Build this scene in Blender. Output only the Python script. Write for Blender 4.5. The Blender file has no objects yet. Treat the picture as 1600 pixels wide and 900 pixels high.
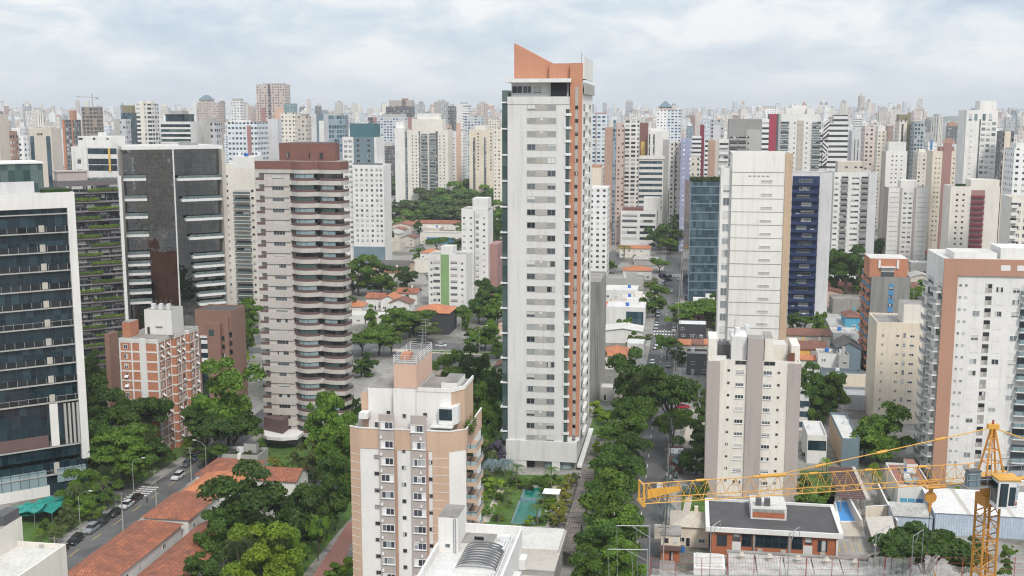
import bpy,math,random
import numpy as np
from mathutils import Vector,Matrix

random.seed(11)
C=bpy.context.scene
COL=C.collection
R=math.radians
# ---------------------------------------------------------------- camera
F,HC=1750.0,90.0
TH=math.atan(270.0/F)
CT,ST=math.cos(TH),math.sin(TH)
cd=bpy.data.cameras.new('camera')
cd.sensor_width=36.0
cd.lens=36.0*F/1600.0
cd.clip_start,cd.clip_end=1.0,60000.0
cam=bpy.data.objects.new('camera',cd)
COL.objects.link(cam)
cam.location=(0,0,HC)
cam.rotation_euler=(math.pi/2-TH,0,0)
C.camera=cam
# ---------------------------------------------------------------- sky
SUN_EL,SUN_AZ=R(47),R(163)      # azimuth measured clockwise from +Y
w=bpy.data.worlds.new('World')
C.world=w
w.use_nodes=True
nt=w.node_tree
nt.nodes.clear()
def wn(t,**k):
    n=nt.nodes.new(t)
    for a,b in k.items():
        setattr(n,a,b)
    return n
def wmath(op,a,b=None,clamp=False):
    n=wn('ShaderNodeMath',operation=op,use_clamp=clamp)
    for i,x in enumerate((a,b)):
        if x is None: continue
        if isinstance(x,(int,float)): n.inputs[i].default_value=x
        else: nt.links.new(x,n.inputs[i])
    return n.outputs[0]
sky=wn('ShaderNodeTexSky',sky_type='NISHITA',sun_disc=False)
sky.sun_elevation,sky.sun_rotation=SUN_EL,SUN_AZ
sky.air_density,sky.dust_density=1.0,2.0
tc=wn('ShaderNodeTexCoord')
sp=wn('ShaderNodeSeparateXYZ')
nt.links.new(tc.outputs['Generated'],sp.inputs[0])
zc=wmath('MAXIMUM',sp.outputs[2],0.0)
cb=wn('ShaderNodeCombineXYZ')
nt.links.new(sp.outputs[0],cb.inputs[0]);nt.links.new(sp.outputs[1],cb.inputs[1]);nt.links.new(wmath('MULTIPLY',wmath('POWER',zc,0.8),2.6),cb.inputs[2])
def cloud_noise(sx,sy,scale,detail,rough,off):
    m=wn('ShaderNodeMapping')
    m.inputs['Scale'].default_value=(sx,sx,sy)
    m.inputs['Location'].default_value=off
    nt.links.new(cb.outputs[0],m.inputs[0])
    n=wn('ShaderNodeTexNoise')
    n.inputs['Scale'].default_value=scale
    n.inputs['Detail'].default_value=detail
    n.inputs['Roughness'].default_value=rough
    n.inputs['Distortion'].default_value=0.35
    nt.links.new(m.outputs[0],n.inputs['Vector'])
    return n.outputs['Fac']
n1=cloud_noise(2.3,1.7,5.2,12,0.6,(3.1,0.9,0.4))
n2=cloud_noise(1.7,1.7,2.3,7,0.5,(7.7,2.2,0.1))
mixn=wmath('ADD',wmath('MULTIPLY',n1,0.66),wmath('MULTIPLY',n2,0.34))
rp=wn('ShaderNodeValToRGB')
e=rp.color_ramp.elements
e[0].position,e[0].color=0.38,(4.3,5.1,6.1,1)
e[1].position,e[1].color=0.60,(7.7,7.75,7.8,1)
e.new(0.47).color=(5.4,6.1,6.8,1)
e.new(0.54).color=(6.6,6.95,7.3,1)
nt.links.new(mixn,rp.inputs[0])
# pale towards the horizon, brighter towards the zenith as an overcast sky is
hz=wmath('SUBTRACT',1.0,wmath('DIVIDE',zc,0.085),True)
mx=wn('ShaderNodeMixRGB')
nt.links.new(wmath('MULTIPLY',hz,0.7),mx.inputs[0])
nt.links.new(rp.outputs[0],mx.inputs[1])
mx.inputs[2].default_value=(6.8,7.2,7.5,1)
zen=wmath('ADD',1.0,wmath('MULTIPLY',wmath('SUBTRACT',zc,0.14,True),0.7))
mz=wn('ShaderNodeVectorMath',operation='SCALE')
nt.links.new(mx.outputs[0],mz.inputs[0]);nt.links.new(zen,mz.inputs['Scale'])
ms=wn('ShaderNodeMixRGB')
ms.inputs[0].default_value=0.93
nt.links.new(sky.outputs[0],ms.inputs[1]);nt.links.new(mz.outputs[0],ms.inputs[2])
bg=wn('ShaderNodeBackground')
bg.inputs['Strength'].default_value=0.1
nt.links.new(ms.outputs[0],bg.inputs[0])
wo=wn('ShaderNodeOutputWorld')
nt.links.new(bg.outputs[0],wo.inputs[0])
# ---------------------------------------------------------------- sun (veiled by cloud)
sd=bpy.data.lights.new('sun','SUN')
sd.energy,sd.angle,sd.color=2.0,R(10),(1.0,0.945,0.865)
sun=bpy.data.objects.new('sun',sd)
COL.objects.link(sun)
sv=Vector((math.sin(SUN_AZ)*math.cos(SUN_EL),math.cos(SUN_AZ)*math.cos(SUN_EL),math.sin(SUN_EL)))
sun.rotation_euler=sv.to_track_quat('Z','Y').to_euler()
sun.location=(0,-50,300)
C.view_settings.view_transform='Standard'
C.view_settings.look='None'
C.view_settings.exposure=0.38
C.view_settings.gamma=1.0
C.render.engine='CYCLES'
cy_=C.cycles
cy_.use_denoising=True
cy_.filter_width=1.15
cy_.max_bounces,cy_.diffuse_bounces,cy_.glossy_bounces=5,2,3
cy_.transmission_bounces,cy_.transparent_max_bounces,cy_.volume_bounces=2,4,0
cy_.caustics_reflective=cy_.caustics_refractive=False

# ---------------------------------------------------------------- projection helpers (used to measure the place from the photo)
def elev(X,Y):
    t=min(1.0,max(0.0,(Y-1300.0)/3000.0))
    return 46.0*t*t*(3-2*t)
def proj(X,Y,Z):
    dz=Z-HC
    d=Y*CT-dz*ST
    return 800+F*X/d,450-F*(Y*ST+dz*CT)/d
def zat(py,Y):
    t=(450.0-py)/F
    return HC+Y*(t*CT-ST)/(CT+t*ST)
def xat(px,Y,Z):
    return (px-800.0)/F*(Y*CT-(Z-HC)*ST)
def G(px,py,z=0.0):
    t=(450.0-py)/F
    Y=(z-HC)*(CT+t*ST)/(t*CT-ST)
    return Vector((xat(px,Y,z),Y,z))
def groundY(py,z=0.0):
    return G(800,py,z).y
YAW=9.0
def ud(yaw): return Vector((math.cos(R(yaw)),-math.sin(R(yaw)),0))
def vd(yaw): return Vector((math.sin(R(yaw)),math.cos(R(yaw)),0))
def fit(xl,xr,yt,Y,yaw=YAW,z=None):
    """front-left corner, width and height of a facade whose top edge runs from xl to xr at row yt, standing Y metres away"""
    h=zat(yt,Y) if z is None else z
    X=xat(xl,Y,h)
    u=ud(yaw)
    lo,hi=0.1,400.0
    for _ in range(60):
        m=(lo+hi)/2
        p=proj(X+u.x*m,Y+u.y*m,h)[0]
        if p<xr: lo=m
        else: hi=m
    return Vector((X,Y,0)),lo,h
def fitr(xr,yt,Y,wid,yaw):
    """the same from the right-hand corner"""
    h=zat(yt,Y)
    p=Vector((xat(xr,Y,h),Y,0))-ud(yaw)*wid
    return p,wid,h

# ---------------------------------------------------------------- materials
MATS={}
def mat(name):
    m=bpy.data.materials.new(name)
    m.use_nodes=True
    t=m.node_tree
    t.nodes.clear()
    o=t.nodes.new('ShaderNodeOutputMaterial')
    b=t.nodes.new('ShaderNodeBsdfPrincipled')
    t.links.new(b.outputs[0],o.inputs[0])
    MATS[name]=m
    return m,t,b
class NT:
    def __init__(s,t): s.t=t
    def n(s,ty,**k):
        n=s.t.nodes.new(ty)
        for a,b in k.items(): setattr(n,a,b)
        return n
    def put(s,x,sock):
        if x is None: return
        if isinstance(x,(int,float)):
            sock.default_value=x
        elif isinstance(x,(tuple,list)):
            sock.default_value=tuple(x)+((1,) if len(sock.default_value)==4 and len(x)==3 else ())
        else: s.t.links.new(x,sock)
    def m(s,op,a,b=None,clamp=False):
        n=s.n('ShaderNodeMath',operation=op,use_clamp=clamp)
        s.put(a,n.inputs[0]);s.put(b,n.inputs[1])
        return n.outputs[0]
    def mix(s,f,a,b,mode='MIX'):
        n=s.n('ShaderNodeMixRGB',blend_type=mode)
        s.put(f,n.inputs[0]);s.put(a,n.inputs[1]);s.put(b,n.inputs[2])
        return n.outputs[0]
    def noise(s,vec,scale,detail=3,rough=0.5,dist=0.0,sc=None):
        if sc:
            mp=s.n('ShaderNodeMapping');mp.inputs['Scale'].default_value=sc
            s.put(vec,mp.inputs[0]);vec=mp.outputs[0]
        n=s.n('ShaderNodeTexNoise')
        n.inputs['Scale'].default_value=scale;n.inputs['Detail'].default_value=detail
        n.inputs['Roughness'].default_value=rough;n.inputs['Distortion'].default_value=dist
        s.put(vec,n.inputs['Vector'])
        return n.outputs['Fac']
    def ramp(s,f,stops):
        r=s.n('ShaderNodeValToRGB')
        el=r.color_ramp.elements
        el[0].position,el[0].color=stops[0][0],tuple(stops[0][1])+(1,)
        el[1].position,el[1].color=stops[-1][0],tuple(stops[-1][1])+(1,)
        for p,c in stops[1:-1]: el.new(p).color=tuple(c)+(1,)
        s.put(f,r.inputs[0])
        return r.outputs[0]
    def pos(s): return s.n('ShaderNodeNewGeometry').outputs['Position']
    def obj(s): return s.n('ShaderNodeTexCoord').outputs['Object']
    def gen(s): return s.n('ShaderNodeTexCoord').outputs['Generated']
    def uv(s): return s.n('ShaderNodeTexCoord').outputs['UV']
    def rnd(s): return s.n('ShaderNodeObjectInfo').outputs['Random']
    def sep(s,v):
        n=s.n('ShaderNodeSeparateXYZ');s.put(v,n.inputs[0]);return n.outputs
    def comb(s,x,y,z=0.0):
        n=s.n('ShaderNodeCombineXYZ')
        s.put(x,n.inputs[0]);s.put(y,n.inputs[1]);s.put(z,n.inputs[2]);return n.outputs[0]
    def bump(s,h,strength,dist,b):
        n=s.n('ShaderNodeBump')
        n.inputs['Strength'].default_value=strength;n.inputs['Distance'].default_value=dist
        s.put(h,n.inputs['Height']);s.t.links.new(n.outputs[0],b.inputs['Normal'])
def mul(c,k): return tuple(min(1.0,x*k) for x in c)
def paint(name,col,rough=0.85,var=0.12,streak=0.11,grime=(0.16,0.15,0.13),joint=None):
    """painted render / concrete: blotches, rain streaks, optional joint lines"""
    m,t,b=mat(name);N=NT(t)
    p=N.pos()
    bl=N.noise(p,0.09,5,0.6)
    c=N.mix(N.ramp(bl,[(0.3,(0,0,0)),(0.7,(1,1,1))]),mul(col,1-var),mul(col,1+var*0.5))
    st=N.noise(p,1.0,4,0.6,0.0,(0.9,0.9,0.06))
    c=N.mix(N.m('MULTIPLY',N.ramp(st,[(0.5,(0,0,0)),(0.78,(1,1,1))]),streak*2.2),c,grime)
    fine=N.noise(p,2.2,3,0.7)
    c=N.mix(0.10,c,N.ramp(fine,[(0.3,mul(col,0.55)),(0.7,mul(col,1.15))]))
    if joint:
        u=N.sep(N.uv())
        j=N.m('MAXIMUM',N.m('LESS_THAN',N.m('FRACT',N.m('DIVIDE',u[0],joint[0])),joint[2]/joint[0]),
                N.m('LESS_THAN',N.m('FRACT',N.m('DIVIDE',u[1],joint[1])),joint[2]/joint[1]))
        c=N.mix(N.m('MULTIPLY',j,joint[3]),c,mul(col,0.45))
    N.put(c,b.inputs['Base Color'])
    b.inputs['Roughness'].default_value=rough
    return m
def roofing(name,col,spots=(0.09,0.085,0.08),amt=0.5):
    """flat roof: patched, stained"""
    m,t,b=mat(name);N=NT(t)
    p=N.pos()
    a=N.noise(p,0.22,6,0.62,0.6)
    c=N.mix(N.m('MULTIPLY',N.ramp(a,[(0.42,(0,0,0)),(0.66,(1,1,1))]),amt),col,spots)
    f=N.noise(p,1.7,4,0.7)
    c=N.mix(0.35,c,N.ramp(f,[(0.3,mul(col,0.5)),(0.7,mul(col,1.25))]))
    N.put(c,b.inputs['Base Color']);b.inputs['Roughness'].default_value=0.9
    return m
def glassy(name,tints,rough=0.06,pane=(1.4,3.2),wob=0.05,frame=None,spec=0.5,metallic=0.0,fw=0.06):
    """curtain wall: each pane a slightly different tint and tilt, thin mullions"""
    m,t,b=mat(name);N=NT(t)
    u=N.sep(N.uv())
    a,c_=N.m('DIVIDE',u[0],pane[0]),N.m('DIVIDE',u[1],pane[1])
    cell=N.comb(N.m('FLOOR',a),N.m('FLOOR',c_),0)
    wn_=N.n('ShaderNodeTexWhiteNoise',noise_dimensions='3D');N.put(cell,wn_.inputs['Vector'])
    c=N.ramp(wn_.outputs['Value'],tints)
    if frame:
        j=N.m('MAXIMUM',N.m('LESS_THAN',N.m('FRACT',a),fw/pane[0]),N.m('LESS_THAN',N.m('FRACT',c_),fw/pane[1]))
        c=N.mix(j,c,frame)
        N.put(N.m('ADD',rough,N.m('MULTIPLY',j,0.4)),b.inputs['Roughness'])
    else:
        b.inputs['Roughness'].default_value=rough
    N.put(c,b.inputs['Base Color'])
    b.inputs['Metallic'].default_value=metallic
    b.inputs['Specular IOR Level'].default_value=spec
    if wob:
        g=N.n('ShaderNodeNewGeometry')
        wv=N.n('ShaderNodeVectorMath',operation='SUBTRACT')
        N.put(wn_.outputs['Color'],wv.inputs[0]);wv.inputs[1].default_value=(0.5,0.5,0.5)
        ns=N.n('ShaderNodeTexNoise');ns.inputs['Scale'].default_value=0.4;ns.inputs['Detail'].default_value=2.5
        N.put(N.pos(),ns.inputs['Vector'])
        w2=N.n('ShaderNodeVectorMath',operation='SUBTRACT')
        N.put(ns.outputs['Color'],w2.inputs[0]);w2.inputs[1].default_value=(0.5,0.5,0.5)
        ws=N.n('ShaderNodeVectorMath',operation='SCALE');N.put(wv.outputs[0],ws.inputs[0]);ws.inputs['Scale'].default_value=0.13;ad=N.n('ShaderNodeVectorMath',operation='ADD');N.put(ws.outputs[0],ad.inputs[0]);N.put(w2.outputs[0],ad.inputs[1])
        sc=N.n('ShaderNodeVectorMath',operation='SCALE');N.put(ad.outputs[0],sc.inputs[0]);sc.inputs['Scale'].default_value=wob
        a2=N.n('ShaderNodeVectorMath',operation='ADD');N.put(g.outputs['Normal'],a2.inputs[0]);N.put(sc.outputs[0],a2.inputs[1])
        nn=N.n('ShaderNodeVectorMath',operation='NORMALIZE');N.put(a2.outputs[0],nn.inputs[0])
        N.put(nn.outputs[0],b.inputs['Normal'])
    return m
def facade(name,wall,glass=(0.05,0.06,0.075),bay=3.2,fl=3.0,wx=0.5,wy=0.45,blind_share=0.35,blind=(0.45,0.45,0.43),stripe=None,band=None,off=0.0):
    """far facade: window openings as a surface pattern in metres"""
    m,t,b=mat(name);N=NT(t)
    u=N.sep(N.uv())
    a,c_=N.m('ADD',N.m('DIVIDE',u[0],bay),off),N.m('DIVIDE',u[1],fl)
    fa,fc=N.m('FRACT',a),N.m('FRACT',c_)
    cell=N.comb(N.m('FLOOR',a),N.m('FLOOR',c_),N.rnd())
    wn_=N.n('ShaderNodeTexWhiteNoise',noise_dimensions='3D');N.put(cell,wn_.inputs['Vector'])
    r=wn_.outputs['Value']
    mk=N.m('MULTIPLY',N.m('LESS_THAN',N.m('ABSOLUTE',N.m('SUBTRACT',fa,0.5)),wx/2),
             N.m('LESS_THAN',N.m('ABSOLUTE',N.m('SUBTRACT',fc,0.52)),wy/2))
    nz=N.sep(N.n('ShaderNodeNewGeometry').outputs['Normal'])[2]
    mk=N.m('MULTIPLY',mk,N.m('LESS_THAN',N.m('ABSOLUTE',nz),0.5))
    p=N.pos()
    tone=N.m('ADD',0.86,N.m('MULTIPLY',N.rnd(),0.26))
    wc=N.mix(N.noise(p,0.05,4),mul(wall,0.86),mul(wall,1.06))
    st=N.noise(p,0.5,3,0.6,0.0,(1,1,0.08))
    wc=N.mix(N.m('MULTIPLY',N.ramp(st,[(0.5,(0,0,0)),(0.8,(1,1,1))]),0.3),wc,mul(wall,0.5))
    tv=N.n('ShaderNodeVectorMath',operation='SCALE');N.put(wc,tv.inputs[0]);N.put(tone,tv.inputs['Scale'])
    wc=tv.outputs[0]
    if stripe:
        s_=N.m('LESS_THAN',N.m('FRACT',N.m('DIVIDE',u[0],stripe[0])),stripe[1])
        wc=N.mix(s_,wc,stripe[2])
    if band:
        s_=N.m('LESS_THAN',fc,band[0])
        wc=N.mix(s_,wc,band[1])
    gc=N.mix(N.m('GREATER_THAN',r,1-blind_share),N.mix(r,mul(glass,0.5),mul(glass,1.6)),blind)  # a share of the windows takes the blind colour
    N.put(N.mix(mk,wc,gc),b.inputs['Base Color'])
    N.put(N.m('SUBTRACT',0.85,N.m('MULTIPLY',mk,0.6)),b.inputs['Roughness'])
    return m
def plain(name,col,rough=0.6,metallic=0.0):
    m,t,b=mat(name);N=NT(t)
    n=N.noise(N.pos(),1.3,3,0.6)
    N.put(N.ramp(n,[(0.25,mul(col,0.82)),(0.75,mul(col,1.08))]),b.inputs['Base Color'])
    b.inputs['Roughness'].default_value=rough;b.inputs['Metallic'].default_value=metallic
    return m
def tiles(name,col,dark,stain=0.55):
    """clay tile roof: courses down the slope, mossy patches"""
    m,t,b=mat(name);N=NT(t)
    u=N.sep(N.uv())
    p=N.pos()
    row=N.m('FRACT',N.m('DIVIDE',u[0],0.55))
    cr=N.m('FRACT',N.m('DIVIDE',u[1],0.75))
    c=N.mix(N.ramp(N.noise(p,0.35,6,0.65,0.4),[(0.38,(0,0,0)),(0.68,(1,1,1))]),col,dark)
    wn_=N.n('ShaderNodeTexWhiteNoise',noise_dimensions='2D')
    N.put(N.comb(N.m('FLOOR',N.m('DIVIDE',u[0],0.55)),N.m('FLOOR',N.m('DIVIDE',u[1],0.75))),wn_.inputs['Vector'])
    c=N.mix(N.m('MULTIPLY',wn_.outputs['Value'],0.45),c,mul(dark,0.75))
    c=N.mix(N.m('MULTIPLY',N.m('LESS_THAN',row,0.24),stain),c,mul(dark,0.5))
    c=N.mix(N.m('MULTIPLY',N.m('LESS_THAN',cr,0.16),stain*0.6),c,mul(dark,0.6))
    N.put(c,b.inputs['Base Color']);b.inputs['Roughness'].default_value=0.85
    N.bump(N.m('PINGPONG',N.m('DIVIDE',u[0],0.55),0.5),0.6,0.12,b)
    return m
def masonry(name,col,mortar,size=(0.5,0.16),amt=0.55):
    m,t,b=mat(name);N=NT(t)
    br=N.n('ShaderNodeTexBrick')
    N.put(N.uv(),br.inputs['Vector'])
    br.inputs['Color1'].default_value=mul(col,1.1)+(1,);br.inputs['Color2'].default_value=mul(col,0.8)+(1,)
    br.inputs['Mortar'].default_value=tuple(mortar)+(1,)
    br.inputs['Scale'].default_value=1.0;br.inputs['Mortar Size'].default_value=0.018
    br.inputs['Brick Width'].default_value=size[0];br.inputs['Row Height'].default_value=size[1]
    p=N.pos()
    c=N.mix(N.m('MULTIPLY',N.ramp(N.noise(p,0.2,5,0.6),[(0.4,(0,0,0)),(0.75,(1,1,1))]),amt*0.5),br.outputs[0],mul(col,0.6))
    N.put(c,b.inputs['Base Color']);b.inputs['Roughness'].default_value=0.9
    return m
def leafmat(name,c0,c1,c2):
    m,t,b=mat(name);N=NT(t)
    p=N.pos()
    g=N.noise(p,0.32,4,0.6)
    c=N.ramp(g,[(0.3,c0),(0.5,c1),(0.72,c2)])
    at=N.n('ShaderNodeAttribute',attribute_name='tone')
    c=N.mix(0.55,c,N.ramp(at.outputs['Fac'],[(0.0,mul(c0,0.7)),(0.5,c1),(1.0,c2)]))
    k=N.m('ADD',0.72,N.m('MULTIPLY',N.rnd(),0.55))
    tv=N.n('ShaderNodeVectorMath',operation='SCALE');N.put(c,tv.inputs[0]);N.put(k,tv.inputs['Scale'])
    N.put(tv.outputs[0],b.inputs['Base Color'])
    b.inputs['Roughness'].default_value=0.6
    b.inputs['Specular IOR Level'].default_value=0.3
    tr=N.n('ShaderNodeBsdfTranslucent');N.put(N.mix(0.5,tv.outputs[0],mul(c2,1.5)),tr.inputs[0])
    mx=N.n('ShaderNodeMixShader');mx.inputs[0].default_value=0.28
    o=[n for n in t.nodes if n.type=='OUTPUT_MATERIAL'][0]
    t.links.new(b.outputs[0],mx.inputs[1]);t.links.new(tr.outputs[0],mx.inputs[2]);t.links.new(mx.outputs[0],o.inputs[0])
    return m
def window_glass(name,dark,mid,blind,share=0.4,curtain=(0.5,0.5,0.48)):
    """one pane material; each window draws its own blind height and curtain"""
    m,t,b=mat(name);N=NT(t)
    r=N.rnd();g=N.sep(N.gen())
    r2=N.m('FRACT',N.m('MULTIPLY',r,7.31));r3=N.m('FRACT',N.m('MULTIPLY',r,23.7))
    c=N.mix(r2,dark,mid)
    down=N.m('MULTIPLY',N.m('LESS_THAN',r3,share),N.m('GREATER_THAN',g[2],N.m('MULTIPLY',r2,0.75)))
    cur=N.m('MULTIPLY',N.m('GREATER_THAN',r3,0.82),N.m('GREATER_THAN',N.m('FRACT',N.m('ADD',g[0],r2)),0.6))
    c=N.mix(down,c,blind);c=N.mix(cur,c,curtain)
    N.put(c,b.inputs['Base Color'])
    N.put(N.m('ADD',0.08,N.m('MULTIPLY',N.m('MAXIMUM',down,cur),0.5)),b.inputs['Roughness'])
    return m
M=MATS

# ---------------------------------------------------------------- mesh helpers
class MB:
    def __init__(s): s.v,s.f,s.m=[],[],[]
    def face(s,pts,m=0):
        i=len(s.v);s.v += [tuple(p) for p in pts];s.f.append(tuple(range(i,i+len(pts))));s.m.append(m);return s
    def box(s,x0,y0,z0,x1,y1,z1,m=0,mt=None,skip=''):
        if x1<x0: x0,x1=x1,x0
        if y1<y0: y0,y1=y1,y0
        if z1<z0: z0,z1=z1,z0
        i=len(s.v)
        s.v += [(x0,y0,z0),(x1,y0,z0),(x1,y1,z0),(x0,y1,z0),(x0,y0,z1),(x1,y0,z1),(x1,y1,z1),(x0,y1,z1)]
        for k,q in (('d',(3,2,1,0)),('u',(4,5,6,7)),('f',(0,1,5,4)),('r',(1,2,6,5)),('b',(2,3,7,6)),('l',(3,0,4,7))):
            if k in skip: continue
            s.f.append(tuple(i+j for j in q));s.m.append(mt if (k=='u' and mt is not None) else m)
        return s
    def prism(s,pts,z0,z1,m=0,mt=None,bottom=True):
        """pts counter-clockwise in plan"""
        i,n=len(s.v),len(pts)
        s.v += [(p[0],p[1],z0) for p in pts]+[(p[0],p[1],z1) for p in pts]
        for k in range(n):
            s.f.append((i+k,i+(k+1)%n,i+n+(k+1)%n,i+n+k));s.m.append(m)
        s.f.append(tuple(i+n+k for k in range(n)));s.m.append(m if mt is None else mt)
        if bottom: s.f.append(tuple(i+n-1-k for k in range(n)));s.m.append(m)
        return s
    def xprism(s,pts,y0,y1,m=0):
        """outline in x,z pushed from y0 to y1"""
        i,n=len(s.v),len(pts)
        s.v += [(p[0],y0,p[1]) for p in pts]+[(p[0],y1,p[1]) for p in pts]
        for k in range(n):
            s.f.append((i+k,i+n+k,i+n+(k+1)%n,i+(k+1)%n));s.m.append(m)
        s.f.append(tuple(i+k for k in range(n)));s.m.append(m)
        s.f.append(tuple(i+2*n-1-k for k in range(n)));s.m.append(m)
        return s
    def tube(s,a,b,r,n=6,m=0,r2=None):
        a,b=Vector(a),Vector(b)
        d=(b-a)
        if d.length<1e-6: return s
        d.normalize()
        up=Vector((0,0,1)) if abs(d.z)<0.9 else Vector((1,0,0))
        x=d.cross(up).normalized();y=d.cross(x)
        r2=r if r2 is None else r2
        i=len(s.v)
        for p,q in ((a,r),(b,r2)):
            for k in range(n):
                t=2*math.pi*k/n
                s.v.append(tuple(p+x*math.cos(t)*q+y*math.sin(t)*q))
        for k in range(n):
            s.f.append((i+k,i+n+k,i+n+(k+1)%n,i+(k+1)%n));s.m.append(m)
        s.f.append(tuple(i+k for k in range(n)));s.m.append(m)
        s.f.append(tuple(i+2*n-1-k for k in range(n)));s.m.append(m)
        return s
    def mesh(s,name,mats):
        me=bpy.data.meshes.new(name)
        me.from_pydata(s.v,[],s.f)
        for q in mats: me.materials.append(M[q] if isinstance(q,str) else q)
        if len(mats)>1: me.polygons.foreach_set('material_index',s.m)
        uv=me.uv_layers.new(name='UVMap')
        V=s.v
        out=[]
        for f in s.f:
            a,b,c=Vector(V[f[0]]),Vector(V[f[1]]),Vector(V[f[2]])
            n=(b-a).cross(c-a)
            if n.length>1e-9: n.normalize()
            if abs(n.z)<0.3:
                h=math.hypot(n.x,n.y) or 1.0
                tx,ty=-n.y/h,n.x/h
                for k in f: out += [V[k][0]*tx+V[k][1]*ty,V[k][2]]
            elif abs(n.z)>0.985:
                for k in f: out += [V[k][0],V[k][1]]
            else:
                h=math.hypot(n.x,n.y)
                tx,ty=-n.y/h,n.x/h
                for k in f: out += [V[k][0]*tx+V[k][1]*ty,(V[k][0]*n.x/h+V[k][1]*n.y/h)/max(0.3,abs(n.z))]
        uv.data.foreach_set('uv',out)
        me.update()
        return me
    def build_each(s,name,mats,parent=None):
        """every loose piece as an object of its own"""
        par=list(range(len(s.v)))
        def fd(a):
            while par[a] != a: par[a]=par[par[a]];a=par[a]
            return a
        for f in s.f:
            for k in f[1:]: par[fd(k)]=fd(f[0])
        gs={}
        for f,m in zip(s.f,s.m): gs.setdefault(fd(f[0]),[]).append((f,m))
        for fs in gs.values():
            q=MB();ids={}
            for f,m in fs:
                for k in f:
                    if k not in ids: ids[k]=len(q.v);q.v.append(s.v[k])
                q.f.append(tuple(ids[k] for k in f));q.m.append(m)
            q.build(name,mats,parent)
    def build(s,name,mats,parent=None,loc=None,rz=0.0,smooth=False):
        if isinstance(mats,str): mats=[mats]
        me=s.mesh(name,mats)
        if smooth: me.polygons.foreach_set('use_smooth',[True]*len(me.polygons))
        return link(name,me,parent,loc,rz)
def link(name,me,parent=None,loc=None,rz=0.0):
    o=bpy.data.objects.new(name,me)
    COL.objects.link(o)
    if parent is not None: o.parent=parent
    if loc is not None: o.location=loc
    if rz: o.rotation_euler=(0,0,rz)
    return o
REG=[]
def tag(o,label,cat,group=None,px=None):
    o['label']=label;o['category']=cat
    if group: o['group']=group
    REG.append((o,label,px))
    return o
def thing(name,label,cat,loc,yaw=0.0,group=None,px=None):
    o=bpy.data.objects.new(name,None)
    COL.objects.link(o)
    o.empty_display_size=0.5
    o.location=loc
    o.rotation_euler=(0,0,-R(yaw))
    return tag(o,label,cat,group,px)
def struct(o,kind='structure'):
    o['kind']=kind
    return o
# ---------------------------------------------------------------- palette
paint('white_paint',(0.735,0.72,0.695));paint('warm_white',(0.77,0.75,0.715));paint('tower_white',(0.66,0.645,0.63),var=0.06,streak=0.12,joint=(1.55,3.1,0.05,0.22))
paint('panel_white',(0.77,0.75,0.70),var=0.05,streak=0.12)
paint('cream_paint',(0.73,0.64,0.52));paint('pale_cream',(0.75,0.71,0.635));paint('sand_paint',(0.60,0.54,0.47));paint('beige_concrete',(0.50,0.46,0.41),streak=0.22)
paint('beige_band',(0.50,0.465,0.43),var=0.06,streak=0.12)
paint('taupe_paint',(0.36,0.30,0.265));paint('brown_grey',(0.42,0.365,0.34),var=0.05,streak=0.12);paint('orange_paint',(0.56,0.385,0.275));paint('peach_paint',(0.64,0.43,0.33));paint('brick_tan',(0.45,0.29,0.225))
paint('terracotta_paint',(0.51,0.235,0.145),var=0.06,streak=0.06,joint=(3.0,0.8,0.05,0.25))
paint('tan_frame',(0.43,0.24,0.165),var=0.05,streak=0.1)
paint('grey_paint',(0.30,0.29,0.28));paint('mid_grey',(0.42,0.41,0.39));paint('dark_grey',(0.10,0.10,0.105));paint('charcoal',(0.05,0.05,0.058));paint('panel_grey',(0.40,0.385,0.35),var=0.03,streak=0.05)
paint('raw_concrete',(0.27,0.265,0.255),var=0.25,streak=0.45);paint('old_concrete',(0.33,0.315,0.29),var=0.25,streak=0.4)
paint('blue_paint',(0.07,0.25,0.46));paint('navy_paint',(0.010,0.027,0.095));paint('plum_grey',(0.15,0.135,0.14));paint('plum_band',(0.22,0.20,0.205));paint('sky_blue',(0.10,0.38,0.55));paint('yellow_paint',(0.68,0.44,0.12));paint('green_paint',(0.22,0.36,0.15));paint('red_paint',(0.36,0.035,0.07));paint('maroon_paint',(0.20,0.03,0.05))
paint('pink_brown',(0.36,0.20,0.185));paint('lilac_grey',(0.61,0.605,0.615));paint('stone_strip',(0.56,0.41,0.28),joint=(0.9,0.35,0.05,0.4));paint('olive_paint',(0.25,0.22,0.14));paint('rail_brown',(0.14,0.085,0.08),var=0.1,streak=0.05)
paint('teal_panel',(0.06,0.15,0.18));paint('slate_panel',(0.16,0.22,0.26))
masonry('red_brick',(0.21,0.085,0.072),(0.2,0.13,0.11));masonry('brown_brick',(0.29,0.155,0.115),(0.24,0.17,0.14));masonry('orange_brick',(0.51,0.20,0.11),(0.42,0.25,0.17),(0.4,0.2))
roofing('roof_grey',(0.34,0.325,0.30));roofing('roof_light',(0.62,0.60,0.56),(0.3,0.29,0.27),0.5);roofing('roof_dark',(0.075,0.072,0.075),(0.17,0.165,0.16),0.35);roofing('roof_mossy',(0.30,0.28,0.26),(0.07,0.065,0.06),0.75);roofing('roof_white',(0.66,0.65,0.63),(0.40,0.385,0.36),0.45)
tiles('tile_red',(0.46,0.16,0.08),(0.20,0.08,0.055),0.7);tiles('tile_orange',(0.58,0.22,0.10),(0.42,0.15,0.075),0.25);tiles('tile_brown',(0.27,0.115,0.075),(0.15,0.075,0.055));tiles('tile_grey',(0.14,0.125,0.12),(0.08,0.075,0.07));tiles('tin_sheet',(0.55,0.54,0.52),(0.33,0.31,0.28),0.35);tiles('tin_blue',(0.50,0.57,0.66),(0.42,0.50,0.6),0.3);tiles('deck_wood',(0.22,0.185,0.16),(0.13,0.11,0.10),0.7)
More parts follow.
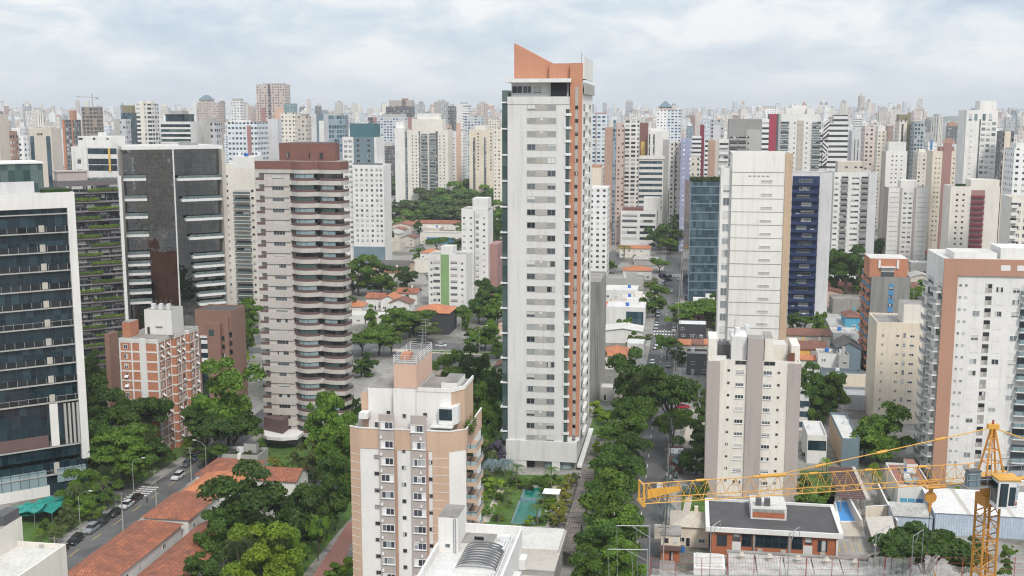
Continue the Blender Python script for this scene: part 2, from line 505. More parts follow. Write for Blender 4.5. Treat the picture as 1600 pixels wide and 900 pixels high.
plain('frame_white',(0.75,0.75,0.74));plain('frame_dark',(0.05,0.05,0.055));plain('frame_grey',(0.35,0.35,0.34));plain('steel_grey',(0.32,0.33,0.34),0.5,0.3);plain('painted_shade',(0.012,0.012,0.014),0.8);plain('tank_plastic',(0.70,0.71,0.72),0.5);plain('tank_blue',(0.03,0.16,0.5),0.5);plain('wood_pole',(0.14,0.115,0.10),0.9);plain('concrete_pole',(0.36,0.35,0.33),0.9);plain('wire_black',(0.03,0.03,0.03),0.8);paint('crane_yellow',(0.68,0.36,0.06),0.55,0.2,0.22,(0.20,0.09,0.03));paint('crane_orange',(0.58,0.27,0.05),0.6,0.25,0.3,(0.17,0.075,0.03));plain('red_metal',(0.36,0.06,0.05),0.6);plain('slab_white',(0.72,0.72,0.70),0.7);plain('slab_grey',(0.36,0.35,0.35),0.8);plain('planter_brown',(0.075,0.06,0.062),0.8);plain('wood_door',(0.16,0.06,0.035),0.7);plain('cloth_white',(0.78,0.78,0.77),0.9);plain('tank_green',(0.02,0.25,0.21),0.5);plain('brick_orange_plain',(0.42,0.14,0.065),0.9);plain('blue_tarp',(0.02,0.11,0.55),0.5);plain('court_blue',(0.15,0.25,0.40),0.9);plain('court_red',(0.35,0.13,0.10),0.9);plain('skin',(0.32,0.19,0.13),0.7);plain('wood_rail',(0.3,0.27,0.22),0.8)
window_glass('win_dark',(0.012,0.016,0.022),(0.10,0.115,0.13),(0.52,0.51,0.48),0.45);window_glass('win_pale',(0.12,0.135,0.15),(0.34,0.37,0.38),(0.62,0.62,0.6),0.4);window_glass('win_black',(0.008,0.008,0.01),(0.05,0.05,0.055),(0.3,0.3,0.29),0.15);window_glass('win_shut',(0.02,0.024,0.035),(0.07,0.075,0.10),(0.70,0.70,0.70),0.0,(0.4,0.4,0.4));window_glass('win_teal',(0.03,0.07,0.08),(0.16,0.25,0.27),(0.5,0.52,0.5),0.3)
glassy('glass_blue',[(0,(0.006,0.017,0.024)),(0.6,(0.012,0.03,0.042)),(1,(0.03,0.06,0.078))],0.03,(1.5,2.9),0.12,(0.02,0.03,0.04),0.7)
glassy('glass_mirror',[(0,(0.25,0.25,0.255)),(1,(0.31,0.305,0.30))],0.02,(1.3,1.7),0.03,(0.05,0.05,0.055),0.5,1.0,0.04)
glassy('glass_band',[(0,(0.008,0.010,0.012)),(1,(0.03,0.035,0.04))],0.1,(2.1,6.0),0.02,(0.28,0.29,0.29),fw=0.1)
glassy('glass_teal',[(0,(0.02,0.045,0.065)),(0.6,(0.045,0.085,0.11)),(1,(0.10,0.15,0.18))],0.06,(1.5,3.3),0.06,(0.05,0.07,0.08))
glassy('glass_green',[(0,(0.03,0.06,0.06)),(0.6,(0.06,0.10,0.095)),(1,(0.12,0.165,0.155))],0.06,(1.6,3.1),0.05,(0.08,0.09,0.09))
glassy('glass_grey',[(0,(0.06,0.07,0.07)),(0.6,(0.12,0.13,0.13)),(1,(0.30,0.31,0.30))],0.15,(1.1,3.0),0.04,(0.2,0.2,0.2))
glassy('glass_frost',[(0,(0.20,0.28,0.30)),(1,(0.30,0.38,0.40))],0.4,(2.0,6.0),0.02,(0.10,0.12,0.13),fw=0.2)
glassy('rail_glass',[(0,(0.10,0.14,0.145)),(1,(0.17,0.21,0.21))],0.08,(1.4,1.4),0.03,(0.25,0.26,0.26))
# ground materials
def groundmat():
    m,t,b=mat('city_ground');N=NT(t)
    p=N.pos()
    a=N.noise(p,0.035,6,0.6,0.5)
    c=N.ramp(a,[(0.34,(0.065,0.095,0.035)),(0.44,(0.11,0.10,0.075)),(0.52,(0.26,0.245,0.225)),(0.60,(0.33,0.315,0.295)),(0.70,(0.24,0.16,0.12))])
    f=N.noise(p,0.6,5,0.7)
    N.put(N.mix(0.4,c,N.ramp(f,[(0.3,(0.05,0.05,0.045)),(0.7,(0.42,0.40,0.37))])),b.inputs['Base Color'])
    b.inputs['Roughness'].default_value=0.95
groundmat()
def asphaltmat():
    m,t,b=mat('asphalt');N=NT(t)
    p=N.pos()
    a=N.noise(p,0.15,6,0.65,0.4)
    c=N.ramp(a,[(0.3,(0.075,0.073,0.074)),(0.6,(0.135,0.13,0.13)),(0.8,(0.17,0.165,0.16))])
    vo=N.n('ShaderNodeTexVoronoi');vo.inputs['Scale'].default_value=0.16;N.put(p,vo.inputs['Vector']);sx=N.sep(vo.outputs['Color'])
    c=N.mix(N.m('MULTIPLY',N.m('GREATER_THAN',sx[0],0.72),0.55),c,(0.06,0.058,0.06))
    c=N.mix(0.3,c,N.ramp(N.noise(p,2.5,4,0.8),[(0.3,(0.05,0.05,0.05)),(0.7,(0.2,0.195,0.19))]))
    N.put(c,b.inputs['Base Color']);b.inputs['Roughness'].default_value=0.9
asphaltmat()
roofing('pavement',(0.33,0.31,0.29),(0.18,0.165,0.15),0.5);roofing('plaza_stone',(0.50,0.44,0.37),(0.36,0.31,0.26),0.4);roofing('dirt',(0.20,0.15,0.11),(0.09,0.085,0.05),0.6);roofing('red_path',(0.30,0.14,0.11),(0.2,0.12,0.1),0.5)
plain('road_paint',(0.72,0.72,0.70),0.7);plain('road_yellow',(0.6,0.42,0.08),0.7)
def grassmat():
    m,t,b=mat('lawn');N=NT(t)
    p=N.pos()
    c=N.ramp(N.noise(p,0.5,6,0.7),[(0.3,(0.035,0.075,0.012)),(0.55,(0.075,0.14,0.022)),(0.75,(0.13,0.19,0.04))])
    N.put(c,b.inputs['Base Color']);b.inputs['Roughness'].default_value=0.95
grassmat()
def watermat(name,c0,c1):
    m,t,b=mat(name);N=NT(t)
    N.put(N.ramp(N.noise(N.pos(),0.5,4,0.6,1.0),[(0.3,c0),(0.7,c1)]),b.inputs['Base Color'])
    b.inputs['Roughness'].default_value=0.08
    N.bump(N.noise(N.pos(),1.6,3,0.6),0.25,0.1,b)
watermat('pool_green',(0.004,0.115,0.095),(0.012,0.19,0.155));watermat('pool_blue',(0.05,0.26,0.62),(0.10,0.36,0.75))
leafmat('leaf_deep',(0.017,0.049,0.009),(0.051,0.107,0.016),(0.120,0.198,0.027))
leafmat('leaf_mid',(0.027,0.071,0.010),(0.088,0.168,0.017),(0.183,0.287,0.032))
leafmat('leaf_lime',(0.061,0.116,0.010),(0.159,0.250,0.015),(0.287,0.390,0.030))
leafmat('leaf_olive',(0.034,0.061,0.017),(0.091,0.128,0.032),(0.171,0.201,0.061))
leafmat('leaf_silver',(0.10,0.15,0.16),(0.17,0.23,0.24),(0.26,0.33,0.34))
leafmat('leaf_yellow',(0.10,0.12,0.015),(0.20,0.21,0.03),(0.30,0.28,0.05))
leafmat('leaf_purple',(0.03,0.03,0.035),(0.08,0.07,0.10),(0.14,0.11,0.18))
plain('bark',(0.10,0.08,0.065),0.95);plain('palm_bark',(0.19,0.16,0.13),0.95)

# ---------------------------------------------------------------- ground sheet, hills
def build_ground():
    xs=np.concatenate([np.linspace(-9000,-1200,14),np.linspace(-1100,1100,40),np.linspace(1200,9000,14)])
    ys=np.concatenate([np.linspace(-700,1200,20),np.linspace(1300,4400,26),np.linspace(4700,14000,14)])
    mb=MB()
    nx=len(xs)
    for y in ys:
        for x in xs: mb.v.append((x,y,elev(x,y)))
    for j in range(len(ys)-1):
        for i in range(nx-1):
            a=j*nx+i
            mb.f.append((a,a+1,a+nx+1,a+nx));mb.m.append(0)
    struct(mb.build('ground','city_ground'))
build_ground()
def build_hills():
    m,t,b=mat('far_woods');N=NT(t)
    N.put(N.ramp(N.noise(N.pos(),0.012,8,0.7),[(0.3,(0.02,0.045,0.025)),(0.5,(0.035,0.07,0.035)),(0.62,(0.2,0.19,0.17))]),b.inputs['Base Color'])
    b.inputs['Roughness'].default_value=1
    mb=MB();rr=random.Random(4)
    n,k=90,8
    for j in range(k):
        for i in range(n):
            x=-6500+13000*i/(n-1)
            s=math.sin(math.pi*j/(k-1))
            z=30+(55+26*math.sin(x*0.0011+1)+18*math.sin(x*0.0037+2)+rr.uniform(-5,5))*s*(1.25 if x>1500 else 1)
            mb.v.append((x,6600+260*j+200*math.sin(x*0.0009),z))
    for j in range(k-1):
        for i in range(n-1):
            a=j*n+i
            mb.f.append((a,a+1,a+n+1,a+n));mb.m.append(0)
    struct(mb.build('hills','far_woods',smooth=True))
build_hills()
def sheet(name,mat_,pts,z,kind='structure',parent=None):
    mb=MB();mb.face([(p[0],p[1],z) for p in pts])
    # keep it facing up
    a,b,c=[Vector(q) for q in mb.v[:3]]
    if (b-a).cross(c-a).z<0: mb.f[0]=tuple(reversed(mb.f[0]))
    o=mb.build(name,mat_,parent)
    if kind: o['kind']=kind
    return o
def pxsheet(name,mat_,px,z): return sheet(name,mat_,[G(a,b,z) for a,b in px],z)
U9,V9=ud(YAW),vd(YAW)
def uv9(u,v): return Vector((U9.x*u+V9.x*v,U9.y*u+V9.y*v,0))
def grid(p): return (p.x*U9.x+p.y*U9.y,p.x*V9.x+p.y*V9.y)
def strip(name,mat_,u0,u1,v0,v1,z): return sheet(name,mat_,[uv9(u0,v0),uv9(u1,v0),uv9(u1,v1),uv9(u0,v1)],z)
def slab(name,mat_,u0,u1,v0,v1,z0,z1,kind='structure'):
    mb=MB();a=[uv9(u0,v0),uv9(u1,v0),uv9(u1,v1),uv9(u0,v1)]
    mb.prism(a,z0,z1);o=mb.build(name,mat_)
    if kind: o['kind']=kind
    return o

# ---------------------------------------------------------------- windows, balconies and the general tower
WM={}
def win_mesh(w_,h_,fr='frame_white',gl='win_dark',mull=1,name='window',sill=False):
    k=(round(w_,2),round(h_,2),fr,gl,mull,name,sill)
    if k in WM: return WM[k]
    mb=MB();t=min(0.09,w_*0.09);x,z=w_/2,h_/2
    mb.box(-x,-0.07,-z,-x+t,0.05,z,0,skip='b');mb.box(x-t,-0.07,-z,x,0.05,z,0,skip='b')
    mb.box(-x+t,-0.07,z-t,x-t,0.05,z,0,skip='blr');mb.box(-x+t,-0.07,-z,x-t,0.05,-z+t,0,skip='blr')
    for i in range(mull):
        c=-x+w_*(i+1)/(mull+1)
        mb.box(c-t*0.4,-0.06,-z+t,c+t*0.4,0.02,z-t,0,skip='bud')
    if sill: mb.box(-x-0.1,-0.18,-z-0.1,x+0.1,0.05,-z,0,skip='b')
    mb.face([(-x+t,-0.02,-z+t),(x-t,-0.02,-z+t),(x-t,-0.02,z-t),(-x+t,-0.02,z-t)],1)
    WM[k]=mb.mesh(name,[fr,gl])
    return WM[k]
def balcony_mesh(w_,h_,prj=1.3,slabm='slab_white',rail='rail_glass',back='win_dark',rail_h=1.0,fh=3.0,solid=0.0,name='balcony'):
    k=('b',round(w_,2),round(h_,2),prj,slabm,rail,back,rail_h,fh,solid)
    if k in WM: return WM[k]
    mb=MB();x=w_/2;z=-fh/2
    mb.box(-x,-prj,z-0.12,x,-0.003,z+0.14+solid,0)
    zz=z+0.142+solid
    mb.box(-x,-prj,zz,x,-prj+0.06,z+rail_h+0.14,1,skip='d')
    mb.box(-x,-prj+0.06,zz,-x+0.06,-0.003,z+rail_h+0.14,1,skip='d');mb.box(x-0.06,-prj+0.06,zz,x,-0.003,z+rail_h+0.14,1,skip='d')
    mb.face([(-x+0.1,-0.02,zz),(x-0.1,-0.02,zz),(x-0.1,-0.02,zz+h_),(-x+0.1,-0.02,zz+h_)],2)
    WM[k]=mb.mesh(name,[slabm,rail,back])
    return WM[k]
class Bld:
    def __init__(s,name,label,cat,xl,xr,yt,Y,dep,wall,yaw=YAW,group=None,fh=3.0,rim=0.9,roof='roof_grey',width=None,anchor='l',body=True,h=None,zbase=0.0):
        if anchor=='r': p,w_,hh=fitr(xr,yt,Y,width,yaw)
        else:
            p,w_,hh=fit(xl,xr,yt,Y,yaw)
            if width: w_=width
        z0=elev(p.x,p.y)
        s.p,s.w,s.h,s.dep,s.fh,s.yaw=p,w_,hh-z0,dep,fh,yaw
        if h: s.h=h
        s.root=thing(name,label,cat,(p.x,p.y,z0),yaw,group,(xl+xr)/2)
        s.wq={}
        s.wall=wall
        if body:
            mb=MB()
            mb.box(0,0,zbase,s.w,dep,s.h-rim,0,skip='d')
            if rim>0.05:
                t=0.25;a,b=s.h-rim,s.h
                mb.box(0,0,a,s.w,t,b,skip='d');mb.box(0,dep-t,a,s.w,dep,b,skip='d')
                mb.box(0,t,a,t,dep-t,b,skip='dfb');mb.box(s.w-t,t,a,s.w,dep-t,b,skip='dfb')
                r=MB();r.face([(t,t,a+0.02),(s.w-t,t,a+0.02),(s.w-t,dep-t,a+0.02),(t,dep-t,a+0.02)]);r.build('roof',roof,s.root)
            mb.build('wall',wall,s.root)
    def add(s,me,x,y,z,rz=0.0,name='window'):
        s.wq.setdefault(name,[]).append((me,x,y,z,rz));return s
    def at(s,face,f,z,out=0.0):
        if face=='f': return (f*s.w,-out,z,0.0)
        if face=='r': return (s.w+out,f*s.dep,z,math.pi/2)
        return (-out,f*s.dep,z,-math.pi/2)
    def rows(s,t0,zlo,fh=None):
        fh=fh or s.fh;z=s.h-t0-fh/2
        while z>zlo:
            yield z;z -= fh
    def col(s,face,f,me,t0=1.2,zlo=0.5,fh=None,name='window',dz=0.0,skip=0.0,out=0.0):
        for z in s.rows(t0,zlo,fh):
            if skip and random.random()<skip: continue
            s.add(me,*s.at(face,f,z+dz,out),name=name)
        return s
    def panel(s,face,f0,f1,z0,z1,m,prj=0.06,name='panel'):
        mb=MB()
        if face=='f': mb.box(f0*s.w,-prj,z0,f1*s.w,-0.003,z1)
        elif face=='r': mb.box(s.w+0.003,f0*s.dep,z0,s.w+prj,f1*s.dep,z1)
        else: mb.box(-prj,f0*s.dep,z0,-0.003,f1*s.dep,z1)
        return mb.build(name,m,s.root)
    def pent(s,x0,x1,y0,y1,h,m,name='penthouse',z=None,cap=None,roof=None):
        mb=MB();b=(s.h-0.88) if z is None else z
        mb.box(x0*s.w,y0,b,x1*s.w,y1,b+h,0,mt=1 if roof else None)
        if cap: mb.box(x0*s.w-0.3,y0-0.3,b+h+0.003,x1*s.w+0.3,y1+0.3,b+h+cap)
        return mb.build(name,[m]+([roof] if roof else []),s.root)
    def done(s):
        for name,q in s.wq.items():
            q.sort(key=lambda a:-a[3]+0.02*a[2])
            for me,x,y,z,rz in q[:100]:
                link(name,me,s.root,(x,y,z),rz)
            rest=q[100:]
            if rest:
                mb=MB();mats=[]
                for me,x,y,z,rz in rest:
                    Mx=Matrix.Translation((x,y,z)) @ Matrix.Rotation(rz,4,'Z')
                    i=len(mb.v)
                    mb.v += [tuple(Mx @ v.co) for v in me.vertices]
                    idx=[]
                    for mm in me.materials:
                        if mm not in mats: mats.append(mm)
                        idx.append(mats.index(mm))
                    for pl in me.polygons:
                        mb.f.append(tuple(i+k for k in pl.vertices));mb.m.append(idx[pl.material_index])
                o=mb.build(name,mats,s.root);o['kind']='stuff'
        return s
def roof_gear(b,n=3,seed=0,z=None,x0=0.1,x1=0.9):
    """water tanks, air-conditioning boxes and a mast on the roof of a building"""
    r=random.Random(seed);z=b.h-0.86 if z is None else z
    for i in range(n):
        x,y=r.uniform(x0,x1)*b.w,r.uniform(0.15,0.85)*b.dep
        k=r.random()
        mb=MB()
        if k<0.4: mb.tube((x,y,z),(x,y,z+r.uniform(1,1.8)),r.uniform(0.6,1.0),10);mb.build('water_tank',r.choice(['tank_plastic','tank_blue','tank_plastic']),b.root)
        elif k<0.75:
            mb.box(x,y,z,x+r.uniform(0.8,1.6),y+0.9,z+r.uniform(0.7,1.2));mb.build('ac_unit','tank_plastic',b.root)
        else:
            hh=r.uniform(3,7)
            mb.tube((x,y,z),(x,y,z+hh),0.06,5)
            for q in range(4): mb.tube((x-0.6,y,z+hh*(0.6+0.1*q)),(x+0.6,y,z+hh*(0.6+0.1*q)),0.025,4)
            mb.build('antenna','steel_grey',b.root)
# ================================================================ the large buildings, one by one
def main_tower():
    Y=279.0
    b=Bld('residential_tower','tallest pale grey residential tower with an orange slanted crown and an orange side strip','tower block',793,890,163,Y,14,'tower_white',rim=0,body=False)
    k=b.w/97.0                      # metres per photo pixel across the front
    X=lambda px: (px-793)*k
    Z=lambda py,d=0.0: zat(py,Y+d)
    top=Z(163);zpod,zband=Z(717),Z(690)
    fh=(Z(168)-Z(682))/26
    w_=b.w;dep=14.0
    mb=MB();mb.box(0,0,zband,w_,dep,top)
    mb.build('wall','tower_white',b.root)
    # podium band, lobby and columns
    mb=MB();mb.box(-0.4,-0.5,zpod,X(906),33,zband+0.6);mb.build('podium_band','tower_white',b.root)
    mb=MB();mb.box(0.8,1.5,0,X(898),30,zpod-0.003);mb.build('lobby','panel_grey',b.root)
    mb=MB();mb.box(X(796),-0.4,0,X(824),1.49,zpod-0.003);mb.box(X(866),-0.4,0,X(879),1.49,zpod-0.003);mb.build_each('lobby_wall','tower_white',b.root)
    mb=MB();mb.box(X(824.2),1.3,0,X(836),1.49,zpod-0.3);mb.build('doorway','painted_shade',b.root)  # black panel, its colour stands in for the shade inside the doorway
    for a,c in ((854,866),(879.5,897)):
        mb=MB();mb.box(X(a),0.6,0,X(c),1.49,zpod-0.2);mb.build('lobby_glass','glass_frost',b.root)
    # canopy down the side
    mb=MB();mb.box(X(906)+0.01,0.5,zpod-1.6,X(914),36,zpod-1.1);mb.build('side_canopy','slab_white',b.root)
    # brick-orange wing
    wx0,wx1,wd=w_+0.003,X(909),30.0
    mb=MB();mb.box(wx0,1.2,zband+0.6,wx1,wd,Z(128));mb.build('wing_wall','warm_white',b.root)
    mb=MB();mb.box(wx0,0.95,zband+2,wx1,1.19,Z(128));mb.build('orange_strip','terracotta_paint',b.root)
    mb=MB();mb.box(X(898),0.88,zband+2.2,X(903),0.947,Z(136));mb.build('grey_strip','panel_grey',b.root)
    s_me=win_mesh(0.75,0.9,'frame_dark','win_black',0)
    s_me=s_me.copy();s_me.name='slit_window'
    sh=win_mesh(2.1,1.5,'frame_grey','win_dark',1)
    sh2=win_mesh(2.1,1.5,'panel_grey','win_pale',1)
    shutter=MB()
    for q in range(6): shutter.box(-1.05,-0.07-0.02*(q%2),-0.75+q*0.25,1.05,0.0,-0.75+q*0.25+0.22,0)
    shm=shutter.mesh('window',['frame_grey'])
    pan=MB();pan.box(-1.5,-0.06,-0.8,1.5,-0.003,0.8,0);pan.box(-0.28,-0.12,0.1,0.28,-0.061,0.62,1);pan.box(-0.2,-0.13,0.16,0.2,-0.121,0.52,2)
    pm=pan.mesh('spandrel',['panel_grey','frame_white','win_pale'])
    led=MB();led.prism([(w_-1.0,-0.3),(w_+0.55,-0.3),(w_+0.2,0.9),(w_-1.0,0.9)],-0.42,0.2,0)
    ledm=led.mesh('ledge',['slab_white'])
    dw=MB();dw.box(w_-0.9,-0.05,zband+0.6,w_-0.02,-0.003,top-1.2);dw.build('window_strip','glass_green',b.root)
    dw=MB();dw.box(w_-0.003+0.0,0.05,zband+0.6,w_+0.04,0.94,top-1.2);dw.build('window_strip','win_black',b.root)
    rr=random.Random(5)
    sw=win_mesh(4.2,1.6,'frame_dark','win_dark',2);sw2=win_mesh(3.2,1.7,'frame_dark','win_black',1)
    sl=MB();sl.box(-3.5,-0.75,-1.15,3.5,-0.003,-0.35);slm=sl.mesh('side_balcony',['warm_white'])
    for i in range(27):
        z=Z(168)-i*fh
        for c in (830.5,862.5):
            q=rr.random()
            b.add(sh if q<0.45 else sh2 if q<0.7 else shm,X(c),0,z)
        b.add(pm,X(846.5),0,z,name='spandrel')
        b.add(ledm,0,0,z-fh*0.5,name='ledge')
        b.add(s_me,X(900.5),0.88,z,name='slit_window')
        b.add(sw,wx1,6.5,z,math.pi/2,name='side_window');b.add(sw2,wx1,22.5,z,math.pi/2,name='side_window')
        b.add(slm,wx1,12+0*i,z,math.pi/2,name='side_balcony')
    # glass bay on the left side with a white shelf every second floor
    mb=MB();mb.box(-1.5,0.8,zband,-0.003,9,Z(141));mb.build('glass_bay','glass_green',b.root)
    for i in range(15):
        z=Z(160)-i*fh*2
        mb=MB();mb.box(-1.95,0.4,z-0.18,-0.01,9.3,z+0.18);mb.build('shelf','slab_white',b.root)
    # penthouse: recessed storey, white roof slab
    pz=Z(163)
    mb=MB();mb.box(X(797),2.2,pz+0.02,X(887),12,Z(129));mb.build('penthouse','warm_white',b.root)
    for c,ww in ((806,2.6),(822,2.2),(838,2.2),(868,2.4)):
        link('penthouse_window',win_mesh(ww,1.8,'frame_white','win_dark',1,'penthouse_window'),b.root,(X(c),2.2,pz+3.6))
    mb=MB();mb.box(X(860),1.2,pz+0.3,X(884),2.19,Z(129));mb.build('terrace_painted_shade','painted_shade',b.root)  # solid black box, the shade of the open terrace put into its colour
    mb=MB();mb.box(-0.1,0.05,pz+0.02,w_-0.3,0.13,pz+1.9);mb.build('terrace_rail','rail_glass',b.root)
    mb=MB();mb.box(-0.05,-0.12,Z(163),w_+0.05,-0.003,Z(151));mb.build('parapet','tower_white',b.root)
    mb=MB();mb.box(-0.2,-0.6,Z(129),w_+0.3,10,Z(123));mb.build('roof_slab','slab_white',b.root)
    # orange crown
    D=4.0;zs=Z(124,D)
    mb=MB();mb.xprism([(X(799.5),zs),(X(856),zs),(X(856),Z(97.5,D)),(X(799.5),Z(67.5,D))],D,D+7);mb.build('slanted_crown','terracotta_paint',b.root)
    mb=MB();mb.box(X(856)+0.003,D-1.5,zs,wx1,D+9,Z(100,D));mb.build('crown_block','terracotta_paint',b.root)
    mb=MB();mb.box(wx0,0.95,Z(128)+0.003,wx1,D-1.503,Z(100,D));mb.build('orange_pier','terracotta_paint',b.root)
    mb=MB();mb.xprism([(wx1+0.003,Z(124,D)),(wx1+0.35,Z(124,D)),(wx1+0.35,Z(94,D+14)),(wx1+0.003,Z(100,D))],1.5,D+22);mb.build('side_screen','warm_white',b.root)
    mb=MB();mb.box(wx1+0.36,1.6,Z(147),wx1+0.6,29,Z(130));mb.build('louver','panel_grey',b.root)
    mb=MB();mb.tube((X(903),D+4,Z(100,D)),(X(903),D+4,Z(82,D)),0.08,5);mb.build('antenna','steel_grey',b.root)
    b.done()
main_tower()

def glass_tower():
    Y=262.0;wid=36.0
    b=Bld('office_tower','dark blue glass office tower in a white frame, cut off by the picture edge','office building',0,116,300,Y,20,'white_paint',yaw=-33,width=wid,anchor='r',body=False)
    w_,top=b.w,b.h
    Z=lambda py: zat(py,Y)
    mb=MB();mb.box(0.0,0.9,9,w_-1.9,19,top-3.6);mb.build('curtain_wall','glass_blue',b.root)
    mb=MB();mb.box(0,0,top-3.6,w_,20,top,0,mt=1);mb.build('parapet',['white_paint','roof_light'],b.root)
    mb=MB();mb.box(w_-1.75,0,8.0,w_,20,top-3.603);mb.build('side_pier','white_paint',b.root)
    mb=MB();mb.box(0,0.9,0,w_-0.3,20,8.0);mb.build('podium','glass_blue',b.root)
    rows=[Z(y) for y in (333,362,392,421,450,478,507.5,536.5,565,594,623,691,733)]
    for i,z in enumerate(rows):
        z -= 0.0
        mb=MB();mb.box(-0.2,0.2,z-0.11,w_-1.753,0.89,z+0.11);mb.build('floor_edge','mid_grey',b.root)
        if 0<i:
            up=MB();hgt=1.5
            up.box(-0.2,0.72,z+0.221,w_-1.753,0.86,z+hgt);up.build('dark_band','glass_band',b.root)
    # column showing between the glass
    for xx in (w_-8.2,w_-25):
        mb=MB();mb.box(xx,0.3,8,xx+1.1,0.88,top-3.6-0.01)
        mb2=MB()
        for i in range(len(rows)-1):
            a,c=rows[i+1]+0.25,rows[i+1]+(rows[i]-rows[i+1])*0.42
            mb2.box(xx,0.45,a,xx+1.2,0.73,c)
        mb2.build_each('column','beige_concrete',b.root)
    # low terrace floors: fins and columns
    mb=MB();mb.box(w_-8.4,0.3,rows[11]+0.25,w_-6.6,0.9,rows[10]-0.25);mb.build('terrace_column','warm_white',b.root)
    for q in range(4):
        mb=MB();x=w_-2.35-q*0.95;mb.box(x,0.3,rows[11]+0.25,x+0.5,0.9,rows[10]-0.6);mb.build('fin','mid_grey',b.root)
    mb=MB();mb.box(0,0.55,rows[11]+0.23,w_-9,0.9,rows[11]+3.0);mb.build('terrace_wall','rail_brown',b.root)
    mb=MB();mb.box(0,0.4,2.6,w_-10,0.88,6.4);mb.build('frosted_glazing','glass_frost',b.root)
    mb=MB();mb.box(w_-7.6,0.4,3.0,w_-1.0,0.88,6.4);mb.build('frosted_glazing','glass_frost',b.root)
    mb=MB();mb.box(0,0.3,0,w_-9.5,0.89,2.59);mb.build('base_wall','white_paint',b.root)
    # glazed box on the roof
    zt=zat(252,Y+3)
    mb=MB();mb.box(0,3,top+0.003,w_-6,17,zt-0.35);mb.build('roof_storey','glass_green',b.root)
    mb=MB();mb.box(-0.2,2.7,zt-0.35,w_-5.7,17.3,zt);mb.build('roof_slab','slab_white',b.root)
    mb=MB();mb.box(w_-16,2.6,top+0.01,w_-8.2,2.98,top+2.6);mb.build('roof_screen','lilac_grey',b.root)
    mb=MB();mb.box(w_-7,1.5,top+0.003,w_-0.5,10,top+0.7);mb.build('planter','leaf_deep',b.root)
glass_tower()

def planter_tower():
    b=Bld('apartment_tower','grey apartment tower with green planters along its stacked balconies','tower block',90,187,283,366,8,'plum_grey',yaw=-33,fh=3.05,rim=0.3)
    w_=b.w;rr=random.Random(8)
    mb=MB();mb.box(w_-0.9,-1.6,0,w_+0.1,0.4,b.h+1.2);mb.build('edge_fin','slab_white',b.root)
    wm=win_mesh(3.6,1.7,'frame_dark','win_dark',2);wm2=win_mesh(2.6,1.7,'frame_grey','win_dark',1)
    i=0;z=b.h-2.6
    while z>4:
        mb=MB();mb.box(0,-1.3,z-1.75,w_-0.91,-0.003,z-1.15);mb.build('floor_slab','plum_band',b.root)
        for k in range(5):
            b.add(wm if (k+i)%2 else wm2,w_*(0.1+0.2*k),0,z,name='window')
        a,c=((0.02,0.62) if i%2 else (0.45,0.93))
        pl=MB();pl.box(a*w_,-1.55,z-1.14,c*w_,-1.0,z-0.75);pl.build('planter','planter_brown',b.root)
        gr=MB()
        x=a*w_
        while x<c*w_:
            for q in range(6):
                px,py,pz=x+rr.uniform(0,0.5),rr.uniform(-1.75,-0.9),z-0.75+rr.uniform(-0.25,0.55)
                s=rr.uniform(0.15,0.34);t=rr.uniform(0,6.28)
                gr.face([(px+s*math.cos(t+q2*1.57),py+0.5*s*math.sin(t*2+q2),pz+s*math.sin(t+q2*1.57)) for q2 in range(4)])
            x += 0.28
        gr.build('planter_foliage','leaf_lime',b.root)
        rl=MB();rl.box((0 if i%2==0 else 0.62)*w_,-1.3,z-1.14,(0.45 if i%2==0 else 0.955)*w_,-1.24,z-0.25);rl.build('railing','glass_band',b.root)
        z -= b.fh;i += 1
    b.pent(0.02,0.5,2,7.5,3.6,'brown_grey',cap=0.4)
    b.pent(0.52,0.98,1,7,1.4,'rail_glass',name='terrace_rail')
    b.done()
planter_tower()

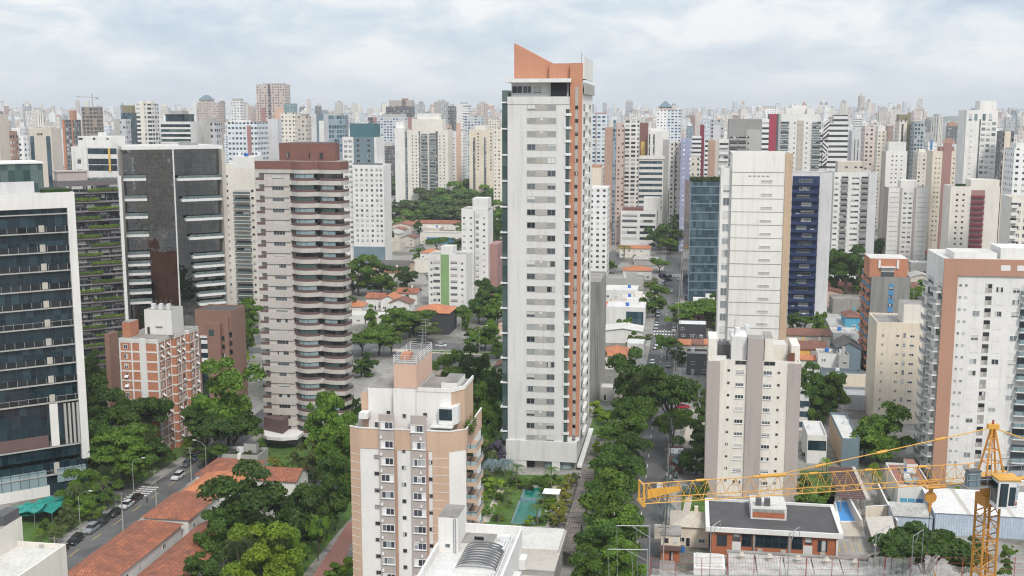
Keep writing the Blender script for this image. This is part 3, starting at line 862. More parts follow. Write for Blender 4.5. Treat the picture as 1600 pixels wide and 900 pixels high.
def mirror_tower():
    Y=400.0
    b=Bld('glass_office_tower','grey mirror glass office tower with white terraces, reflecting the houses around it','office building',270,347,228,Y,26,'glass_mirror',yaw=-33,body=False)
    w_,h=b.w,b.h
    ln=17.0;a38=R(17)
    L=(-ln*math.cos(a38),ln*math.sin(a38))
    mb=MB();mb.prism([(0,0),(w_-1.4,0),(w_-1.4,26),(L[0]+4,L[1]+24),L],0,h-1.2);mb.build('curtain_wall','glass_mirror',b.root)
    mb=MB();mb.prism([(-0.3,-0.4),(w_,-0.4),(w_,26),(L[0]+4,L[1]+24),(L[0]-0.3,L[1]-0.4)],h-1.2,h,0,mt=1);mb.build('roof_edge',['slab_white','roof_light'],b.root)
    mb=MB();mb.box(w_-1.4,-3.2,0,w_,-0.003,h-1.203);mb.box(w_-1.4,0,0,w_,4,h-1.203);mb.build_each('side_fin','beige_concrete',b.root)
    mb=MB();mb.tube((-0.1,-0.15,0),(-0.1,-0.15,h-1.2),0.28,6);mb.build('corner_post','slab_white',b.root)
    right=[(279,273),(311,278),(341,283),(370,287),(399,291),(414,292),(428,293),(443,295),(458,297),(472,298)]
    for y,xl in right:
        z=zat(y,Y+8);x0=(xl-270)/77.0*w_
        mb=MB();mb.box(x0,-2.2,z-0.35,w_-1.41,-0.01,z+0.55);mb.build('terrace','slab_white',b.root)
        mb=MB();mb.box(x0+0.1,-2.1,z+0.56,w_-1.42,-2.04,z+1.5);mb.build('terrace_rail','rail_glass',b.root)
    # terraces of the face turned the other way
    d=Vector((L[0],L[1]))/ln;n=Vector((d.y,-d.x))*1.0
    if n.y>0: n=-n
    for y in (279,310,337,365,396,410,424,438,453,468):
        z=zat(y,Y+2)
        p0=Vector(L)-d*0.0;p1=Vector(L)-d*7.5
        q0,q1=p0+n*2.0,p1+n*2.0
        mb=MB();mb.prism([(q0.x,q0.y),(q1.x,q1.y),(p1.x,p1.y),(p0.x,p0.y)],z-0.4,z+0.5);mb.build('terrace','slab_white',b.root)
        mb=MB();mb.prism([(q0.x,q0.y),(q1.x,q1.y),(q1.x-n.x*.1,q1.y-n.y*.1),(q0.x-n.x*.1,q0.y-n.y*.1)],z+0.51,z+1.6);mb.build('terrace_rail','rail_glass',b.root)
    mb=MB();mb.box(w_*0.25,6,h,w_*0.62,7,h+0.9);mb.box(w_*0.3,8,h,w_*0.5,11,h+1.4);mb.build('roof_plant','steel_grey',b.root)
mirror_tower()

def brown_tower():
    """curved brown balconies on a beige tower"""
    Y=302.0
    b=Bld('balcony_tower','beige tower with wavy brown balconies on every floor and a dark red brick penthouse','tower block',398,533,262,Y,22,'beige_band',body=False)
    W=b.w;zt=b.h
    zs=zat(252,Y)
    fh=3.01;n=26
    def curve(off=0.0,x0=0.42,x1=1.0,steps=26):
        out=[]
        for i in range(steps+1):
            t=i/steps;x=(x0+(x1-x0)*t)*W
            y=-1.8*math.sin(math.pi*min(1,t*1.9)) if t<0.526 else-1.3*math.sin(math.pi*(t-0.526)/0.474*0.8)
            out.append((x,y-off))
        return out
    mb=MB()
    mb.prism([(0.02*W,1.6),(0.10*W,1.6),(0.10*W,0.3),(0.40*W,0.3),(0.40*W,1.7),(0.93*W,1.7),(0.955*W,5),(0.955*W-6.5,21),(0.02*W,21)],0,zt-0.5)
    mb.build('wall','beige_band',b.root)
    gl=MB();gl.face([(0.42*W,1.68,0),(0.93*W,1.68,0),(0.93*W,1.68,zt-0.6),(0.42*W,1.68,zt-0.6)]);gl.face([(0.932*W,1.69,0),(0.957*W,5,0),(0.957*W,5,zt-0.6),(0.932*W,1.69,zt-0.6)]);gl.build('glazing','glass_grey',b.root)
    # one floor ring, copied down the tower
    ring=MB();cv=curve()
    pts=[(0.0,1.2),(0.0,0.2),(0.10*W,0.0)]+[(0.40*W,0.0)]+cv+[(1.03*W,2.2),(1.03*W,4.4),(1.0*W,6.5),(0.95*W-5.5,20),(0.0,20)]
    ring.prism(pts,-0.55,0.6)
    rm=ring.mesh('floor_band',['beige_band'])
    flat=MB();flat.box(0.105*W,0.0,0.601,0.395*W,0.29,0.95);flat.box(0.105*W,0.0,-1.0,0.395*W,0.29,-0.551);fm=flat.mesh('spandrel',['beige_band'])
    rail=MB()
    c1,c2=curve(-0.02),curve(-0.12)
    for i in range(len(c1)-1):
        if i==13: rail2=MB()
        if i in (13,14): continue
        (rail if i<13 else rail2).prism([c1[i],c1[i+1],c2[i+1],c2[i]],0.601,1.3,bottom=False)
    e1,e2=[c1[-1],(1.025*W,2.2),(1.025*W,4.4),(0.995*W,6.5)],[c2[-1],(1.03*W,2.2),(1.03*W,4.4),(1.0*W,6.5)]
    for i in range(3): rail2.prism([e1[i],e2[i],e2[i+1],e1[i+1]],0.601,1.3,bottom=False)
    rlm,rlm2=rail.mesh('balcony_railing',['rail_brown']),rail2.mesh('balcony_railing',['rail_brown'])
    r3=MB();r3.box(0.0,0.3,0.601,0.10*W,0.38,1.3);rlm3=r3.mesh('balcony_railing',['rail_brown'])
    pier=MB();pier.box(0.70*W,-0.3,0.421,0.745*W,1.6,2.6);pm=pier.mesh('balcony_pier',['beige_band'])
    wm=win_mesh(3.3,1.35,'frame_grey','win_dark',3)
    rr=random.Random(3)
    for i in range(n):
        z=zt-1.5-fh*(i+1)+0.6
        if z<2: break
        for nm,me in (('floor_band',rm),('spandrel',fm),('balcony_railing',rlm),('balcony_railing',rlm2),('balcony_railing',rlm3)):
            link(nm,me,b.root,(0,0,z))
        b.add(wm,0.26*W,0.3,z+1.55,name='window')
        # glazed-in balconies
        for a,c in ((2,12),(16,23)):
            if rr.random()<0.8:
                g=MB();cc=curve(-0.35);k=rr.uniform(1.45,1.75)
                for q in range(a,c): g.face([(cc[q][0],cc[q][1],1.301 if False else 1.3),(cc[q+1][0],cc[q+1][1],1.3),(cc[q+1][0],cc[q+1][1],1.3+k*0.7),(cc[q][0],cc[q][1],1.3+k*0.7)])
                o=g.build('balcony_glazing',rr.choice(['glass_frost','glass_frost','glass_green']),b.root,(0,0,z))
    # crown
    mb=MB();mb.prism(pts,zt-1.4,zt-0.3);mb.build('floor_band','beige_band',b.root)
    mb=MB();mb.prism([(p[0]*1.004-0.05,p[1]-0.12) if p[1]<5 else p for p in pts],zt-0.297,zs+0.1,0,mt=1);mb.build('parapet',['red_brick','roof_grey'],b.root)
    a=W/135.0
    zp=zat(223,Y+4)
    mb=MB();mb.prism([(32*a,3.5),(86*a,2.0),(121*a,3.0),(117*a,9),(100*a,17),(32*a,17)],zs+0.1,zp,0,mt=1);mb.build('penthouse',['red_brick','roof_dark'],b.root)
    for x in (47,84,101):
        link('penthouse_window',win_mesh(0.9,1.5,'frame_dark','win_black',0,'penthouse_window'),b.root,(x*a,2.1 if x>60 else 3.0,zs+1.6))
    # curved entrance terrace at the foot
    mb=MB();arc=[(0.0,3),(0.0,-2),(0.05*W,-5),(0.16*W,-7.5),(0.34*W,-8),(0.5*W,-6),(0.5*W,3)]
    mb.prism(arc,3.0,3.9);mb.build('terrace_slab','warm_white',b.root)
    mb=MB();mb.prism([(0.03*W,2),(0.03*W,-1.5),(0.30*W,-4.6),(0.30*W,2)],3.9,7.6);mb.build('terrace_screen','rail_brown',b.root)
    mb=MB();mb.box(0.02*W,-1,0,0.45*W,3,2.99);mb.build('terrace_base','old_concrete',b.root)
    b.done()
brown_tower()

def brick_block():
    """older orange brick block with white concrete bands, stepping back along the street"""
    Y=291.0
    p,wf,h=fit(186,246,529,Y)
    b=Bld('brick_apartment_block','orange brick apartment block with white concrete bands and open hopper windows','apartment block',186,246,529,Y,9,'orange_brick',body=False)
    W,H=b.w,b.h
    fh=2.62;fl=int(H/fh)
    steps=[(0,W,0,7.5),(0.003,W+1.3,7.503,13.5),(0.006,W+2.4,13.503,19.5)]
    for x0,x1,y0,y1 in steps:
        mb=MB();mb.box(x0,y0,0,x1,y1,H-0.5);mb.build('wall','orange_brick',b.root)
        mb=MB();mb.box(x0-0.1,y0-0.1 if y0==0 else y0+0.01,H-0.5,x1+0.12,y1-0.003 if y1<19 else y1,H+0.15,0,mt=1);mb.build('roof',['white_paint','roof_mossy'],b.root)
    for i in range(fl):
        z=H-0.8-i*fh
        mb=MB()
        mb.box(-0.1,-0.1,z-0.22,W+0.1,-0.003,z+0.22);mb.box(W+0.003,-0.1,z-0.22,W+0.1,7.49,z+0.22)
        mb.box(W+1.303,7.6,z-0.22,W+1.4,13.49,z+0.22);mb.box(W+2.403,13.6,z-0.22,W+2.5,19.5,z+0.22)
        mb.box(W+0.11,7.42,z-0.22,W+1.4,7.5,z+0.22);mb.box(W+1.41,13.42,z-0.22,W+2.5,13.5,z+0.22)
        mb.build('concrete_band','white_paint',b.root)
    mb=MB()
    for x,y in ((-0.1,-0.12),(W*0.30,-0.12),(W*0.52,-0.12),(W-0.3,-0.12)): mb.box(x,y,0,x+0.4,y+0.11,H-0.55)
    for x,y in ((W,0.1),(W,3.6),(W,7.05),(W+1.3,10.3),(W+1.3,13.0),(W+2.4,16.4),(W+2.4,19.0)): mb.box(x+0.003,y,0,x+0.12,y+0.4,H-0.55)
    mb.build_each('concrete_pier','white_paint',b.root)
    mb=MB();mb.box(W*0.56,-0.35,0,W*0.70,-0.003,H+0.3);mb.build('service_shaft','white_paint',b.root)
    mb=MB();mb.box(W*0.02,1.5,H+0.16,W*0.24,6,H+4.2,0,mt=1);mb.build('stair_head',['orange_brick','roof_mossy'],b.root)
    zt=zat(485,Y+4)
    mb=MB();mb.box(W*0.40,6,H+0.16,W*1.12,13,zt,0,mt=1);mb.build('roof_house',['white_paint','roof_grey'],b.root)
    mb=MB();mb.box(W*0.28,8.5,H+0.16,W*0.395,13,zt-0.6,0,mt=1);mb.build('roof_house',['white_paint','roof_light'],b.root)
    link('door',win_mesh(0.8,2.0,'frame_grey','win_black',0,'door'),b.root,(W*0.50,6,H+1.2))
    link('vent',win_mesh(2.0,0.5,'frame_grey','win_black',0,'vent'),b.root,(W*0.78,6,H+2.2))
    for q in range(3):
        mb=MB();x=W*(0.55+0.2*q);mb.box(x,7,zt+0.003,x+0.9,8,zt+1.5);mb.build('cell_antenna','tank_plastic',b.root)
    mb=MB()
    for q in range(5): mb.tube((W*(0.5+0.13*q),8.2,zt),(W*(0.5+0.13*q),8.2,zt+2.5),0.05,4)
    mb.tube((W*0.45,8.2,zt+1.1),(W*1.1,8.2,zt+1.1),0.04,4);mb.build('roof_railing','steel_grey',b.root)
    wm=win_mesh(1.15,1.25,'frame_white','win_dark',1)
    hop=MB();hop.box(-0.57,-0.07,-0.62,-0.5,0.04,0.62,0);hop.box(0.5,-0.07,-0.62,0.57,0.04,0.62,0);hop.face([(-0.5,-0.02,-0.6),(0.5,-0.02,-0.6),(0.5,-0.02,0.6),(-0.5,-0.02,0.6)],1)
    hop.face([(-0.5,-0.75,-0.35),(0.5,-0.75,-0.35),(0.5,-0.05,0.2),(-0.5,-0.05,0.2)],0);hop.face([(-0.5,-0.75,-0.38),(-0.5,-0.05,0.17),(0.5,-0.05,0.17),(0.5,-0.75,-0.38)],0)
    hm=hop.mesh('window',['frame_white','win_dark'])
    ac=MB();ac.box(-0.4,-0.6,-0.95,0.4,-0.003,-0.5,0);ac.face([(-0.55,-0.02,-0.45),(0.55,-0.02,-0.45),(0.55,-0.02,0.6),(-0.55,-0.02,0.6)],1);acm=ac.mesh('window',['tank_plastic','win_dark'])
    rr=random.Random(12)
    for i in range(fl-1):
        z=H-0.8-i*fh-fh*0.5
        for x,y in ((W,1.9),(W,5.4),(W+1.3,8.9),(W+1.3,11.9),(W+2.4,15.0),(W+2.4,17.9)):
            me=rr.choice([wm,wm,hm,hm,acm])
            b.add(me,x,y,z,math.pi/2)
        b.add(rr.choice([wm,hm]),W*0.16,0,z)
    b.done()
brick_block()

def tan_tower():
    Y=181.0
    p,W,H=fit(546,724,668,Y)
    b=Bld('tan_apartment_tower','white, taupe and orange apartment tower with a boxy pink stair tower on its roof','tower block',546,724,668,Y,16,'white_paint',body=False)
    W,H=b.w,b.h;k=W/178.0
    X=lambda px: (px-546)*k
    fh=2.9;dep=15.5
    mb=MB();mb.prism([(0,0.8),(X(562),0),(X(702),0),(X(724),1.8),(X(724),dep),(0,dep)],0,H-2.0,0,mt=1);mb.build('wall',['white_paint','roof_grey'],b.root)
    # orange parapet storey and its tiles
    mb=MB();o1=[(-0.15,0.7),(X(561),-0.12),(X(703),-0.12),(X(725.5),1.75),(X(732),3),(X(732),dep),(X(724),dep),(X(724),1.9),(X(702),0.1),(X(562),0.1),(0.1,0.9),(0.1,dep),(-0.15,dep)]
    ring=[(-0.15,0.7),(X(561),-0.12),(X(703),-0.12),(X(725.5),1.75),(X(725.5),dep),(-0.15,dep)]
    def shell(mb,pts,z0,z1,m=0):
        for i in range(len(pts)-1):
            a,c=Vector(pts[i]),Vector(pts[i+1]);d=(c-a).normalized();nn=Vector((-d.y,d.x))*0.22
            mb.prism([tuple(a),tuple(c),tuple(c+nn),tuple(a+nn)],z0,z1,m)
    mb=MB();shell(mb,ring[:5],H-3.4,H);mb.build('parapet','orange_paint',b.root)
    mb=MB();shell(mb,[(-0.2,0.62),(X(560.8),-0.2),(X(703.2),-0.2),(X(726),1.68),(X(726),dep)],H+0.003,H+0.2);mb.build('parapet_cap','white_paint',b.root)
    # coloured strips of the facade
    def strip_(a,c,m,prj,z1=H-3.41,nm='strip'):
        q=MB();q.box(X(a),-prj,0,X(c),-0.003,z1);return q.build(nm,m,b.root)
    q=MB();q.prism([(-0.15,0.7),(X(562)-0.01,-0.14),(X(562)-0.01,0.0),(-0.0,0.79)],0,H-3.41);q.build('orange_strip','orange_paint',b.root)
    strip_(593,617,'brown_grey',0.35,H+2.6,'taupe_strip');strip_(643,667,'brown_grey',0.35,H+2.6,'taupe_strip')
    strip_(617.2,620.5,'tan_frame',0.3,nm='edge_strip');strip_(667.2,669.5,'tan_frame',0.3,nm='edge_strip')
    strip_(703-27,702,'orange_paint',0.12,nm='orange_strip')
    q=MB();q.prism([(X(702),-0.14),(X(724.5),1.72),(X(724.2),1.85),(X(702),0.0)],0,H-3.41);q.build('corner_strip','warm_white',b.root)
    # white joints on the orange
    z=H-3.4-1.2
    while z>5:
        q=MB();q.box(X(676),-0.16,z,X(702),-0.121,z+0.07);q.prism([(-0.2,0.66),(X(561.5),-0.19),(X(561.5),-0.145),(-0.155,0.69)],z,z+0.07);q.build('joint','white_paint',b.root)
        z -= fh/2
    wfr=win_mesh(2.15,1.25,'frame_white','win_shut',2)
    def wpair(px,z,nm='window'):
        o=link('window',wmain,b.root,(X(px),-0.36,z));link('frame',wfrm,o)
    mbf=MB();t=0.09;x,zz=1.08,0.62
    mbf.box(-x,-0.1,-zz,-x+t,0.0,zz);mbf.box(x-t,-0.1,-zz,x,0.0,zz);mbf.box(-x+t,-0.1,zz-t,x-t,0,zz);mbf.box(-x+t,-0.1,-zz,x-t,0,-zz+t)
    mbf.box(-0.36,-0.07,-zz+t,-0.30,0,zz-t);mbf.box(0.34,-0.07,-zz+t,0.40,0,zz-t);mbf.box(-x-0.1,-0.2,-zz-0.1,x+0.1,0,-zz-0.002)
    wfrm=mbf.mesh('frame',['frame_white'])
    panes=[]
    for va in range(4):
        m_=MB()
        xs=[(-x+t,-0.36),(-0.30,0.34),(0.40,x-t)]
        mats=[['frame_white','win_shut','win_shut'],['win_shut','win_shut','frame_white'],['win_shut','win_pale','win_shut'],['win_pale','win_shut','win_shut']][va]
        for i,(a,c) in enumerate(xs): m_.box(a,-0.03,-zz+t,c,0,zz-t,i,skip='b')
        panes.append(m_.mesh('window',mats))
    rr=random.Random(2)
    small=win_mesh(1.0,0.75,'frame_grey','win_black',0,'small_window');vent=win_mesh(0.72,0.72,'frame_grey','win_black',0,'stair_window')
    lamp=MB();lamp.box(-0.16,-0.3,-0.2,0.16,-0.003,0.2);lm=lamp.mesh('gas_vent',['frame_white'])
    y0=zat(689,Y)-0.1
    for i in range(14):
        z=zat(690.5,Y)-i*fh
        if z<3: break
        for px in (606,656):
            wmain=rr.choice(panes);wpair(px,z)
            link('gas_vent',lm,b.root,(X(px-9 if px<620 else px+3),-0.36,z+1.2))
        link('small_window',small,b.root,(X(588.5),0,z+0.55));link('small_window',small,b.root,(X(674),-0.0 if False else 0,z+0.05))
        link('stair_window',vent,b.root,(X(631),0,z-1.1))
        # balconies down the side
        q=MB();q.box(X(724)+0.01,2.2,z-1.6,X(724)+1.75,8.5,z-1.3,0);q.box(X(724)+0.01,2.15,z-1.6,X(724)+1.8,2.25,z-0.9,0)
        q.box(X(724)+1.6,2.26,z-1.29,X(724)+1.75,8.5,z-0.75,0);q.build('balcony','orange_paint',b.root)
        q=MB();q.box(X(724)+1.66,2.3,z-0.749,X(724)+1.72,8.5,z-0.2);q.box(X(724)+0.1,2.18,z-0.899,X(724)+1.7,2.22,z-0.2)
        q.build('balcony_rail','glass_frost',b.root)
        q=MB();q.box(X(724)+0.004,2.6,z-1.28,X(724)+0.03,8.2,z+0.9);q.build('balcony_door','win_dark',b.root)
    for px,z_ in ((606,zat(661,Y)),(653,zat(664,Y))):
        wmain=panes[0];wpair(px,z_)
    # set-back upper storeys
    zp=zat(604,Y+3.5);za=H-1.99
    a=MB();a.box(X(568),3.2,za,X(612),13.5,zp,0,mt=1);a.box(X(612)+0.003,1.6,za,X(646),13.5,zp+0.5,0,mt=1);a.box(X(646)+0.003,2.8,za,X(700),13.5,zp-0.2,0,mt=1)
    a.build('upper_storey',['warm_white','roof_mossy'],b.root)
    a=MB();a.box(X(556),3.5,za,X(568)-0.003,13,zp-0.9,0,mt=1);a.build('side_block',['orange_paint','roof_grey'],b.root)
    a=MB();a.prism([(X(700)+0.003,2.9),(X(716),5.5),(X(716),13),(X(700)+0.003,13)],za,zp-0.2,0,mt=1);a.build('side_block',['orange_paint','roof_mossy'],b.root)
    a=MB();shell(a,[(X(646),2.7),(X(700),2.7),(X(717),5.4),(X(717),13)],zp-0.19,zp+0.45);a.build('upper_parapet','warm_white',b.root)
    for px,zz_,m_ in ((600,0,vent),(629,0,vent),(659,0,vent)):
        link('stair_window',vent,b.root,(X(px),1.6 if 612<px<646 else (3.2 if px<612 else 2.8),zp-4.2))
    a=MB();a.prism([(X(683),1.4),(X(705),1.4),(X(711),2.6),(X(711),4.5),(X(683),4.5)],zp-5.4,zp-2.4,0,mt=1);a.build('bay_window',['slab_white','slab_white'],b.root)
    a=MB();a.box(X(684),1.33,zp-4.6,X(704),1.39,zp-2.7);a.build('bay_glazing','glass_blue',b.root)
    a=MB();a.box(X(672),0.4,zp-5.7,X(706),2.79,zp-5.45);a.build('terrace_slab','slab_white',b.root)
    a=MB();a.box(X(558),1.2,zp-4.9,X(572),3.1,zp-3.9);a.build('terrace_rail','slab_white',b.root)
    link('terrace_door',win_mesh(1.5,2.0,'frame_white','win_dark',1,'terrace_door'),b.root,(X(584),3.2,za+1.3))
    # stair tower
    zc,zc1=zat(628,Y+2),zat(566,Y+2)
    a=MB();a.box(X(612.5),1.9,zp+0.503,X(648),13.4,zc1,0,mt=1);a.build('stair_tower',['peach_paint','roof_mossy'],b.root)
    a=MB();a.box(X(616),5,zc1+0.003,X(630),7.5,zc1+1.0);a.build('hatch','orange_brick',b.root)
    rl=MB();x0,x1,y0_,y1_=X(612.5),X(648),1.9,13.4
    for x_,y_ in [(x0,y0_),(x1,y0_),(x0,y1_),(x1,y1_),((x0+x1)/2,y0_),(x0,4.8),(x0,7.6),(x0,10.5),(x1,4.8),(x1,7.6),(x1,10.5),((x0+x1)/2,y1_)]:
        rl.tube((x_,y_,zc1),(x_,y_,zc1+1.45),0.035,4)
    for hh in (0.35,0.72,1.08,1.45):
        for q0,q1 in (((x0,y0_),(x1,y0_)),((x1,y0_),(x1,y1_)),((x1,y1_),(x0,y1_)),((x0,y1_),(x0,y0_))):
            rl.tube((q0[0],q0[1],zc1+hh),(q1[0],q1[1],zc1+hh),0.03,4)
    rl.build('roof_railing','frame_white',b.root)
    for px,y_,hh in ((641,12,6.0),(648,6,3.8),(634,13,4)):
        an=MB();an.tube((X(px),y_,zc1),(X(px),y_,zc1+hh),0.04,4)
        for q in range(3): an.tube((X(px)-0.9,y_,zc1+hh-0.3-q*0.5),(X(px)+0.9,y_,zc1+hh-0.3-q*0.5),0.025,4)
        an.build('antenna','steel_grey',b.root)
    a=MB();a.box(X(680),5,zp+0.02-0.2+0.003,X(705),12,zp+0.9,0,mt=1);a.build('roof_tank_house',['warm_white','roof_mossy'],b.root)
    pl=MB();rr=random.Random(9)
    for q in range(260):
        x_,y_,z_=X(724)+rr.uniform(-0.6,0.8),rr.uniform(3,8),za+rr.uniform(0.6,2.6)
        s=rr.uniform(0.12,0.3);t_=rr.uniform(0,6.28)
        pl.face([(x_+s*math.cos(t_+q2*1.57),y_+s*math.sin(t_+q2*1.57),z_+0.5*s*math.sin(t_*3+q2*2)) for q2 in range(4)])
    pl.build('terrace_plants','leaf_mid',b.root)
tan_tower()

def cream_tower():
    Y=258.0
    b=Bld('cream_apartment_tower','cream apartment tower with a broad taupe middle strip, behind the crane jib','tower block',1107,1251,561,Y,15,'pale_cream',rim=0.9,roof='roof_light')
    k=b.w/144.0;f=lambda px: (px-1107)/144.0
    H=b.h
    mb=MB();mb.box(f(1168)*b.w,-0.5,0,f(1193)*b.w,-0.003,zat(526,Y));mb.build('middle_strip','brown_grey',b.root)
    mb=MB();mb.box(f(1168)*b.w,0.26,H-0.88,f(1193)*b.w,4,zat(526,Y),0,mt=1);mb.build('stair_tower',['brown_grey','roof_mossy'],b.root)
    b.panel('f',-0.01,f(1126),0,H-0.4,'brown_grey',0.2,'side_strip');b.panel('f',f(1232),1.01,0,H-0.4,'brown_grey',0.2,'side_strip')
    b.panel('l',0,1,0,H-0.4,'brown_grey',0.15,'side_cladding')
    wm=win_mesh(2.0,1.0,'frame_white','win_dark',2,sill=True);vm=win_mesh(0.62,0.62,'frame_grey','win_black',0,'vent_window')
    for i in range(11):
        z=zat(579.5,Y)-i*2.98
        if z<1: break
        b.add(wm,f(1157)*b.w,0,z);b.add(wm,f(1200.5)*b.w,0,z)
        b.add(vm,f(1139.5)*b.w,0,z+0.3,name='vent_window');b.add(vm,f(1218)*b.w,0,z+0.15,name='vent_window')
    wide=win_mesh(2.6,1.0,'frame_grey','win_black',1,'attic_window')
    z=zat(559,Y)
    link('attic_window',wide,b.root,(f(1158)*b.w,-0.0,z-0.9));link('attic_window',wide,b.root,(f(1203)*b.w,0,z-0.9))
    b.pent(f(1143),f(1167),1.5,9,6.2,'white_paint',name='upper_room');b.pent(f(1195),f(1208),1.0,10,6.0,'pale_cream',name='upper_room',roof='roof_mossy')
    b.pent(f(1209),f(1232),6,12,3.6,'pale_cream',name='upper_room',roof='roof_light');b.pent(f(1238),f(1251),2.5,12,4.2,'pale_cream',name='upper_room')
    b.pent(f(1107),f(1121),3,12,5.2,'pale_cream',name='upper_room');b.pent(f(1122),f(1142),6,11,3.2,'dark_grey',name='pool_terrace')
    mb=MB();mb.box(f(1232)*b.w,2.2,H-0.88,f(1243)*b.w,2.5,H+1.6);mb.build('wood_screen','wood_door',b.root)
    mb=MB();mb.box(f(1112)*b.w,0.3,H+0.003,f(1135)*b.w,0.4,H+0.9);mb.build('terrace_rail','slab_white',b.root)
    roof_gear(b,5,31,H+4.9,0.25,0.6)
    b.done()
cream_tower()

def frame_tower():
    """white tower with the broad tan-brown frame, beside the crane"""
    Y=268.0
    b=Bld('white_apartment_tower','white apartment tower in a broad tan frame, balconies round its corner, behind the crane mast','tower block',1476,1600,404,Y,20,'white_paint',width=26.0,rim=0.6,roof='roof_light')
    k=6.5;f=lambda px: (px-1476)/6.52/b.w
    H=b.h;W=b.w
    mb=MB();mb.box(-0.05,-0.45,0,f(1497)*W,-0.003,H-4.0);mb.box(-0.05,-0.45,H-4.0+0.003,W,-0.003,H+0.05);mb.build('tan_frame','tan_frame',b.root)
    for px in (1567,1591,1612):
        mb=MB();mb.box(f(px-7)*W,-0.5,H-2.6,f(px+7)*W,-0.451,H-1.3);mb.build('frame_plaque','white_paint',b.root)
    fh=2.95
    sm=win_mesh(0.6,0.55,'frame_grey','win_pale',0,'vent_window');wm=win_mesh(1.7,1.4,'frame_white','win_dark',1);shut=MB();shut.box(-0.95,-0.05,-0.8,0.95,-0.003,0.8)
    shm=shut.mesh('window',['white_paint'])
    wp=win_mesh(1.7,1.4,'frame_white','win_pale',1)
    rec=MB();rec.face([(-0.75,-0.02,-1.1),(0.75,-0.02,-1.1),(0.75,-0.02,1.1),(-0.75,-0.02,1.1)],0);rec.box(-0.7,-0.06,0.1,0.7,-0.021,1.0,1);rec.box(-0.75,-0.1,-1.1,-0.15,-0.021,-0.1,2)
    rcm=rec.mesh('service_recess',['old_concrete','win_black','beige_concrete'])
    bal=MB();bal.box(-2.0,-1.4,-1.6,2.0,-0.003,-1.3,0);bal.box(-2,-1.4,-1.299,2.0,-1.33,-0.35,1);bal.box(-2.0,-1.329,-1.299,-1.93,-0.003,-0.35,1);bal.face([(-1.9,-0.02,-1.3),(1.9,-0.02,-1.3),(1.9,-0.02,0.9),(-1.9,-0.02,0.9)],2)
    bm=bal.mesh('balcony',['slab_white','glass_frost','win_dark'])
    rr=random.Random(21)
    for i in range(17):
        z=zat(447,Y)-i*fh
        if z<2: break
        b.add(sm,f(1502.5)*W,0,z+0.3,name='vent_window');b.add(sm,f(1511)*W,0,z+0.3,name='vent_window')
        for px in (1528,1561,1586):
            q=rr.random();b.add(shm if q<0.5 else wm if q<0.75 else wp,f(px)*W,0,z-0.6)
        b.add(rcm,f(1545)*W,0,z-0.3,name='service_recess')
        b.add(bm,f(1606)*W,0,z-0.3,name='balcony')
        # corner and side balconies
        q=MB();q.prism([(-0.05,0.2),(-0.05,5),(-2.0,5),(-2.4,2.5),(-1.4,0.2)][::-1],z-1.7,z-1.35);q.prism([(-0.05,10),(-0.05,17),(-1.4,17),(-1.8,13.5),(-1.4,10)][::-1],z-1.7,z-1.35)
        q.build('side_balcony','slab_white',b.root)
        q=MB();q.prism([(-1.35,0.25),(-2.33,2.5),(-1.95,4.95),(-1.87,4.95),(-2.25,2.5),(-1.29,0.3)][::-1],z-1.349,z-0.4);q.prism([(-1.4,10.1),(-1.72,13.5),(-1.35,17),(-1.28,17),(-1.62,13.5),(-1.33,10.1)][::-1],z-1.349,z-0.4)
        q.prism([(-0.05,0.22),(-1.35,0.22),(-1.35,0.28),(-0.05,0.28)][::-1],z-1.349,z-0.4)
        q.build('side_balcony_rail','frame_grey',b.root)
        q=MB();q.box(-0.06,0.6,z-1.34,-0.003,4.6,z+0.6);q.box(-0.06,10.5,z-1.34,-0.003,16.5,z+0.6);q.build('side_balcony_door','win_dark',b.root)
    b.pent(0.12,0.5,4,14,1.9,'white_paint',roof='roof_light');b.pent(0.55,0.95,6,16,3.0,'white_paint')
    b.done()
frame_tower()

def panel_tower():
    Y=330.0
    b=Bld('white_slab_tower','blank white tower with joint lines, small grilles and a stone strip down one edge','tower block',1145,1239,239,Y,20,'panel_white',rim=1.0)
    W,H=b.w,b.h;f=lambda px: (px-1145)/94.0
    fh=(zat(288,Y)-zat(510,Y))/11.0
    gr=MB()
    for q in range(1): gr.box(-1.6,-0.05,-0.25,1.6,-0.003,0.25,0)
    gr.box(-1.75,-0.12,-0.42,1.75,-0.003,-0.28,1);gr.box(-1.75,-0.12,0.28,1.75,-0.003,0.4,1)
    gm=gr.mesh('grille_window',['beige_concrete','white_paint'])
    for i in range(16):
        z=zat(269,Y)-i*fh
        if z<3: break
        mb=MB();mb.box(0,-0.06,z-0.09,f(1227)*W,-0.003,z+0.09);mb.build('joint_line','grey_paint',b.root)
        if i: b.add(gm,f(1200)*W,0,z-fh*0.28+fh*0.35 if False else z+fh*0.32,name='grille_window')
    b.panel('f',f(1228),1.002,0,H+0.02,'stone_strip',0.3,'stone_strip')
    # narrow wing with stacked windows
    wz=zat(263,Y+1)
    x0=-(1145-1128)/94.0*W
    mb=MB();mb.box(x0,1.5,0,-0.003,16,wz,0,mt=1);mb.build('wing',['warm_white','roof_light'],b.root)
    wm=win_mesh(1.9,2.3,'frame_white','win_pale',1)
    for i in range(15):
        z=zat(295,Y)-i*fh
        if z<5: break
        b.add(wm,x0+0.62*(-x0)-0.3,1.5,z)
    lv=MB()
    for q in range(5): lv.box(f(1171+7*q)*W,-0.07,zat(276,Y),f(1175+7*q)*W,-0.003,zat(275,Y)+0.2)
    lv.build('louver','grey_paint',b.root)
    b.done()
panel_tower()

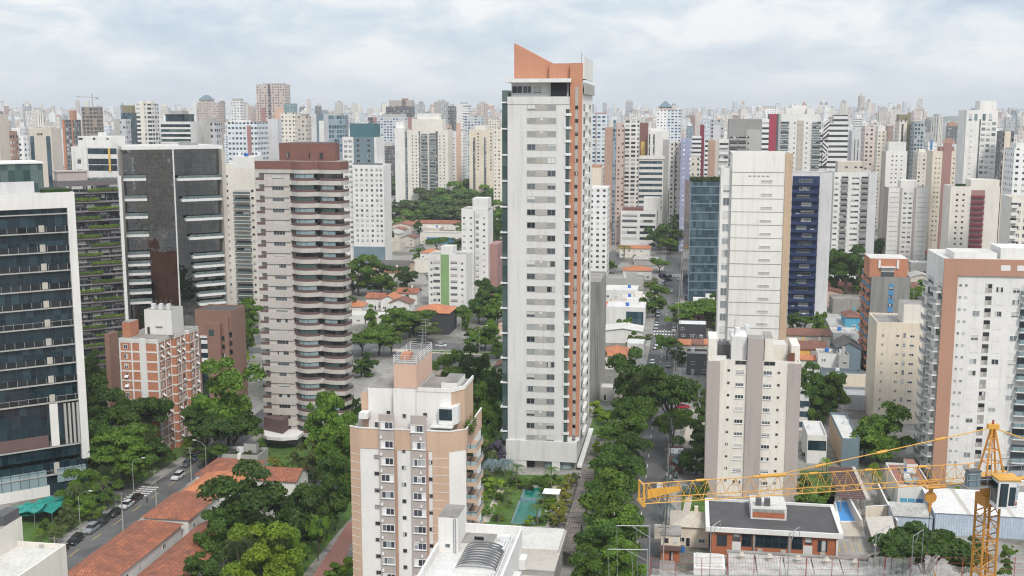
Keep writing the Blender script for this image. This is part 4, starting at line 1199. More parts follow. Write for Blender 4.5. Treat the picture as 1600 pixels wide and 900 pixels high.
def blue_tower():
    Y=486.0
    b=Bld('blue_balcony_tower','white tower with a deep blue bay of open balconies facing out','tower block',1236,1301,270,Y,20,'lilac_grey',rim=0.5)
    W,H=b.w,b.h;f=lambda px: (px-1236)/65.0
    mb=MB();mb.box(f(1239)*W,-0.05,0,f(1281)*W,-0.003,zat(275,Y));mb.build('blue_bay','navy_paint',b.root)
    fh=(zat(284,Y)-zat(492,Y))/17.3
    bal=MB();w2=(f(1281)-f(1239))*W/2
    bal.box(-w2,-1.6,-1.75,w2,-0.06,-1.45,0);bal.box(-w2,-1.6,-1.449,w2,-1.5,-0.55,1)
    bm=bal.mesh('balcony',['navy_paint','navy_paint'])
    wm=win_mesh(5.6,1.5,'frame_grey','win_dark',3);wm2=win_mesh(4.2,1.6,'frame_white','win_pale',3)
    rr=random.Random(6);pl=[]
    for i in range(18):
        z=zat(283,Y)-i*fh
        b.add(bm,f(1260)*W,0,z,name='balcony')
        b.add(rr.choice([wm,wm2]),f(1260)*W+rr.uniform(-1.5,1.5),-0.05,z+0.2)
        if rr.random()<0.5:
            q=MB();x=rr.uniform(f(1242),f(1272))*W;q.box(x,-1.4,z-1.44,x+rr.uniform(0.5,2.0),-1.0,z-0.1);q.build('balcony_items',rr.choice(['leaf_deep','cloth_white','frame_grey','leaf_mid']),b.root)
    b.panel('f',f(1281.5),1.0,0,H,'lilac_grey',0.4,'side_wall');b.panel('f',0,f(1238.5),0,H,'lilac_grey',0.4,'side_wall')
    b.done()
blue_tower()
# ================================================================ towers of the middle distance
facade('facade_white',(0.78,0.775,0.76),bay=3.4,wx=0.42,wy=0.42);facade('facade_cream',(0.72,0.665,0.575),bay=3.0,wx=0.4,wy=0.42);facade('facade_beige',(0.62,0.56,0.49),bay=2.8,wx=0.45,wy=0.42)
facade('facade_grey',(0.48,0.48,0.49),bay=2.6,wx=0.55,wy=0.45);facade('facade_band',(0.72,0.72,0.71),bay=7.0,wx=0.97,wy=0.42,blind_share=0.2);facade('facade_brick',(0.36,0.22,0.17),bay=3.0,wx=0.4,wy=0.42);facade('facade_pink',(0.52,0.39,0.33),bay=2.8,wx=0.42,wy=0.42)
facade('facade_glass',(0.30,0.36,0.40),(0.07,0.12,0.16),bay=1.8,wx=0.86,wy=0.72,blind_share=0.3,blind=(0.25,0.32,0.36));facade('facade_blue',(0.62,0.66,0.70),(0.07,0.11,0.17),bay=3.6,wx=0.66,wy=0.5);facade('facade_dark',(0.16,0.155,0.16),bay=2.4,wx=0.7,wy=0.5,blind_share=0.25)
facade('facade_balcony',(0.74,0.72,0.68),(0.05,0.06,0.07),bay=4.2,wx=0.72,wy=0.55,stripe=(12.6,0.33,(0.72,0.70,0.66)));facade('facade_strip',(0.70,0.655,0.58),(0.04,0.045,0.05),bay=5.0,fl=3.0,wx=0.3,wy=0.96,blind_share=0.05)
facade('facade_rose',(0.60,0.50,0.45),bay=3.1,wx=0.5,wy=0.46);facade('facade_lattice',(0.34,0.38,0.40),(0.04,0.07,0.09),bay=2.2,wx=0.6,wy=0.6,blind_share=0.2);facade('facade_violet',(0.29,0.31,0.45),(0.75,0.75,0.8),bay=4.2,wx=0.3,wy=0.35,blind_share=0.1)
facade('facade_frame',(0.34,0.315,0.29),(0.10,0.075,0.06),bay=3.2,wx=0.72,wy=0.6,blind_share=0.2,blind=(0.36,0.24,0.19));facade('facade_bluegrid',(0.68,0.71,0.73),(0.05,0.085,0.13),bay=2.4,fl=3.1,wx=0.62,wy=0.42,blind_share=0.15);facade('facade_zebra',(0.72,0.72,0.71),(0.05,0.05,0.06),bay=9.0,fl=3.4,wx=1.0,wy=0.42,blind_share=0.0)
def far(name,label,xl,xr,yt,Y,m,dep=18,yaw=YAW,pents=(),strips=(),roof='roof_light',cat='high-rise',group=None,rim=0.8,extra=None):
    if yaw==YAW:          # the photo's outline takes in the side that shows
        wpx=xr-xl;e_=(1077-xr) if xr<1077 else (xl-1077) if xl>1077 else 0
        if e_>0: dep=max(5.0,min(dep,0.3*wpx*Y/max(1.0,e_-0.3*wpx)))
        s_=e_*dep/(Y+dep)
        if xr<1077: xr -= s_
        elif xl>1077: xl += s_
    b=Bld(name,label,cat,xl,xr,yt,Y,dep,m,yaw=yaw,rim=rim,roof=roof,group=group)
    for p in pents:      # (f0, f1, rows above the roof line, material)
        hh=p[2]*Y/F+0.88
        b.pent(p[0],p[1],dep*0.2,dep*0.8,hh,p[3],name='roof_block' if len(p)<5 else p[4])
    for s in strips:     # (f0, f1, material[, projection])
        b.panel('f',s[0],s[1],0,b.h+(s[4] if len(s)>4 else 0),s[2],s[3] if len(s)>3 else 0.3,'facade_strip')
    if extra: extra(b)
    return b
def balcs(b,f,w_,Y,t0=1.5,prj=1.2,sm='slab_white',rm='rail_glass',back='win_dark',face='f',zlo=2.0,solid=0.0,name='balcony',fh=None):
    me=balcony_mesh(w_,1.7,prj,sm,rm,back,1.0,fh or b.fh,solid)
    b.col(face,f,me,t0,zlo,fh,name)

# --- left flank
far('residential_tower','plain pinkish beige tower at the very left edge of the skyline',-40,12,178,470,'sand_paint',pents=[(0.2,0.9,4,'grey_paint')])
far('residential_tower','narrow red brick apartment tower beside the plain beige one',12,27,205,560,'facade_brick')
far('residential_tower','small white tower between the red brick tower and the teal windowed tower',26,44,212,640,'facade_white',strips=[(0.0,0.3,'grey_paint')])
b=far('office_tower','beige office tower with a blank middle and teal glass at both edges',45,95,201,455,'sand_paint',strips=[(0.03,0.2,'glass_teal',0.1,-3),(0.75,0.93,'glass_teal',0.1,-3)],pents=[(0.1,0.9,1,'sand_paint')])
for x in (0.42,0.55): link('vent',win_mesh(1.0,0.8,'frame_dark','win_black',0,'vent'),b.root,(x*b.w,0,b.h-2.2))
b=Bld('office_block','white office block with one bright yellow stripe across its dark window bands','office building',112,183,229,400,16,'white_paint',rim=0.5,fh=3.9)
for z in [zat(y,400) for y in (236,252,262)]:
    q=MB();q.box(0.35*b.w,-0.05,z-1.0,0.985*b.w,-0.003,z+1.0);q.build('window_band','glass_blue',b.root)
q=MB();q.box(0.80*b.w,-0.2,zat(268,400),0.845*b.w,-0.051,zat(231,400));q.build('yellow_stripe','yellow_paint',b.root)
b.panel('f',0,0.05,0,b.h,'white_paint',0.5,'pier');b.panel('f',0.28,0.34,0,b.h,'white_paint',0.5,'pier')
for z in range(4): link('window',win_mesh(1.6,2.2,'frame_white','win_dark',0),b.root,(0.15*b.w,0,b.h-5-3.9*z))
b.pent(0.08,0.82,2,12,zat(213,400)-b.h+0.9,'white_paint',name='upper_storey');b.pent(0.50,0.58,3,6,zat(207,400)-b.h+0.9,'white_paint',name='lift_house')
for x in (0.12,0.16,0.44,0.74): link('window',win_mesh(0.9,0.7,'frame_dark','win_black',0),b.root,(x*b.w,2.0,zat(217,400)))
roof_gear(b,4,3)
far('unfinished_tower','unfinished grey concrete tower with open floors, a thin crane standing behind it',127,160,167,900,'facade_frame',strips=[(0.0,0.08,'raw_concrete'),(0.5,0.56,'raw_concrete')])
far('residential_tower','low dark tower with red brick piers beside the unfinished concrete tower',97,126,187,850,'facade_dark',strips=[(0.0,0.18,'orange_brick'),(0.72,0.8,'orange_brick')],pents=[(0.5,0.8,14,'tan_frame')])
far('residential_tower','grey banded apartment tower under a bronze topped dark one',178,204,186,700,'facade_grey',strips=[(0.0,0.5,'mid_grey',0.1)])
far('office_tower','dark glass tower with a bronze slatted crown',189,213,176,760,'glass_teal',pents=[(0.0,1.0,11,'yellow_paint' if False else 'olive_paint')])
far('residential_tower','broad cream tower with dark window columns and two roof blocks, right of the bronze crown',211,247,162,800,'facade_balcony',strips=[(0.3,0.55,'pale_cream')],pents=[(0.1,0.4,4,'pale_cream'),(0.6,0.9,4,'pale_cream')])
b=far('office_block','wide white office block with long grey window bands behind the mirror glass tower',250,318,190,560,'white_paint',rim=0.4,strips=[])
for i in range(5):
    z=zat(196+i*7.6,560);q=MB();q.box(0.02*b.w,-0.1,z-0.75,0.99*b.w,-0.003,z+0.6);q.build('window_band','glass_green' if i%2 else 'glass_blue',b.root)
b.pent(0.1,0.72,3,14,zat(180,560)-b.h+0.9,'glass_blue',name='glass_storey',cap=0.5);b.pent(0.2,0.6,5,12,zat(173,560)-b.h+0.9,'mid_grey',name='lift_house')
far('office_block','grey office block with a white belt and a checkered end, next to the banded office block',318,346,192,565,'facade_grey',strips=[(0.0,0.55,'mid_grey',0.1)],pents=[(0.1,0.7,8,'mid_grey')])
def mansard(b):
    q=MB();q.prism([(0.1*b.w,2),(0.6*b.w,2),(0.6*b.w,14),(0.1*b.w,14)],b.h-0.5,b.h+3)
    i=len(q.v);x0,x1=0.1*b.w,0.6*b.w
    q.v += [(x0-1,1,b.h+3.003),(x1+1,1,b.h+3.003),(x1+1,15,b.h+3.003),(x0-1,15,b.h+3.003),(x0+5,6,b.h+9),(x1-5,6,b.h+9),(x1-5,10,b.h+9),(x0+5,10,b.h+9)]
    for f in ((0,1,5,4),(1,2,6,5),(2,3,7,6),(3,0,4,7),(4,5,6,7)): q.f.append(tuple(i+k for k in f));q.m.append(1)
    q.build('mansard_roof',['facade_rose','slate_panel'],b.root)
far('residential_tower','rosy stone tower with a small slate mansard roof on the skyline',307,350,160,1400,'facade_rose',extra=mansard)
far('residential_tower','cream tower with a dark grid of windows under a pale green roof',360,383,158,1250,'facade_white',pents=[(0.1,0.9,4,'teal_panel' if False else 'mid_grey')])
b=far('residential_tower','tallest far tower, grey above and pink below, with two shafts of windows',400,453,132,1300,'facade_rose',strips=[(0.14,0.3,'pink_brown',0.4,-26),(0.62,0.95,'peach_paint',0.3,-26),(0.42,0.5,'facade_dark',0.5)],pents=[(0.2,0.9,2,'mid_grey')])
far('residential_tower','wide white tower with small blue windows in a tight grid',355,418,191,690,'facade_bluegrid',strips=[(0.66,0.8,'pink_brown',0.1,-2)],pents=[(0.2,0.5,3,'white_paint')])
far('residential_tower','narrow blank lilac grey slab tower behind the red brick penthouse',418,440,186,720,'lilac_grey')
far('residential_tower','cream tower below a pale teal glass roof room',438,470,176,880,'facade_cream',pents=[(0.2,0.85,14,'glass_frost')])
far('residential_tower','beige tower with rows of dark windows beside the teal roof room',464,486,181,800,'facade_beige',pents=[(0.3,0.9,3,'grey_paint')])
b=far('residential_tower','blue grey slab tower with a narrow white panel on its front',487,513,178,760,'lilac_grey',strips=[(0.4,1.0,'slate_panel',0.15),(0.62,1.03,'white_paint',0.6,-4.5)])
far('residential_tower','pale grey tower of glass fronted balconies right of the blue grey slab',513,544,180,730,'facade_glass',pents=[(0.2,0.8,3,'mid_grey')])
b=Bld('residential_tower','pale yellow tower with stacked dark balconies between the mirror tower and the brown balcony tower','tower block',347,397,262,470,18,'pale_cream',fh=3.05)
balcs(b,0.60,7.0,470,8.0,1.3,'pale_cream','rail_glass');b.col('f',0.13,win_mesh(1.2,1.1,'frame_grey','win_dark',0),2.0);b.col('f',0.92,win_mesh(1.2,1.1,'frame_grey','win_dark',0),8.0)
b.pent(0.3,0.95,2,12,5.5,'white_paint',name='penthouse');b.pent(0.0,0.3,2,12,2.5,'pale_cream',name='roof_block');roof_gear(b,4,5,b.h+4.7,0.4,0.9);b.done()

# --- white tower with the blue-grey crown
b=Bld('residential_tower','white tower with a blue grey crown and a wider lower half, square windows all over','tower block',535,588,214,680,18,'white_paint',fh=3.05,rim=0.4)
b.panel('f',0.33,0.93,zat(258,680),b.h+0.05,'slate_panel',0.3,'slate_panel');b.pent(0.22,0.93,0.2,14,zat(193,680)-b.h+0.9,'teal_panel',name='crown')
for f_ in (0.09,0.23): b.col('f',f_,win_mesh(2.1,1.5,'frame_grey','win_pale',1),1.0,zat(392,680),name='window')
for f_ in (0.46,0.78):
    for z in b.rows(0.5,zat(256,680)): b.add(win_mesh(2.0,1.5,'frame_grey','win_black',1),f_*b.w,-0.3,z)
lw=MB();lw.box(0.30*b.w,-2.0,0,1.22*b.w,15,zat(257,680));lw.build('lower_wall','white_paint',b.root)
for i,f_ in enumerate((0.42,0.57,0.72,0.87,1.02,1.14)):
    z=zat(265,680)
    while z>zat(382,680): b.add(win_mesh(1.4,1.5,'frame_grey','win_dark' if i%2 else 'win_pale',0),f_*b.w,-2.0,z,name='lower_window');z -= 3.05
q=MB();q.box(0.30*b.w,-2.3,0,1.23*b.w,-2.003,zat(384,680));q.build('base_panel','slate_panel',b.root)
q=MB();q.box(0.32*b.w,-1.9,zat(257,680),1.2*b.w,-1.8,zat(254.5,680));q.build('terrace_rail','rail_glass',b.root)
b.done()
far('residential_tower','dark and white gridded tower with a red accent at the top, behind the white tower with the grey crown',575,650,183,1300,'facade_blue',strips=[(0.0,0.12,'facade_dark',0.4),(0.13,0.2,'pink_brown',0.3),(0.9,1.0,'pink_brown',0.3)],pents=[(0.3,0.8,5,'mid_grey')])
far('office_tower','dark topped office tower with a flat brownish roof box, highest behind the cream twin tower',603,648,166,1400,'facade_dark',pents=[(0.1,1.0,9,'brown_grey'),(0.6,0.78,12,'pink_brown')])
# cream twin tower
b=Bld('residential_tower','broad cream twin tower with columns of balconies above the wooded park','tower block',636,700,203,1050,22,'pale_cream',fh=3.0)
me=win_mesh(1.2,1.3,'frame_grey','win_dark',0)
for f_ in (0.13,0.22,0.8,0.9): b.col('f',f_,me,4,zat(298,1050),name='window')
for f_ in (0.42,0.62): balcs(b,f_,6.2,1050,2.0,1.2,zlo=zat(298,1050))
b.panel('f',0.28,0.32,0,b.h-1,'facade_dark',0.05,'recess');b.panel('f',0.70,0.75,0,b.h-1,'facade_dark',0.05,'recess')
b.pent(0.1,0.85,3,18,11,'pale_cream',name='roof_block');b.pent(0.22,0.75,5,16,16,'warm_white',name='roof_block')
q=MB();q.box(-0.30*b.w,-1,0,-0.06*b.w,18,zat(200,1050));q.box(-0.28*b.w,2,zat(200,1050),-0.08*b.w,14,zat(190,1050));q.build('side_tower','warm_white',b.root)
q=MB();q.box(-0.059*b.w,2,0,-0.003,15,zat(206,1050));q.build('recess','facade_glass',b.root)
b.done()
for xl,xr,yt,Y,m,lab,st in [
    (678,701,159,1500,'facade_grey','grey tower with a flat cap rising behind the cream twin tower',[(0.0,0.6,'mid_grey',0.3)]),
    (700,713,166,1450,'facade_dark','thin dark balcony tower beside the flat capped grey one',[]),
    (714,736,163,1350,'facade_band','bright white tower, half blank and half banded, left of the orange topped tower',[(0.0,0.5,'white_paint',0.3)]),
    (745,762,162,1600,'facade_rose','slim pale rose tower behind the blue topped grid block',[]),
    (725,757,181,1200,'facade_blue','blue topped white grid block beside the orange topped tower',[(0.25,1.0,'navy_paint',0.4)] if False else []),
    (764,784,186,1300,'facade_cream','cream tower half hidden by the orange topped tower',[]),
    (690,706,195,1150,'facade_pink','pink brown tower with white window columns behind the park trees',[(0.2,0.5,'white_paint',0.2)]),
    (706,730,205,1100,'facade_white','low white block with square windows above the park trees',[(0.4,0.75,'peach_paint',0.6,8)]),
]:
    far('residential_tower',lab,xl,xr,yt,Y,m,strips=st,pents=[(0.25,0.75,3,'mid_grey')])
b=Bld('residential_tower','cream tower with thin black vertical window slots beside the park','tower block',733,770,203,1050,20,'cream_paint',fh=3.0)
for f_ in (0.16,0.62): b.panel('f',f_,f_+0.10,0,b.h-7,'facade_dark',0.05,'window_slot')
for f_ in (0.38,0.92): b.col('f',f_,win_mesh(1.6,1.3,'frame_grey','win_dark',0),2,zat(268,1050))
b.pent(0.2,0.7,4,14,5,'pale_cream',name='roof_block');b.done()
far('residential_tower','cream slab tower touching the side of the orange topped tower',771,790,200,900,'facade_cream')
far('shop_building','low teal roofed building with an orange front beside the park',700,722,238,1150,'tan_frame',pents=[(0.0,1.0,2,'teal_panel')],cat='low building')

# --- white block with a green stripe and its tall neighbour
b=Bld('apartment_block','low white apartment block with one pale green vertical stripe','apartment block',669,728,397,520,14,'white_paint',fh=3.0,rim=0.6,roof='roof_grey')
b.panel('f',0.33,0.55,0,b.h,'green_paint',0.15,'green_stripe');b.pent(0.33,0.66,0.5,9,4.5,'white_paint',name='stair_head',roof='roof_light')
for f_ in (0.08,0.90): b.col('f',f_,win_mesh(1.0,1.0,'frame_grey','win_dark',0),2.6)
for f_ in (0.22,0.68): b.col('f',f_,win_mesh(3.2,1.3,'frame_grey','win_dark',3),2.2)
b.done()
b=Bld('apartment_tower','tall narrow white tower behind the green striped block, few windows','tower block',721,762,326,545,15,'white_paint',fh=2.95,rim=0.6)
b.pent(0.42,1.0,0.3,10,6.0,'white_paint',name='stair_head');b.panel('f',0.48,0.52,0,b.h-1,'panel_grey',0.1,'window_strip')
for f_ in (0.1,0.36,0.86): b.col('f',f_,win_mesh(1.0,0.9,'frame_grey','win_dark',0),3)
b.col('f',0.6,win_mesh(1.5,1.5,'frame_grey','win_pale',0),2)
q=MB();q.box(b.w+0.003,5,0,b.w*1.3,22,zat(383,545));q.build('rear_wing','pink_brown',b.root);b.done()

# --- right of the main tower
far('residential_tower','white tower with a grey central pier and wide pale windows beside the orange strip',925,951,178,860,'facade_blue',strips=[(0.25,0.32,'brown_grey',0.5)],pents=[(0.2,0.9,2,'pink_brown')])
far('residential_tower','twin brick coloured tower split by a column of balconies',945,977,199,780,'facade_pink',strips=[(0.0,0.42,'brick_tan',0.2,0),(0.45,0.6,'facade_glass',0.5,5),(0.62,1.0,'facade_pink',0.2,3)])
far('residential_tower','pale tower with scalloped white balconies behind the white office block',976,1000,188,800,'facade_balcony')
far('residential_tower','dull red building with an orange annex squeezed between white towers',998,1013,192,850,'red_brick',strips=[(0.3,0.8,'yellow_paint',0.3,-14)])
far('residential_tower','bulky white tower with a blank grey side wall behind the white office block',1013,1046,205,830,'warm_white',strips=[(0.72,1.0,'mid_grey',0.2,-6),(0.03,0.1,'facade_dark',0.1,-2),(0.24,0.32,'facade_dark',0.1,-2)],pents=[(0.1,0.7,4,'warm_white')])
far('residential_tower','white tower with large panes and a dark blue mansard roof',1026,1064,172,1150,'facade_blue',extra=mansard,strips=[(0.0,0.42,'facade_white',0.3)])
far('residential_tower','tan tower with a dark central slot next to the violet tower',1047,1065,222,760,'facade_cream',strips=[(0.45,0.55,'facade_dark',0.3)])
far('residential_tower','violet tower dotted with small white balconies',1064,1081,217,740,'facade_violet')
far('residential_tower','white tower with slanted bands behind the violet tower',1081,1096,213,780,'facade_band')
far('residential_tower','small pale yellow tower in front of the slanted white bands',1079,1094,246,660,'facade_cream')
far('residential_tower','thin brown tower with a magenta top',1094,1101,195,800,'pink_brown',strips=[(0.0,1.0,'maroon_paint',0.3)])
far('residential_tower','brown brick slab tower with a white base beside the grey tower',1101,1126,219,720,'sand_paint',strips=[(0.25,0.66,'brick_tan',0.4,0),(0.0,0.2,'facade_band',0.4)])
far('residential_tower','lilac roofed block with pale blind walls above the brown brick slab',1110,1132,188,900,'facade_grey',strips=[(0.2,0.7,'lilac_grey',0.5,-4)])
b=Bld('apartment_tower','grey apartment tower with deep loggias behind the blank white tower','tower block',1139,1191,186,600,18,'grey_paint',fh=3.15)
for f_ in (0.16,0.42): balcs(b,f_,4.2,600,8,1.0,'grey_paint','frame_grey','win_black',zlo=40)
b.panel('f',0.53,0.98,0,b.h-5.5,'mid_grey',0.4,'blind_wall');b.col('f',0.60,win_mesh(0.9,1.0,'frame_dark','win_black',0),8,40,out=0.4);b.done()
b=Bld('apartment_tower','white balcony stack at the left edge of the grey loggia tower','tower block',1124,1139,218,560,16,'white_paint',fh=3.3,rim=0.4)
balcs(b,0.5,b.w*0.98,560,0.6,0.9,'white_paint','white_paint','win_dark',zlo=40,solid=0.4);b.done()
far('residential_tower','white balcony tower at the right edge of the grey loggia tower',1188,1202,186,650,'facade_band')
far('billboard_building','building with a tall bright red side wall in the skyline',1200,1218,178,900,'dark_grey',strips=[(0.0,0.72,'red_paint',0.5)])
b=Bld('residential_tower','white twin tower with a grey recess and glazed balconies behind the blue balcony tower','tower block',1221,1281,178,690,20,'white_paint',fh=3.0,rim=0.5)
b.panel('f',0.42,0.6,0,b.h-4,'beige_concrete',0.05,'recess')
for f_ in (0.45,0.55): b.col('f',f_,win_mesh(0.9,1.0,'frame_dark','win_black',0),5,55)
for f_ in (0.36,0.68): b.col('f',f_,win_mesh(0.9,1.0,'frame_grey','win_dark',0),4,55)
for f_ in (0.1,0.93): balcs(b,f_,5.0,690,3.5,1.2,zlo=55)
b.pent(0.12,0.3,3,12,4.5,'white_paint',name='roof_block');b.pent(0.68,0.88,3,12,4.5,'white_paint',name='roof_block');b.pent(0.3,0.68,6,14,6,'warm_white',name='roof_block');b.done()
# zebra tower
b=Bld('office_tower','black and white striped office tower with zigzag stripes on its left edge','office building',1294,1326,193,740,18,'facade_zebra',rim=0.2)
q=MB();rr=random.Random(1)
q.box(-0.36*b.w,1,0,-0.003,16,zat(207,740));q.build('side_wing','facade_zebra',b.root)
zz=MB();z=zat(200,740);i=0
while z>zat(268,740):
    d=3.5 if (i // 4)%2==0 else-3.5
    zz.face([(-0.22*b.w,-0.1,z),(0.06*b.w,-0.1,z+d),(0.06*b.w,-0.1,z+d+1.3),(-0.22*b.w,-0.1,z+1.3)],0);zz.face([(-0.22*b.w,-0.12,z+1.3),(0.06*b.w,-0.12,z+d+1.3),(0.06*b.w,-0.12,z+d+2.6),(-0.22*b.w,-0.12,z+2.6)],1)
    z -= 2.6;i += 1
zz.build('zigzag',['charcoal','white_paint'],b.root)
b.pent(0.3,0.98,3,12,6.5,'facade_zebra',name='roof_block')
far('residential_tower','plain lilac grey tower with a teal glazed top beside the striped tower',1326,1346,204,760,'lilac_grey',strips=[(0.05,0.95,'glass_teal',0.1,0)] if False else [(0.3,0.4,'facade_dark',0.1,-6),(0.65,0.75,'facade_dark',0.1,-6)])
far('residential_tower','pale tower with staggered balconies right of the teal topped grey tower',1346,1368,197,800,'facade_rose')
b=Bld('apartment_tower','white and grey apartment tower with grey loggia columns behind the trees','tower block',1304,1371,269,600,20,'white_paint',fh=3.0,rim=0.5)
for f_ in (0.25,0.72): balcs(b,f_,3.6,600,1.2,1.0,'slab_grey','grey_paint','win_black',zlo=3,solid=0.1)
for f_ in (0.06,0.46,0.55): b.col('f',f_,win_mesh(2.0,1.0,'frame_grey','win_dark',1),1.5,3)
b.panel('f',0.80,1.0,0,b.h,'lilac_grey',0.35,'blind_wall');b.pent(0.08,0.66,2,12,6.5,'sand_paint',name='upper_storey')
for f_ in (0.28,0.5,0.63): link('window',win_mesh(1.6,0.9,'frame_dark','win_black',0),b.root,(f_*b.w,2.0,b.h+2.6))
b.done()
far('residential_tower','olive sided cream tower with a dark crown line',1399,1423,188,880,'facade_cream',strips=[(0.0,0.7,'facade_strip',0.2,-3),(0.72,1.0,'olive_paint',0.3,6)],pents=[(0.0,1.0,9,'olive_paint')])
far('residential_tower','cream tower in the haze behind the stepped white tower',1366,1386,205,900,'facade_cream',pents=[(0.1,0.9,8,'warm_white')])
b=Bld('residential_tower','stepped white tower with small paired windows left of the olive sided tower','tower block',1385,1418,236,780,18,'warm_white',fh=3.0)
for f_ in (0.3,0.5,0.75): b.col('f',f_,win_mesh(1.1,0.9,'frame_grey','win_dark',0),2,40)
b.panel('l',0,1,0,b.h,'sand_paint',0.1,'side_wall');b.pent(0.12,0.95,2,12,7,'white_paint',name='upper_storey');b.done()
b=Bld('apartment_tower','white apartment tower with three brown grey vertical strips beside the park trees','tower block',1389,1451,293,680,16,'white_paint',fh=2.95,rim=0.5)
for f0,f1 in ((0.29,0.34),(0.64,0.70)): b.panel('f',f0,f1,0,b.h,'brown_grey',0.4,'brown_strip')
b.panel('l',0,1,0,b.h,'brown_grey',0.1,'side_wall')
for f_ in (0.43,0.56): b.col('f',f_,win_mesh(2.0,1.1,'frame_grey','win_dark',1),2,3)
for f_ in (0.15,0.85): b.col('f',f_,win_mesh(5.5,0.25,'mid_grey','win_pale',0,'joint'),1.5,3,name='joint')
b.pent(0.3,0.72,1,11,5.2,'warm_white',name='upper_storey');b.done()
far('office_tower','dark teal lattice fronted tower right of the olive sided tower',1423,1445,190,860,'facade_lattice')
far('residential_tower','cream block with a rounded top below the lattice tower',1427,1451,238,800,'facade_cream',pents=[(0.2,0.8,4,'pale_cream')])
far('residential_tower','white block with a bright blue edge beside the pink tower',1445,1464,222,820,'facade_white',strips=[(0.25,0.5,'blue_paint',0.3,1)])
b=Bld('residential_tower','pink tower with a raised maroon stripe up its middle','tower block',1458,1502,236,700,18,'peach_paint' if False else 'cream_paint',fh=3.0)
b.panel('f',0.36,0.66,0,b.h+5.0,'pink_brown',0.5,'maroon_stripe');b.pent(0.25,0.75,0.2,8,3.6,'pink_brown',name='roof_block')
for f_ in (0.12,0.24,0.76,0.9): b.col('f',f_,win_mesh(1.0,0.9,'frame_grey','win_dark',0),3,10)
b.done()
b=Bld('residential_tower','large cream tower with tall columns of pale greenish windows on the right skyline','tower block',1511,1560,172,640,20,'warm_white',fh=3.05)
for f_ in (0.56,0.72,0.89): b.col('f',f_,win_mesh(2.2,1.9,'frame_white','win_pale',0),6,30)
b.col('f',0.18,win_mesh(1.2,0.5,'frame_grey','win_pale',0,'vent_window'),10,30,name='vent_window');b.panel('f',0.42,0.47,0,b.h-5,'facade_dark',0.1,'recess')
for f_ in (0.12,0.3,0.56,0.76): link('attic_window',win_mesh(1.8,4.0,'frame_white','win_teal',1,'attic_window'),b.root,(f_*b.w,0,b.h-4))
b.pent(0.45,0.98,3,14,6,'warm_white',name='roof_block');b.done()
b=Bld('apartment_tower','cream apartment tower with maroon balconies and reddish windows','tower block',1486,1563,291,620,18,'pale_cream',fh=3.05,rim=0.6)
b.panel('f',0.42,0.70,0,b.h-2,'pink_brown',0.05,'recess')
for f_ in (0.14,0.27): b.col('f',f_,win_mesh(1.1,1.0,'maroon_paint','win_black',0),3,3)
balcs(b,0.56,b.w*0.26,620,3.0,1.4,'maroon_paint','maroon_paint','glass_green',zlo=3)
b.pent(0.42,1.0,2,15,4.5,'pale_cream',name='upper_storey');b.pent(0.1,0.3,0.4,2,2.2,'leaf_deep',name='roof_plants');b.done()
far('residential_tower','white stepped tower with dark window pairs at the right picture edge',1570,1640,232,560,'facade_white',pents=[(0.1,0.6,8,'white_paint')])
far('residential_tower','yellow and dark grey tower stack between the large cream tower and the right picture edge',1558,1585,205,620,'facade_dark',strips=[(0.2,0.7,'cream_paint',0.4)])
b=Bld('apartment_tower','cream tower with curved white balconies cut by the right picture edge','tower block',1582,1640,308,450,16,'pale_cream',fh=3.1)
balcs(b,0.06,2.6,450,1,1.6,'white_paint','white_paint',zlo=5)
for f_ in (0.2,0.38): b.col('f',f_,win_mesh(1.2,1.4,'frame_dark','win_dark',0),1.5,5)
b.done()
# white office with bands, and the lower one in front of it
b=Bld('office_block','white office block with rows of dark ribbon windows right of the orange topped tower','office building',953,1037,243,830,22,'warm_white',yaw=4,rim=1.0,roof='roof_white')
for i in range(9):
    z=zat(253.5+i*8.8,830);q=MB();q.box(0.08*b.w,-0.1,z-0.95,0.98*b.w,-0.003,z+0.95);q.build('window_band','glass_teal',b.root)
q=MB();q.box(-0.02*b.w,-0.6,b.h-2.6,1.02*b.w,-0.11,b.h-0.3);q.build('cornice','warm_white',b.root);roof_gear(b,4,9)
b.done()
b=Bld('office_block','lower white office block with punched window bands and a red railed roof, palms in front','office building',970,1026,329,770,30,'white_paint',rim=0.8,roof='roof_grey')
for i in range(5):
    z=zat(336+i*9.0,770)
    for a,c in ((0.04,0.46),(0.54,0.97)): q=MB();q.box(a*b.w,-0.1,z-0.9,c*b.w,-0.003,z+0.9);q.build('window_band','win_dark',b.root)
b.pent(0.62,1.1,9,20,zat(308,780)-b.h+0.9,'white_paint',name='stair_tower');q=MB();q.box(0.05*b.w,4,b.h-0.8,0.6*b.w,12,b.h+1.6);q.build('roof_deck','red_brick',b.root);b.done()
far('residential_tower','small pale yellow tower touching the right side of the main tower',920,943,262,640,'cream_paint',pents=[(0.1,0.9,4,'tan_frame')])
far('apartment_block','low white apartment block with square windows below the pale yellow tower',920,953,293,610,'facade_white',cat='apartment block')
b=Bld('office_tower','teal glass office block with plants along its roof, left of the blank white tower','office building',1079,1129,284,540,22,'glass_teal',rim=0.0,yaw=2)
for i in range(13):
    z=zat(291+i*13.5,540);q=MB();q.box(-0.1,-0.25,z-0.3,b.w+0.1,-0.003,z+0.3);q.build('floor_edge','slate_panel',b.root)
q=MB();q.box(0,-0.28,b.h*0.0,0.4,-0.003,b.h);q.build('edge_fin','slate_panel',b.root)
g=MB();rr=random.Random(3)
